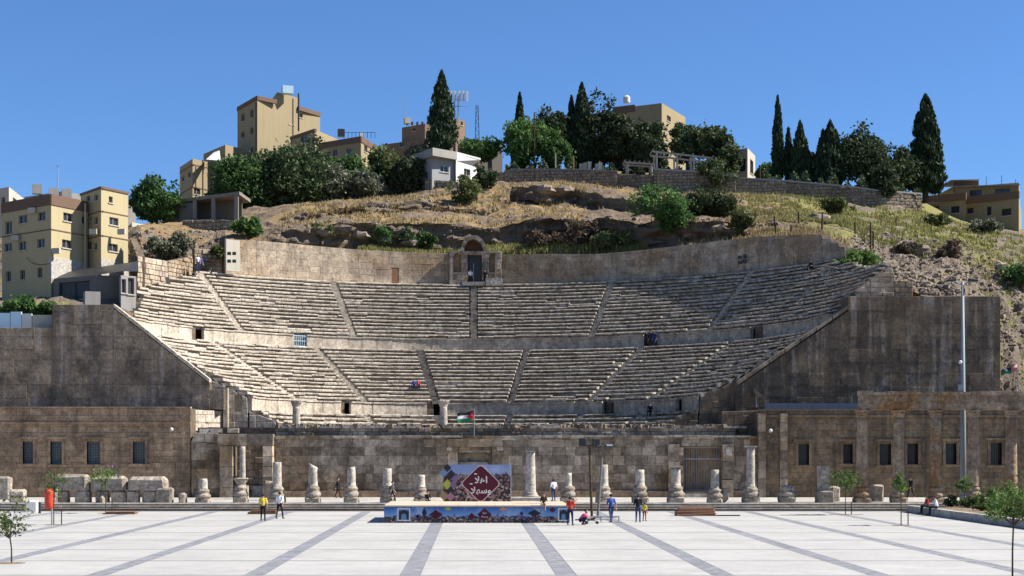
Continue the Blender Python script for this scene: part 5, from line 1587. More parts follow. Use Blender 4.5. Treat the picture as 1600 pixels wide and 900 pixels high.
# satellite dish above the dark wing
ro = empty('satellite_dish', PT(1182,632,136.5), 'grey satellite dish on the roof above the dark museum wing', 'dish')
prof = [(.02,0)] + [(.11*k, .010*k*k) for k in range(1, 7)]
mb = MB(); mb.lathe(prof, (0,0,0), 18)
Mx = Matrix.Rotation(R(12), 3, 'X') @ Matrix.Rotation(R(42), 3, 'Y')
c = PT(1182,619,136); mb.v = [tuple(c + Mx @ Vector(v)) for v in mb.v]; mb.build('dish', M['darkconcrete'], ro, smooth=True)
MB().tube([PT(1182,636,136.4), c], .06, 6).build('mast', M['steel'], ro)
# ---------------------------------------------------------------- trees and shrubs
def quad_leaves(C, size, seed, up=.0, aspect=.55):
    g_ = np.random.default_rng(seed); n = len(C)
    u = g_.normal(size=(n,3)); u[:,2] += up*2.0*np.sign(u[:,2] + 1e-6); u /= np.linalg.norm(u, axis=1)[:,None]
    w = g_.normal(size=(n,3)); v = np.cross(u, w); v /= np.linalg.norm(v, axis=1)[:,None] + 1e-9
    s = (size*g_.uniform(.6, 1.4, n))[:,None]
    out = np.empty((n,4,3)); out[:,0] = C - u*s; out[:,1] = C + v*s*aspect; out[:,2] = C + u*s; out[:,3] = C - v*s*aspect
    return out.reshape(-1,3)

def put_crown(name, mat, V, root):
    off = np.array(root.location)
    o = tri_cloud(name, M[mat], V - off, 4, None, None, root)
    return o

def cypress(px, pb, pt_, wpx, Y, label, seed, lobes=1, mat='cypress', n=5200, pw=1.7):
    g_ = np.random.default_rng(seed)
    base = PT(px, pb, Y); H = (pb-pt_)*Y/F; W = wpx*Y/F/2
    ro = empty('cypress_tree', base, label, 'tree', 'cypress trees on the hilltop')
    MB().tube([base - Vector((0,0,1.2)), base + Vector((0,0,H*.35)), base + Vector((0,0,H*.9))], [W*.16+.1, W*.12+.06, .04], 7).build('trunk', M['bark'], ro)
    C = []
    for L in range(lobes):
        if L == 0: ox, hh, ww = 0, H, W*(1 if lobes == 1 else .78)
        else:
            ox = W*(.6 if L % 2 else -.6)*g_.uniform(.5,1.2); hh = H*g_.uniform(.55,.92); ww = W*.45
        nn = int(n*(1 if L == 0 else .45))
        t_ = g_.uniform(0.02, 1, nn)**.85
        ph = g_.uniform(0, 2*math.pi, nn)
        prof = np.minimum(1, (t_/.16)**.6)*np.clip(1 - t_**pw, 0, 1)**.85
        wob = 1 + .26*np.sin(ph*3 + t_*21 + seed) + .2*np.sin(ph*5 - t_*34 + seed*2) + .18*np.sin(t_*47 + ph*2 + seed) + .12*g_.normal(size=nn)
        rr = ww*prof*wob*np.sqrt(g_.uniform(.35, 1, nn)) + .05
        C.append(np.stack([base.x + ox*(1-.3*t_) + rr*np.cos(ph), base.y + rr*np.sin(ph), base.z + t_*hh + g_.normal(size=nn)*.12], 1))
        k = 220                                   # stray tips that break the outline
        t2 = g_.uniform(.12, 1.0, k); p2 = g_.uniform(0, 6.283, k); r2 = ww*np.clip(1-t2**1.7, 0, 1)**.85*g_.uniform(.95, 1.55, k)
        C.append(np.stack([base.x + ox*(1-.3*t2) + r2*np.cos(p2), base.y + r2*np.sin(p2), base.z + t2*hh + .2], 1))
    C = np.concatenate(C)
    put_crown('crown', mat, quad_leaves(C, .30, seed, up=1.2, aspect=.38), ro)

def tree(px, pb, pt_, wpx, Y, label, seed, mat='oak', n=5200, trunk=.25, name='leafy_tree', group=None, leaf=.26, clumps=26, flat=.8, cat='tree', open_=1.0, base=None):
    g_ = np.random.default_rng(seed)
    base = base or PT(px, pb, Y); Y = base.y
    H = (pb-pt_)*Y/F; W = wpx*Y/F/2
    ro = empty(name, base, label, cat, group)
    th_ = H*trunk
    top = base + Vector((g_.uniform(-.1,.1)*W, 0, th_))
    mb = MB(); r0 = max(.05, min(.3, H*.035)) if name != 'young_tree' else .03
    mb.tube([base - Vector((0,0,.6)), base + Vector((0,0,th_*.5)), top], [r0*1.2, r0, r0*.85], 7)
    CC = []
    ch = H - th_*.7; cz = base.z + th_*.7 + ch/2
    for k in range(clumps):
        d = g_.normal(size=3); d /= np.linalg.norm(d); rad = g_.uniform(.2, .88)**.55
        c = np.array([base.x + d[0]*W*rad, base.y + d[1]*W*rad*.9, cz + d[2]*ch/2*rad*.95])
        CC.append(c)
    CC = np.array(CC)
    order = np.argsort(CC[:,2])
    for k in order[::max(1, len(order)//7)]:
        q = Vector(CC[k]); mid = top.lerp(q, .5) + Vector((0,0,-.1*H*.3))
        mb.tube([top - Vector((0,0,th_*.15)), mid, q], [r0*.55, r0*.35, r0*.12], 5)
    mb.build('trunk', M['bark'], ro)
    rc = (W*ch/2*W)**(1/3)*.46
    per = n//clumps
    P = []
    for c in CC:
        s = rc*g_.uniform(.65, 1.25)
        d = g_.normal(size=(per,3)); d /= np.linalg.norm(d, axis=1)[:,None]
        rr = s*g_.uniform(.25, 1.0, per)**.45*open_
        q = c + d*rr[:,None]*np.array([1.05,1.0,flat])
        P.append(q)
    for k in range(clumps):                     # small outlying sprays break the outline
        d = g_.normal(size=3); d /= np.linalg.norm(d)
        if d[2] < -.5: continue
        c = np.array([base.x + d[0]*W*g_.uniform(.92,1.12), base.y + d[1]*W, cz + d[2]*ch/2*g_.uniform(.92,1.12)])
        m_ = max(8, per//6)
        P.append(c + g_.normal(size=(m_,3))*rc*np.array([.34,.34,.28]))
    P = np.concatenate(P)
    P = P[P[:,2] > base.z + .05]
    put_crown('crown', mat, quad_leaves(P, leaf, seed), ro)
    return ro

def shrub(px, pb, pt_, wpx, label, seed, mat='shrub', Y=None, n=1600, leaf=.2, name='shrub', group='shrubs on the slope'):
    base = hill_on(px, pb) if Y is None else PT(px, pb, Y)
    tree(px, pb, pt_, wpx, base.y, label, seed, mat, n, .08, name, group, leaf, 14, .9, 'shrub', base=base)

cypress(690, 242, 113, 40, 222, 'largest cypress, standing beside the cell mast above the white house', 1, n=9000)
cypress(812, 264, 147, 19, 224, 'thin cypress between the lattice mast and the dark pole', 2, n=3000)
cypress(909, 268, 132, 40, 220, 'tall pointed cypress at the left edge of the dark grove', 3, 4, n=7500)
cypress(893, 268, 152, 26, 221, 'lower narrow cypress leaning against the tall pointed one in the dark grove', 4, 2, n=4000)
cypress(1215, 284, 153, 21, 214, 'very slender cypress with a needle tip, first past the cream house', 5, 2, n=3600)
cypress(1232, 285, 202, 14, 214, 'smallest cypress squeezed beside the needle-tipped one', 6, n=1800)
cypress(1250, 286, 193, 34, 213, 'bushy cypress in the middle of the row past the cream house', 7, 3, n=4600)
cypress(1297, 290, 192, 46, 212, 'broad twin-topped cypress in the row past the cream house', 8, 4, n=6500)
cypress(1446, 304, 150, 50, 216, 'great dense cypress beside the ochre house with red brown balconies', 9, 4, n=12000, pw=2.8)

T = tree
T(246, 360, 282, 70, 190, 'bright green leafy tree left of the concrete frame building', 20, 'oak', 6000, .2)
T(372, 340, 254, 98, 203, 'green tree at the left of the pine clump below the tower block', 21, 'oak', 6000, .12)
T(434, 340, 232, 116, 205, 'large rounded pine in front of the tower block', 22, 'pine', 10000, .12, 'pine_tree')
T(484, 325, 220, 58, 215, 'dark tree between the tower block and the low ochre house', 23, 'darkpine', 5500, .15)
T(488, 335, 248, 60, 205, 'lower dark pine right of the large rounded pine', 24, 'pine', 5000, .12, 'pine_tree')
T(545, 325, 248, 70, 210, 'leafy green tree in front of the low ochre house', 25, 'oak', 6500, .12)
T(516, 330, 262, 60, 206, 'greyish olive tree under the leafy green tree', 26, 'olive', 4200, .12, 'olive_tree')
T(572, 322, 268, 50, 206, 'small olive tree beside the pale doorway wall', 27, 'olive', 3200, .15, 'olive_tree')
T(604, 312, 230, 50, 212, 'sparse golden green tree left of the grey house', 28, 'shrub', 4200, .3)
T(640, 318, 248, 50, 207, 'dark tree against the shaded side of the grey house', 29, 'darkpine', 4500, .1)
T(655, 250, 228, 40, 222, 'low shrub tree behind the roof of the grey house', 30, 'olive', 1800, .1)
T(752, 250, 219, 62, 219, 'low green bush tree in front of the low dark house', 31, 'oak', 3800, .05)
T(822, 270, 188, 64, 217, 'bright green tree under the thin cypress', 32, 'oak', 6500, .01)
T(863, 266, 170, 52, 220, 'tall dark tree with a tufted top right of the dark pole', 33, 'darkpine', 5500, .15)
T(868, 266, 205, 46, 216, 'green tree in front of the tufted dark tree', 34, 'oak', 4500, .01)
T(938, 270, 152, 52, 221, 'dark pine with a ragged top, next to the tall pointed cypress', 35, 'darkpine', 10000, .01, 'pine_tree')
T(976, 270, 176, 62, 219, 'dark pine in the middle of the grove, under the white roof tank', 36, 'darkpine', 10000, .01, 'pine_tree')
T(1014, 270, 194, 50, 218, 'dark pine at the right end of the grove below the ochre house', 37, 'darkpine', 9000, .01, 'pine_tree')
T(1074, 264, 196, 56, 218, 'spreading pine in front of the ochre house, with two rounded tops', 38, 'pine', 6500, .2, 'pine_tree', flat=.6)
T(1112, 266, 200, 60, 217, 'spreading pine between the ochre house and the cream house', 39, 'pine', 6500, .2, 'pine_tree', flat=.6)
T(1142, 276, 228, 34, 213, 'small green tree half covering the cream house', 40, 'pine', 2200, .15)
T(1272, 288, 240, 26, 214, 'low dark tree between the two bushy cypresses', 41, 'darkpine', 2000, .1)
T(1345, 298, 202, 72, 213, 'broad dark tree right of the twin-topped cypress', 42, 'darkpine', 7500, .02)
T(1386, 300, 232, 70, 214, 'rounded dark tree between the broad tree and the great cypress', 43, 'pine', 6000, .02)
T(1416, 304, 234, 52, 216, 'dark tree just left of the great cypress', 44, 'darkpine', 5000, .02)
T(1381, 328, 258, 38, 203, 'small dark tree with a bare trunk at the end of the long stone wall', 45, 'darkpine', 2600, .35)
T(1196, 284, 258, 24, 216, 'small green bush between the cream house and the slender cypress', 46, 'oak', 1400, .05)
S = shrub
S(1116, 302, 252, 56, 'green bush growing over the terrace wall below the long pergola', 50, 'pine', Y=203.5, n=3600)
S(1030, 352, 296, 82, 'large dark green bush on the slope right of the shrine', 51, 'oak', n=4200)
S(1106, 342, 296, 74, 'dark green bush below the terrace wall, next to the largest bush', 52, 'pine', n=3600)
S(1060, 366, 332, 50, 'straggling green bush below the two large bushes', 53, 'oak', n=1500)
S(1154, 366, 328, 30, 'small bush at the foot of the green slope', 54, 'shrub', n=1200)
S(1310, 338, 308, 48, 'grey green bush on the grass slope', 55, 'shrub', n=2000)
S(1340, 428, 395, 62, 'bright green bush at the top corner of the seats', 56, 'bright', Y=153, n=2600)
S(1592, 448, 410, 56, 'green bush at the picture edge above the rubble', 57, 'oak', n=2200)
S(1482, 406, 374, 32, 'brown thorny bush on the rubble slope', 58, 'brown_shrub', n=1300)
S(1420, 400, 380, 40, 'low brown bush left of the thorny one', 59, 'brown_shrub', n=1000)
S(725, 318, 276, 50, 'leafy shrub below the white side wing', 60, 'shrub', n=2200)
S(756, 296, 262, 36, 'dark shrub right of the white side wing', 61, 'darkpine', n=1700)
S(268, 406, 368, 66, 'grey green olive bush above the sunlit stone wall', 62, 'olive', n=3000)
S(387, 374, 344, 46, 'bright green bush above the floodlight panel', 63, 'oak', n=1800)
S(598, 388, 350, 34, 'green bush on the ledges left of the shrine', 64, 'oak', n=1500)
S(632, 390, 352, 40, 'dark green bush next to the shrine bushes', 65, 'pine', n=1700)
S(664, 386, 362, 34, 'low green bush just left of the shrine', 66, 'oak', n=1200)
S(850, 388, 360, 70, 'dry low scrub right of the shrine', 67, 'brown_shrub', n=1500)
S(910, 388, 350, 66, 'dry scrub at the foot of the dark rock', 68, 'brown_shrub', n=1500)
S(960, 392, 362, 60, 'dark scrub above the stained back wall', 69, 'shrub', n=1500)
S(500, 374, 348, 36, 'low scrub at the left end of the rock ledges', 70, 'shrub', n=1000)
S(24, 500, 466, 60, 'round green bush at the picture edge behind the blue panels', 71, 'oak', Y=142, n=2600, group=None)
S(70, 500, 474, 36, 'green bush behind the cream panel', 72, 'oak', Y=142, n=1500, group=None)
S(1465, 352, 334, 40, 'low bush below the ochre house', 73, 'shrub', n=1000)
S(1540, 362, 344, 50, 'grey scrub below the ochre house windows', 74, 'olive', n=1200)
S(340, 404, 384, 20, 'small dry bush beside the floodlight panel', 75, 'shrub', Y=168, n=500)

# dark undergrowth behind the terrace walls, one continuous mass
def undergrowth(pts, n, label, seed, mat='darkpine', hh=2.2):
    g_ = np.random.default_rng(seed); C = []
    for k in range(n):
        u = g_.uniform(0, len(pts)-1); i = int(u); f = u - i; a, b = pts[i], pts[i+1]
        Y = lerp(a[2], b[2], f) + g_.uniform(0, 3.5); px = lerp(a[0], b[0], f); z = ZZ(lerp(a[1], b[1], f), lerp(a[2], b[2], f))
        top = hh*(.55 + .45*math.sin(px*.21 + seed) * math.sin(px*.083)) * g_.uniform(.0, 1)
        C.append((XX(px, Y), Y, z - .8 + top))
    o = tri_cloud('undergrowth', M[mat], quad_leaves(np.array(C), .26, seed), 4, label, 'undergrowth'); o['kind'] = 'stuff'
undergrowth([(1192,284,207),(1260,287,206),(1330,293,206),(1390,301,206),(1440,306,208)], 5200, 'dark undergrowth along the foot of the cypress row', 501, hh=3.0)
undergrowth([(790,266,212),(870,266,212),(960,268,211),(1020,272,209)], 5000, 'dark undergrowth under the grove behind the terrace wall', 502, hh=2.6)
undergrowth([(1020,268,212),(1080,270,212),(1130,274,211)], 2600, 'dark undergrowth behind the long pergola', 503, hh=3.4)

# young trees in the plaza
def young(px, pb, pt_, wpx, Y, label, seed, mat='bright', n=700, leaf=.1, trunk=.55, z=0, stake=True, flowers=0):
    base = Vector((XX(px,Y), Y, z))
    ro = tree(px, pb, pt_, wpx, Y, label, seed, mat, n, trunk, 'young_tree', 'young trees planted in the plaza', leaf, 12, .7, base=base)
    if stake:
        q = base + Vector((.45,.1,0)); MB().tube([q, q + Vector((0,0,.9))], .035, 6).build('stake', M['bark'], ro)
        MB().tube([base + Vector((0,0,.85)), q + Vector((0,0,.85))], .02, 5).build('tie', M['bark'], ro)
    MB().lathe([(.55,0),(.55,.012)], (base.x, base.y, z + .004), 16).build('tree_pit', M['earth'], ro)
    if flowers:
        C = np.array([[base.x + random.Random(seed+i).uniform(-.6,.9), base.y, ZZ(pt_+6, Y) + random.Random(seed*3+i).uniform(-.3,.4)] for i in range(flowers)])
        put_crown('blossoms', 'flower', quad_leaves(C, .09, seed), ro)
young(84, 820, 728, 30, 93.9, 'young tree behind the red bin', 80, trunk=.66, n=200, leaf=.085)
young(165, 802, 730, 44, 111.3, 'young tree with lilac blossom in front of the fallen lintels', 81, trunk=.74, n=260, flowers=14)
young(1321, 804, 726, 44, 109, 'young tree with drooping leaves in front of the square pier', 82, trunk=.64, n=380)
young(1408, 821, 740, 20, 93.1, 'thin staked young tree with a small tuft, left of the seated pair', 83, trunk=.78, n=240)
young(1582, 912, 740, 86, 52.2, 'nearest young tree on a thin trunk at the right', 84, trunk=.62, n=900, leaf=.07, stake=False)
young(18, 880, 772, 70, 61.7, 'nearest young tree at the left, cut by the picture edge', 85, mat='shrub', trunk=.42, n=520, leaf=.075, stake=False)
young(1507, 790, 742, 26, 112, 'small leafy young tree at the foot of the tall lamp post', 86, trunk=.5, n=300, z=.5, stake=False)
# ---------------------------------------------------------------- stage with printed front, welcome board
YSf, YSb, ZS = 96.4, 104.6, 1.1
xs0, xs1 = XX(600, YSf), XX(890, YSf)
def crowd_print(name, horizon, z0, z1, sky1, sky2, cell=9):
    """printed picture: blue sky above, a busy crowd and roofs below"""
    t = NT(name)
    g_ = t.node('ShaderNodeNewGeometry'); sp = t.node('ShaderNodeSeparateXYZ'); t.link(g_.outputs['Position'], sp.inputs[0])
    p = t.pos((1, 0, 1))
    v = t.node('ShaderNodeTexVoronoi'); v.inputs['Scale'].default_value = cell; t.link(p, v.inputs['Vector'])
    r = t.node('ShaderNodeValToRGB'); cr = r.color_ramp; cr.interpolation = 'CONSTANT'
    pal = [(0,(.015,.012,.018)),(.24,(.06,.04,.035)),(.42,(.18,.11,.08)),(.54,(.03,.03,.06)),(.68,(.28,.19,.15)),(.78,(.10,.06,.09)),(.91,(.34,.29,.28))]
    cr.elements[0].color = (*pal[0][1], 1); cr.elements[1].position = pal[1][0]; cr.elements[1].color = (*pal[1][1], 1)
    for a, c_ in pal[2:]:
        e = cr.elements.new(a); e.color = (*c_, 1)
    sc2 = t.node('ShaderNodeSeparateColor'); t.link(v.outputs['Color'], sc2.inputs[0]); t.link(sc2.outputs[0], r.inputs[0])
    f = t.math('MULTIPLY', t.math('SUBTRACT', sp.outputs[2], z0), 1/(z1-z0))
    skyc = t.mix(t.ramp(f, horizon, 1.0), sky1, sky2)
    skyc = t.mix(t.math('MULTIPLY', t.ramp(t.noise(p, .8, 4), .5, .7), .5), skyc, (.45,.55,.70))
    jag = t.math('ADD', f, t.math('MULTIPLY', t.math('SUBTRACT', t.noise(t.pos((1,0,.15)), 2.6, 6, .8), .5), .55))
    col = t.mix(t.ramp(jag, horizon-.02, horizon+.02), r.outputs[0], skyc)
    return t.done(col, .55, .3)
M['stage_print'] = crowd_print('stage_front_print', .42, 0, 1.0, (.16,.30,.52), (.02,.08,.30), 11)
M['board_print'] = crowd_print('board_print', .74, ZS, 3.6, (.20,.27,.45), (.17,.25,.46), 8)
stg = empty('stage', ((xs0+xs1)/2, (YSf+YSb)/2, 0), 'low plywood stage with a printed blue front on the plaza', 'stage')
bx('frame', M['iron'], stg, xs0+.06, xs1-.06, YSf+.05, YSb-.05, .002, ZS-.1)
for k in range(10):
    a, b = lerp(xs0, xs1, k/10), lerp(xs0, xs1, (k+1)/10)
    for j in range(4):
        y0, y1 = lerp(YSf, YSb, j/4), lerp(YSf, YSb, (j+1)/4)
        bx('deck_panel', M['wood'], stg, a+.008, b-.008, y0+.008 - (.06 if j == 0 else 0), y1-.008, ZS-.09, ZS + random.Random(k*7+j).uniform(-.004,.004))
fr = bx('front_banner', M['stage_print'], stg, xs0, xs1, YSf, YSf+.045, .01, ZS-.095)
bx('side_banner', M['stage_print'], stg, xs0+.005, xs0+.05, YSf+.05, YSb, .01, ZS-.095); bx('side_banner', M['stage_print'], stg, xs1-.05, xs1-.005, YSf+.05, YSb, .01, ZS-.095)
def diamond(cx_, cz, w, hgt, Y, mat, parent, name='printed_diamond', r=.0, th_=.004):
    pts = []
    k = .14 if r else 0
    for (dx, dz) in ((1,0),(0,1),(-1,0),(0,-1)):
        if k:
            if dx: pts += [(cx_+dx*w*(1-k*.6), cz - dx*hgt*k*.9), (cx_+dx*w*.97, cz), (cx_+dx*w*(1-k*.6), cz + dx*hgt*k*.9)]
            else: pts += [(cx_+dz*w*k*.9, cz+dz*hgt*(1-k*.6)), (cx_, cz+dz*hgt*.97), (cx_-dz*w*k*.9, cz+dz*hgt*(1-k*.6))]
        else: pts.append((cx_+dx*w, cz+dz*hgt))
    return MB().prism([(x, Y, z) for x, z in pts], (0, th_, 0)).build(name, M[mat] if isinstance(mat, str) else mat, parent)
M['p_green'] = paint('print_green', (.30,.36,.06)); M['p_orange'] = paint('print_orange', (.55,.22,.14)); M['p_blue'] = paint('print_blue', (.12,.22,.35)); M['p_violet'] = paint('print_violet', (.16,.11,.24)); M['p_pink'] = paint('print_pink', (.28,.16,.22)); M['p_sand'] = paint('print_sand', (.26,.19,.11)); M['p_dark'] = paint('print_dark', (.03,.025,.035))
def fx(px): return XX(px, YSf)
def fz(py): return ZZ(py, YSf)
for (px, py, w, hgt, m) in ((757,804,.46,.42,'maroon'),(737,807,.24,.24,'maroon'),(681,804,.42,.30,'maroon'),(835,802,.44,.24,'p_dark'),(663,801,.16,.36,'p_dark'),(863,797,.22,.16,'maroon'),(700,794,.26,.12,'p_green'),(786,794,.28,.14,'p_orange'),(815,802,.12,.14,'p_dark')):
    z = min(fz(py), ZS-.1-hgt); z = max(z, .03+hgt); diamond(fx(px), z, w, hgt, YSf-.006, m, fr)
# framed picture panels at both ends of the front
for (a, b) in ((621,641),(872,889)):
    bx('print_frame', M['printwhite'], fr, fx(a), fx(b), YSf-.007, YSf-.002, .12, .92); bx('print_picture', M['p_blue'], fr, fx(a)+.06, fx(b)-.06, YSf-.012, YSf-.0075, .18, .86)
    mb = MB(); cx_ = (fx(a)+fx(b))/2; w = (fx(b)-fx(a))/2-.1
    mb.prism([(cx_-w, YSf-.017, .2), (cx_-w*.55, YSf-.017, .2)] + [(cx_-w*.55*math.cos(x), YSf-.017, .42+.16*math.sin(x)) for x in [math.pi*k/8 for k in range(9)]] + [(cx_+w*.55, YSf-.017, .2), (cx_+w, YSf-.017, .2), (cx_+w, YSf-.017, .72), (cx_, YSf-.017, .82), (cx_-w, YSf-.017, .72)], (0,.004,0)); mb.build('printed_arch', M['p_dark'], fr)
# white skyline details
rg = random.Random(7)
mbp = MB()
for k in range(16):
    x = rg.uniform(xs0+1.6, xs1-1.4); w = rg.uniform(.05,.12); hh = rg.uniform(.1,.3)
    mbp.box(x-w, x+w, YSf-.004, YSf-.001, .36, .36+hh)
mbp.build('printed_skyline', M['p_violet'], fr)

YB = 104.0
bd = empty('welcome_board', (XX(744,YB), YB, ZS), 'printed welcome board with a maroon diamond standing at the back of the stage', 'sign')
b0, b1 = XX(690,YB), XX(798,YB); bz0, bz1 = ZS, ZZ(726,YB)
face = bx('panel', M['board_print'], bd, b0+.35, b1, YB, YB+.06, bz0, bz1)
for k in range(4):
    x = lerp(b0+.5, b1-.3, k/3); MB().tube([(x, YB+.1, bz0), (x, YB+.1, bz1-.05)], .04, 6).build('frame_post', M['wood'], bd); MB().tube([(x, YB+.1, bz1*.75), (x, YB+1.1, bz0+.02)], .035, 6).build('brace', M['wood'], bd)
bx('edge_strip', M['printwhite'], bd, b1, b1+.03, YB-.01, YB+.08, bz0, bz1-.02)
# notched left edge of small diamonds
dm = ['p_dark','p_blue','p_dark','p_violet','p_dark','p_green','p_violet','p_sand','p_dark','p_pink']
spots = [(699,731,5.5),(693,739,6),(705,741,6),(711,748,5),(699,748,5),(699,757,7),(708,757,5),(694,775,6.5),(704,766,5.5),(704,777,6)]
for (px, py, s), m in zip(spots, dm):
    s_ = s*YB/F*1.15; z = max(ZZ(py,YB), bz0+s_*1.05+.005)
    diamond(XX(px,YB), z, s_, s_*1.05, YB-.012 - .0006*spots.index((px,py,s)), m, bd, th_=.03)
bx('panel_strip', M['board_print'], bd, b0+.12, b0+.35, YB+.022, YB+.06, bz0, bz1-.35)
cx_, cz, w, hh = XX(751,YB), ZZ(755.5,YB), 30.5*YB/F, 29.5*YB/F
edge_d = diamond(cx_, cz, w, hh, YB-.014, 'printpink', bd, 'diamond_edge', r=1, th_=.012)
plate = diamond(cx_, cz, w*.955, hh*.955, YB-.02, 'maroon', bd, 'diamond_plate', r=1, th_=.005)

def lettering(s, cx_, zb, hgt, Y, parent, name, mat='printwhite', ext=.003, bold=.0):
    cu = bpy.data.curves.new(name, 'FONT'); cu.body = s; cu.size = 1; cu.extrude = 0; cu.offset = bold; cu.resolution_u = 3
    tmp = bpy.data.objects.new(name, cu); COL.objects.link(tmp)
    bpy.context.view_layer.update()
    me = bpy.data.meshes.new_from_object(tmp.evaluated_get(bpy.context.evaluated_depsgraph_get()))
    bpy.data.objects.remove(tmp)
    co = np.empty(len(me.vertices)*3); me.vertices.foreach_get('co', co); co = co.reshape(-1,3)
    if len(co) == 0: return None
    lo, hi = co.min(0), co.max(0); k = hgt/(hi[1]-lo[1])
    off = origin_of(parent)
    out = np.stack([cx_ + (co[:,0]-(lo[0]+hi[0])/2)*k - off.x, np.full(len(co), Y - off.y), zb + (co[:,1]-lo[1])*k - off.z], 1)
    me.vertices.foreach_set('co', out.ravel()); me.materials.append(M[mat]); me.update()
    o = bpy.data.objects.new(name, me); COL.objects.link(o); o.parent = parent
    return o
# visual (left to right) order of the joined letter forms
AHLAN, WASAHLAN = '\ufefc\ufeeb\ufe8d', '\ufefc\ufeec\ufeb3\ufeed'
lettering(AHLAN, cx_+.02, ZZ(755,YB), 11.0*YB/F, YB-.0235, plate, 'lettering', bold=.02)
lettering(WASAHLAN, cx_+.02, ZZ(774,YB), 13.5*YB/F, YB-.0235, plate, 'lettering', bold=.02)
for px, py in ((743,740.5),(736,756)): 
    MB().box(XX(px-2,YB), XX(px+2.4,YB), YB-.0235, YB-.021, ZZ(py+.8,YB), ZZ(py-.8,YB)).build('accent_mark', M['printwhite'], plate)
d757 = [o for o in fr.children if o.name.startswith('printed_diamond')][0]
lettering(AHLAN, fx(757), fz(803), 3.2*YSf/F, YSf-.009, fr, 'lettering'); lettering(WASAHLAN, fx(757), fz(809.5), 4.2*YSf/F, YSf-.009, fr, 'lettering')

# ---------------------------------------------------------------- masts, lamp post, bins, timber
def light_mast(px0, pb, px1, pt_, Y, label, kind):
    ro = empty('light_mast', (XX(px0,Y), Y, 0), label, 'mast')
    top = PT(px1, pt_, Y); MB().tube([(XX(px0,Y), Y, .0), top], [.09, .07], 8).build('pole', M['bark'] if kind == 's' else M['darkconcrete'], ro)
    MB().tube([top + Vector((-.5,0,-.05)), top + Vector((.5,0,-.05))], .05, 6).build('crossbar', M['iron'], ro)
    for s in (-1, 1):
        c = top + Vector((s*.42, -.1, .18 if kind == 's' else .02))
        if kind == 's':
            MB().rbox(c, (.52,.42,.5), s*.2, bev=.05).build('speaker_box', M['black'], ro); bx('speaker_grille', M['iron'], ro, c.x-.19, c.x+.19, c.y-.235, c.y-.218, c.z-.19, c.z+.17)
        else:
            MB().rbox(c, (.55,.35,.16), 0, tilt=s*.12, bev=.04).build('lamp_housing', M['black'], ro); bx('lamp_lens', M['printwhite'], ro, c.x-.2, c.x+.2, c.y-.2, c.y-.16, c.z-.02, c.z+.1)
    for dx, dy in ((1.3,0),(-1.1,0),(.1,-1.1),(0,1.1)):
        MB().tube([(XX(px0,Y), Y, .1), (XX(px0,Y)+dx, Y+dy, .04)], .045, 6).build('foot', M['concrete'], ro)
    return ro
light_mast(925, 813, 921, 695, 100, 'brown mast carrying two black loudspeakers beside the stage', 's')
light_mast(934, 808, 942, 697, 104, 'grey mast carrying two floodlights, just behind the loudspeaker mast', 'l')
ro = empty('barrier_rail', (XX(950,98), 98, 0), 'low metal rail frame lying at the foot of the light masts', 'rail')
MB().tube([(XX(938,98),98,.34),(XX(968,98),98,.34)], .045, 6).build('rail', M['steel'], ro)
for px in (939, 967): MB().tube([(XX(px,98),98,.0),(XX(px,98),98,.34)], .04, 6).build('foot', M['steel'], ro)

YLp = 120.0
q = Vector((XX(1505,YLp), YLp, .54)); zt_ = ZZ(440,YLp)
lp = empty('lamp_post', q, 'very tall grey steel lamp post in front of the dark retaining wall', 'lamp post')
MB().tube([q, q + Vector((0,0,6)), Vector((XX(1504,YLp), YLp, zt_))], [.24,.2,.11], 12).build('pole', M['galv'], lp, smooth=True)
MB().lathe([(.42,0),(.42,.05),(.3,.08),(.28,.5)], tuple(q), 14).build('base_flange', M['galv'], lp)
for s in (-1, 1):
    MB().tube([Vector((XX(1504,YLp),YLp,zt_-.3)), Vector((XX(1504,YLp)+s*.7,YLp,zt_+.1))], .05, 6).build('bracket', M['galv'], lp); MB().rbox((XX(1504,YLp)+s*.85, YLp, zt_+.12), (.7,.35,.16), 0, tilt=s*.1, bev=.04).build('lamp_head', M['iron'], lp)
MB().ball((XX(1500,YLp), YLp-.1, ZZ(566,YLp)), .15, 10, 6).build('camera_dome', M['printwhite'], lp, smooth=True)
MB().tube([(XX(1500,YLp),YLp,ZZ(566,YLp)),(XX(1505,YLp),YLp,ZZ(570,YLp))], .05, 6).build('camera_arm', M['galv'], lp)
MB().rbox((XX(1500,YLp), YLp-.1, ZZ(606,YLp)), (.35,.25,.5)).build('junction_box', M['steel'], lp)

Y = 94.0; x = XX(79, Y)
ro = empty('litter_bin', (x, Y, 0), 'red plastic litter bin on a post at the left of the plaza', 'bin')
MB().tube([(x+.05,Y+.12,0),(x+.05,Y+.12,2.2)], .05, 8).build('post', M['steel'], ro)
MB().lathe([(.18,0),(.24,.05),(.27,.5),(.29,.95),(.3,1.0)], (x-.05,Y-.16,.95), 14).build('bin_body', M['red'], ro, smooth=True); MB().lathe([(.31,0),(.31,.06),(.25,.2),(.12,.28)], (x-.05,Y-.16,1.955), 14).build('lid', M['red'], ro, smooth=True)
for (px, py, lab) in ((62,796,'short dark bollard left of the red bin'),(50,794,'white bollard block nearer the left picture edge')):
    Y = 10800/(py+6-705); xx_ = XX(px,Y)
    if px == 62: o = MB().lathe([(.1,0),(.1,.7),(.12,.72),(.12,.78),(.05,.82)], (xx_,Y,0), 10).build('bollard', M['iron'], None, (xx_,Y,0))
    else: o = MB().rbox((xx_,Y,.42), (.9,.9,.84), .1, bev=.08).build('bollard', M['white'], None, (xx_,Y,0))
    tag(o, lab, 'bollard')

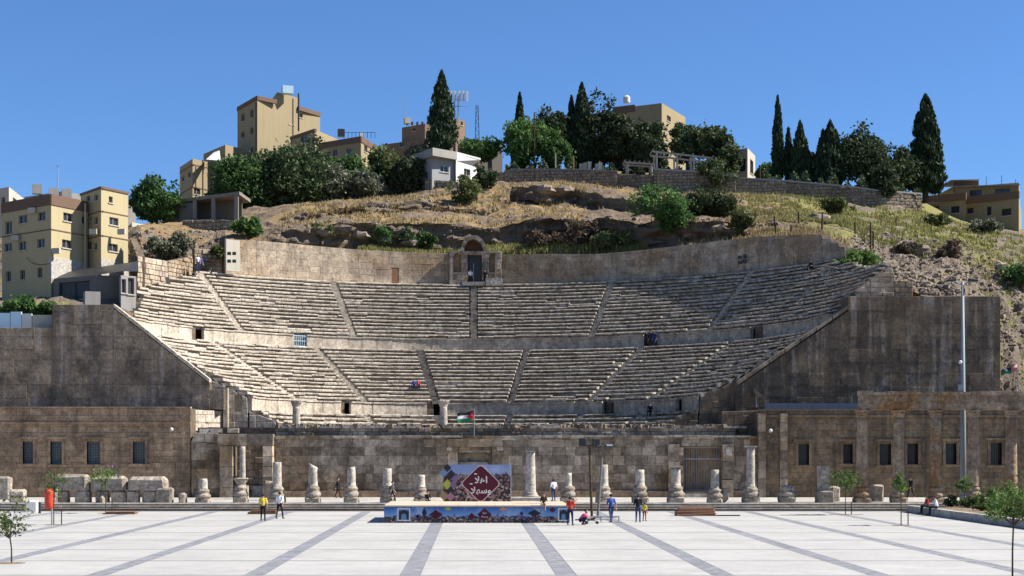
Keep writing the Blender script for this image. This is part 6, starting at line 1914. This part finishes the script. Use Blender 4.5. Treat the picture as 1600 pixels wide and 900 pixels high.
Y = 107.0
ro = empty('timber_stack', (XX(1086,Y), Y, 0), 'stack of brown timber boards lying on the plaza before the steps', 'timber')
for k in range(5):
    w = [2.75,2.8,2.7,2.6,2.45][k]; MB().rbox((XX(1086,Y)+[0,.02,-.02,.05,.06][k], Y, .06+.115*k), (w, .9-.04*k, .105), rng.uniform(-.02,.02), .012, rng, bev=.03).build('board', M['brownwood'], ro)
o = MB().box(XX(1115,Y), XX(1155,Y), Y-.4, Y-.28, .002, .08).build('steel_bar', M['iron'], None, (XX(1135,Y),Y,0)); tag(o, 'thin dark bar on the ground beside the timber stack', 'bar')
Y = 110
ro = empty('board_pile', (XX(410,Y), Y, 0), 'low brown board pile behind the two walkers', 'timber')
for k in range(2): MB().rbox((XX(410,Y)+.1*k, Y, .08+.15*k), (2.0-.2*k,.8,.13), .03*k, .01, rng).build('board', M['brownwood'], ro)
ro = empty('board_pile', (XX(188,Y), Y, 0), 'low board frame lying beside the blossoming young tree', 'timber')
for k in range(2): MB().rbox((XX(188,Y)+.1*k, Y, .05+.09*k), (2.3-.3*k,1.0,.08), .05*k, .01, rng).build('board', M['brownwood'], ro)
for (px, py, w, lab) in ((1255,805,3.2,'dark strip lying on the paving near the square pier'),(1322,804,2.4,'second dark strip lying on the paving by the young tree'),(110,793,4.6,'dark drain strip before the steps behind the red bin')):
    Y = 10800/(py-705); o = MB().box(XX(px,Y)-w/2, XX(px,Y)+w/2, Y-.25, Y+.25, .004, .012).build('drain_strip', M['iron'], None, (XX(px,Y),Y,0)); tag(o, lab, 'drain')

# planter at the right
pl = empty('planter', (41, 80, 0), 'long low stone planter with greenery along the right of the plaza', 'planter')
bx('soil', M['earth'], pl, 32.5, 52, 45, 113.3, .0, .42)
y = 44.5
while y < 113.7:
    L_ = min(rng.uniform(1.6,2.4), 113.8-y)
    bx('kerb_block', M['pavement'], pl, 32.0, 32.45, y+.01, y+L_-.01, .002, .5+rng.uniform(-.006,.006)); y += L_
x = 32.46
while x < 52: bx('kerb_block', M['pavement'], pl, x, x+1.98, 113.35, 113.8, .002, .5); x += 2.0
bush = [(1488,112.5,.5,.8,'shrub','low grey green bush at the back of the planter, nearest the lamp post'),(1513,112.3,.5,.6,'bright','small bright bush right of the lamp post foot'),(1527,111.5,.6,.8,'oak','low dark bush in the back row of the planter'),(1541,110.5,.62,1.5,'bright','tall cone-shaped yellow green bush in the planter'),
        (1556,109,.6,.9,'oak','round green bush right of the cone-shaped one'),(1572,107.5,.8,1.5,'oak','tall leafy bush behind the nearest young tree'),(1590,106,.8,1.7,'bright','tall pale green bush at the picture edge'),(1533,105,.45,.5,'shrub','tiny bush in front of the cone-shaped one'),
        (1552,101,.6,.8,'bright','low pale bush by the planter wall'),(1575,98,.8,1.2,'oak','dense dark bush by the planter wall'),(1598,95,.9,1.5,'shrub','large bush at the picture edge by the planter wall'),(1560,95,.45,.5,'oak','small bush close to the planter wall')]
for i, (px, y, w, hh, m, lab) in enumerate(bush):
    b_ = Vector((max(32.8 + w, XX(px, y)), y, .42))
    tree(px, 0, -hh*F/y, w*2.2*F/y, y, lab, 400+i, m, 800, .05, 'planter_bush', 'bushes in the planter', .085, 10, .9, 'bush', base=b_)

# flag
Y = 133.8
fl = empty('flag', (XX(741,Y), Y, ZZ(686,Y)), 'black, white and green flag with a red triangle on a thin pole', 'flag')
MB().tube([PT(741,686,Y), PT(741,639,Y)], .035, 6).build('pole', M['steel'], fl)
M['fl_black'] = paint('flag_black', (.02,.02,.02)); M['fl_white'] = paint('flag_white', (.75,.75,.75)); M['fl_green'] = paint('flag_green', (.02,.22,.08)); M['fl_red'] = paint('flag_red', (.55,.03,.04))
mb = MB(); nx, nz = 22, 12
Wf, Hf = 26*Y/F, 15*Y/F
vs = []
for i in range(nx+1):
    for j in range(nz+1):
        u, v = i/nx, j/nz
        droop = -.35*u*u*Hf*1.1
        x = XX(740.6,Y) - u*Wf; z = ZZ(641,Y) - (1-v)*Hf + droop - .1*math.sin(u*4); y_ = Y - .12*math.sin(u*7 + v*2)
        vs.append((x, y_, z))
fs = []; mi = []
for i in range(nx):
    for j in range(nz):
        u, v = (i+.5)/nx, (j+.5)/nz
        m = 0 if v > 2/3 else (1 if v > 1/3 else 2)
        if u < .5*(1-abs(2*v-1)): m = 3
        fs.append((i*(nz+1)+j, (i+1)*(nz+1)+j, (i+1)*(nz+1)+j+1, i*(nz+1)+j+1)); mi.append(m)
mb.add(vs, fs); mb.m = mi
mb.build('cloth', [M['fl_black'], M['fl_white'], M['fl_green'], M['fl_red']], fl, smooth=True)
star = MB(); c = (XX(737.4,Y), Y-.2, ZZ(648.8,Y))
pts = [(c[0]+(.07 if k % 2 == 0 else .03)*math.cos(math.pi*k/7), c[1], c[2]+(.07 if k % 2 == 0 else .03)*math.sin(math.pi*k/7)) for k in range(14)]
star.prism(pts, (0,.01,0)).build('star', M['fl_white'], fl)
# draped flag cloth on the slope beside the dark wall
ro = empty('draped_flag', PT(1575,588,140.5), 'blue and pink cloth flag hanging beside the corner of the dark retaining wall', 'flag')
mb = MB()
vs = []; fs = []; mi = []
for i in range(9):
    for j in range(5):
        px = 1564 + i*3.2; py = 588 - i*1.2 - j*2.2 - math.sin(i*.9)*1.5
        vs.append(tuple(PT(px, py, 140.4 + .2*math.sin(i*1.3+j))))
for i in range(8):
    for j in range(4): fs.append((i*5+j, (i+1)*5+j, (i+1)*5+j+1, i*5+j+1)); mi.append([0,0,1,2][j] if i < 5 else 3)
mb.add(vs, fs); mb.m = mi
M['fl_pink'] = paint('flag_pink', (.5,.22,.25)); M['fl_blue'] = paint('flag_blue', (.05,.07,.2))
mb.build('cloth', [M['fl_green'], M['fl_blue'], M['fl_black'], M['fl_pink']], ro, smooth=True)
MB().tube([PT(1592,610,140.6), PT(1588,570,140.6)], .04, 6).build('pole', M['steel'], ro)
# ---------------------------------------------------------------- people
M['skin'] = paint('skin', (.42,.25,.17), .08, 6, .6, .3)
M['hair'] = paint('hair_black', (.015,.012,.01), .2, 8, .7, .2)
M['shoe'] = paint('shoe_dark', (.03,.028,.027), .2, 6, .6, .3)
M['eye'] = paint('eye_dark', (.02,.015,.012)); M['lip'] = paint('lip', (.30,.12,.10))
_cl = {}
def cloth(c):
    if c not in _cl: _cl[c] = paint('cloth_%02d' % len(_cl), c, .15, 5, .85, .15)
    return _cl[c]
def pose_joints(kind):
    J = {}
    if kind in ('stand', 'walk', 'phone', 'push'):
        J = dict(pel=(0,0,.96), chest=(0,-.01,1.28), neck=(0,.0,1.46), head=(0,-.02,1.615))
        st = .26 if kind == 'walk' else (.1 if kind == 'push' else .02)
        for s, f in ((-1, 1), (1, -1)):
            J['hip%d'%s] = (s*.095,0,.93); J['kne%d'%s] = (s*.11, -f*st*.55-.03, .51); J['ank%d'%s] = (s*.115, -f*st + (.05 if f < 0 else 0), .09 if f > 0 or st < .05 else .13); J['toe%d'%s] = (s*.14, -f*st-.16, .045)
            J['sho%d'%s] = (s*.19,0,1.42)
            sw = f*st*.8
            J['elb%d'%s] = (s*.255, sw*.4+.03, 1.13); J['wri%d'%s] = (s*.25, sw-.06, .89)
        if kind == 'phone':
            J['elb1'] = (.25,-.02,1.16); J['wri1'] = (.12,-.28,1.28); J['elb-1'] = (-.24,-.05,1.14); J['wri-1'] = (-.1,-.27,1.2)
        if kind == 'push':
            for s in (-1, 1): J['elb%d'%s] = (s*.25,-.14,1.16); J['wri%d'%s] = (s*.19,-.4,1.04)
    elif kind in ('sit', 'sit_low'):
        J = dict(pel=(0,0,.12), chest=(0,-.06,.44), neck=(0,-.08,.62), head=(0,-.12,.775))
        for s in (-1, 1):
            dz = -.40 if kind == 'sit' else -.18
            J['hip%d'%s] = (s*.1,0,.1); J['kne%d'%s] = (s*.15,-.43,.12 if kind == 'sit' else .3); J['ank%d'%s] = (s*.14,-.46 if kind == 'sit' else -.55,dz+.05); J['toe%d'%s] = (s*.16,-.64 if kind == 'sit' else -.74,dz+.01)
            J['sho%d'%s] = (s*.18,-.07,.58); J['elb%d'%s] = (s*.24,-.13,.3); J['wri%d'%s] = (s*.14,-.34,.22)
    elif kind == 'crouch':
        J = dict(pel=(0,.12,.28), chest=(0,-.08,.56), neck=(0,-.18,.72), head=(0,-.26,.86))
        for s in (-1, 1):
            J['hip%d'%s] = (s*.1,.1,.27); J['kne%d'%s] = (s*.16,-.28,.5); J['ank%d'%s] = (s*.13,-.02,.09); J['toe%d'%s] = (s*.15,-.2,.045)
            J['sho%d'%s] = (s*.18,-.15,.68); J['elb%d'%s] = (s*.22,-.36,.5); J['wri%d'%s] = (s*.12,-.56,.5)
    return {k: Vector(v) for k, v in J.items()}

PEOPLE = []
def person(px, Y, z, label, pose, rot, shirt, trousers, scale=1.0, long_sleeve=False, hairy=True, skirt=False, hairc=None, group=None, ped_x=None):
    x = XX(px, Y) if ped_x is None else ped_x
    J = pose_joints(pose)
    bones = []       # (a, b, ra, rb, material slot) 0 skin 1 shirt 2 trousers 3 shoes
    B = lambda a, b, ra, rb, m: bones.append((Vector(a), Vector(b), ra, rb, m))
    B(J['pel'] + Vector((-.055,0,0)), J['pel'] + Vector((.055,0,0)), .125, .125, 2)
    B(J['pel'] + Vector((0,0,.06)), J['chest'], .135, .145, 1)
    B(J['chest'] + Vector((-.06,0,.02)), J['chest'] + Vector((.06,0,.02)), .125, .125, 1)
    B(J['chest'], J['neck'] - Vector((0,0,.06)), .13, .09, 1)
    B(J['sho-1'], J['sho1'], .07, .07, 1)
    B(J['neck'] - Vector((0,0,.05)), J['head'] - Vector((0,0,.06)), .055, .055, 0)
    hd = J['head']
    B(hd + Vector((0,.015,.02)), hd + Vector((0,.01,.045)), .098, .09, 0); B(hd + Vector((0,-.02,-.06)), hd + Vector((0,-.02,-.01)), .062, .075, 0)
    B(hd + Vector((0,-.1,.005)), hd + Vector((0,-.112,-.03)), .014, .018, 0)
    for s in (-1, 1):
        B(hd + Vector((s*.092,.01,-.015)), hd + Vector((s*.094,.012,.02)), .018, .018, 0)
        B(J['hip%d'%s], J['kne%d'%s], .095, .065, 2); B(J['kne%d'%s], J['ank%d'%s], .063, .048, 2); B(J['ank%d'%s] - Vector((0,-.03,.03)), J['toe%d'%s], .048, .04, 3)
        B(J['sho%d'%s], J['elb%d'%s], .062, .048, 1); B(J['elb%d'%s], J['wri%d'%s], .043, .031, 1 if long_sleeve else 0)
        d = (J['wri%d'%s] - J['elb%d'%s]).normalized(); B(J['wri%d'%s], J['wri%d'%s] + d*.075, .034, .036, 0)
    if skirt:
        B(J['pel'], (J['kne-1']+J['kne1'])/2, .17, .19, 2); B((J['kne-1']+J['kne1'])/2, (J['ank-1']+J['ank1'])/2 + Vector((0,0,.05)), .18, .19, 2)
    rot_m = Matrix.Rotation(rot, 3, 'Z')
    mb = MB()
    for (a, b, ra, rb, m) in bones:
        mb.ball(tuple(a), ra, 10, 6); mb.ball(tuple(b), rb, 10, 6)
        if (b-a).length > .01: mb.tube([a, b], [ra, rb], 10)
    raw = mb.build('person_raw', M['skin'])
    rm = raw.modifiers.new('r', 'REMESH'); rm.mode = 'VOXEL'; rm.voxel_size = .022; rm.use_smooth_shade = True
    sm = raw.modifiers.new('s', 'SMOOTH'); sm.factor = .4; sm.iterations = 2
    PEOPLE.append(dict(raw=raw, bones=bones, J=J, pos=Vector((x, Y, z)), rot=rot_m, scale=scale, label=label, shirt=shirt, trousers=trousers, hairy=hairy, hairc=hairc, pose=pose, group=group))

def finish_people():
    dg = bpy.context.evaluated_depsgraph_get()
    for P in PEOPLE:
        me = bpy.data.meshes.new_from_object(P['raw'].evaluated_get(dg))
        n = len(me.vertices); co = np.empty(n*3); me.vertices.foreach_get('co', co); co = co.reshape(-1,3)
        nf = len(me.polygons)
        fc = np.empty(nf*3); me.polygons.foreach_get('center', fc); fc = fc.reshape(-1,3)
        best = np.full(nf, 1e9); mat = np.zeros(nf, dtype=np.int32)
        for (a, b, ra, rb, m) in P['bones']:
            a_, b_ = np.array(a), np.array(b); d = b_-a_; L2 = max(d@d, 1e-9)
            t_ = np.clip(((fc-a_)@d)/L2, 0, 1); r = ra + (rb-ra)*t_
            q = np.linalg.norm(fc - (a_ + t_[:,None]*d), axis=1) - r
            w = q < best; best[w] = q[w]; mat[w] = m
        V = co.tolist()
        F_ = [tuple(p_.vertices) for p_ in me.polygons]; MI = mat.tolist()
        J = P['J']
        ex = MB()
        hd = J['head']
        for s in (-1, 1):                       # fingers and thumb, eyes
            w = J['wri%d'%s]; e = J['elb%d'%s]; d = (w-e).normalized(); side = d.cross(Vector((0,1,0))); side = Vector((1,0,0)) if side.length < .1 else side.normalized(); cu_ = side.cross(d).normalized()
            palm = w + d*.095
            for k, ln in enumerate((.07,.08,.075,.058)):
                r0 = palm + side*(-.03+.02*k)
                ex.tube([r0 - d*.03, r0 + d*ln*.5, r0 + d*ln*.85 + cu_*ln*.3], [.010,.009,.007], 5, 0)
            tb = w + d*.04 + side*(-.035*1)
            ex.tube([tb, tb - side*.025 + d*.035, tb - side*.03 + d*.07], [.012,.011,.008], 5, 0)
            ex.ball(tuple(hd + Vector((s*.034,-.082,.015))), .011, 6, 4, 4)
        ex.rbox(hd + Vector((0,-.085,-.055)), (.045,.012,.01), mi=5)
        n0 = len(V); V += [list(v) for v in ex.v]; F_ += [tuple(i+n0 for i in f) for f in ex.f]; MI += ex.m
        fin = MB(); fin.v = [tuple(P['pos'] + P['rot'] @ (Vector(v)*P['scale'])) for v in V]; fin.f = F_; fin.m = MI
        o = fin.build('person', [M['skin'], cloth(P['shirt']), cloth(P['trousers']), M['shoe'], M['eye'], M['lip']], None, tuple(P['pos']), smooth=True)
        tag(o, P['label'], 'person', P['group'])
        hm_ = MB()                              # hair: a cap over the top and back of the head
        nu, nv = 14, 8
        vs = []
        for i in range(nv+1):
            for k in range(nu):
                a = 2*math.pi*k/nu; el = math.pi/2 - math.pi*.62*i/nv
                front = max(0, -math.sin(a))
                el = max(el, -.35 + front*1.05)
                vs.append((hd.x + .107*math.cos(el)*math.cos(a), hd.y + .012 + .117*math.cos(el)*math.sin(a), hd.z + .03 + .115*math.sin(el)))
        fs = [(i*nu+k, i*nu+(k+1) % nu, (i+1)*nu+(k+1) % nu, (i+1)*nu+k) for i in range(nv) for k in range(nu)]
        hm_.add([tuple(P['pos'] + P['rot'] @ (Vector(v)*P['scale'])) for v in vs], fs)
        hm_.build('hair', cloth(P['hairc']) if P['hairc'] else M['hair'], o, smooth=True)
        bpy.data.objects.remove(P['raw'])
NAVY, BLACK, JEANS, GREY = (.02,.025,.06), (.018,.018,.02), (.04,.06,.12), (.12,.12,.13)
person(411, 99, 0, 'person in a yellow top and dark trousers standing on the plaza', 'stand', R(180), (.62,.45,.06), BLACK, 1.0)
person(437, 102, 0, 'person in a white top walking beside the one in yellow', 'walk', R(165), (.75,.75,.74), BLACK, 1.03)
person(528, 130, .54, 'person in black walking along the foot of the stage wall', 'walk', R(80), BLACK, BLACK, .98, True)
person(613, 117.8, .54, 'person in dark clothes standing by the column left of the stage', 'walk', R(100), (.10,.10,.11), BLACK, .95)
person(668, 117.4, .64, 'person in dark clothes sitting on the steps behind the stage', 'sit', R(10), BLACK, NAVY, .9, True)
person(850, YSf+.04, ZS, 'boy in a dark shirt sitting on the front edge of the stage', 'sit', R(-10), (.05,.045,.03), (.30,.25,.18), .85)
person(865, 122, .54, 'person in a white top standing on the pavement behind the stage', 'stand', R(200), (.75,.76,.78), JEANS, 1.0)
person(891, 93, 0, 'person in a red top standing at the corner of the stage', 'push', R(160), (.50,.05,.03), NAVY, 1.0)
person(910, 94, 0, 'child in a pink top crouching beside the small pushchair', 'crouch', R(75), (.55,.09,.18), NAVY, .95)
person(955, 97, 0, 'person in a blue shirt standing right of the light masts', 'walk', R(195), (.05,.09,.30), JEANS, 1.03)
person(997, 97, 0, 'person in a black top and jeans looking at a phone', 'phone', R(170), BLACK, JEANS, 1.0)
person(1007, 99, 0, 'small child in a yellow top and red trousers next to the person in black', 'stand', R(150), (.65,.55,.08), (.35,.06,.05), .68)
person(1423, 130.5, .54, 'person in black walking behind the forum colonnade', 'walk', R(-60), BLACK, BLACK, 1.0, True)
person(1446, 0, 0, 'person in a red and black top sitting on the planter wall', 'sit', R(-75), (.30,.04,.04), BLACK, 1.0) if False else None
for (y_, lab, sh_, tr_, r_) in ((108.6, 'person in dark red sitting on the planter wall', (.28,.035,.04), BLACK, -88), (106.6, 'person in a white top sitting on the planter wall', (.70,.70,.74), NAVY, -95)):
    person(0, y_, .5, lab, 'sit', R(r_), sh_, tr_, 1.0, ped_x=32.12)
# visitors inside the theatre
def on_tier(px, r, z): 
    a = th(px, r); return pol(r, a, z)
def visitor(px, r, z, label, pose, rot, sh_, tr_, sc=1.0, **k):
    q = on_tier(px, r, z); person(0, q[1], q[2], label, pose, R(rot), sh_, tr_, sc, ped_x=q[0], **k)
visitor(309, 39.9, 23.82, 'visitor in white at the head of the leftmost stairs', 'stand', 30, (.6,.6,.62), JEANS)
visitor(313.5, 40.2, 23.82, 'visitor in dark blue behind the one in white at the head of the stairs', 'stand', 40, (.08,.06,.20), NAVY)
visitor(735, 39.9, 23.84, 'visitor in a white top standing in front of the shrine door', 'stand', 10, (.65,.66,.7), BLACK)
visitor(758, 39.7, 23.84, 'visitor in black standing right of the shrine door', 'stand', -20, BLACK, BLACK, .95)
visitor(647, 22.7, 11.09, 'seated visitor in blue on the lower tier', 'sit_low', -8, (.06,.10,.35), NAVY)
visitor(653, 22.7, 11.09, 'seated visitor in red on the lower tier', 'sit_low', 6, (.45,.06,.06), NAVY)
visitor(1010, 31.9, 15.6, 'visitor in black in the opening of the upper podium wall', 'stand', -20, BLACK, BLACK, 1.0, long_sleeve=True)
visitor(1017, 31.8, 15.6, 'visitor in dark blue in the opening of the upper podium wall', 'stand', -35, (.02,.025,.07), NAVY, 1.0, long_sleeve=True)
visitor(1023, 31.7, 15.6, 'visitor in a blue dress beside the two in dark clothes', 'stand', -35, (.025,.035,.11), (.025,.035,.11), .95, skirt=True, long_sleeve=True)
visitor(1016, 19.4, 8.19, 'visitor in black sitting below the lower podium wall', 'sit_low', -20, BLACK, BLACK)
visitor(1268, 38.6, 23.0, 'visitor in black sitting on the top rows near the green bush', 'sit_low', -50, BLACK, BLACK)
finish_people()
# phone, pushchair
ro = empty('pushchair', (XX(925,95), 95, 0), 'small dark folded pushchair in front of the crouching child', 'pushchair')
x = XX(924, 95)
for dx, dy in ((-.3,-.2),(-.3,.2),(.35,-.2),(.35,.2)):
    MB().tube([(x+dx,95+dy-.02,.09),(x+dx,95+dy+.02,.09)], .09, 12).build('wheel', M['black'], ro)
MB().tube([(x-.3,94.8,.1),(x+.1,94.8,.45),(x+.6,94.8,.5)], .02, 6).build('frame_tube', M['steel'], ro); MB().tube([(x-.3,95.2,.1),(x+.1,95.2,.45),(x+.6,95.2,.5)], .02, 6).build('frame_tube', M['steel'], ro)
MB().rbox((x,95,.3), (.5,.36,.12), 0, tilt=-.3).build('seat', M['black'], ro)
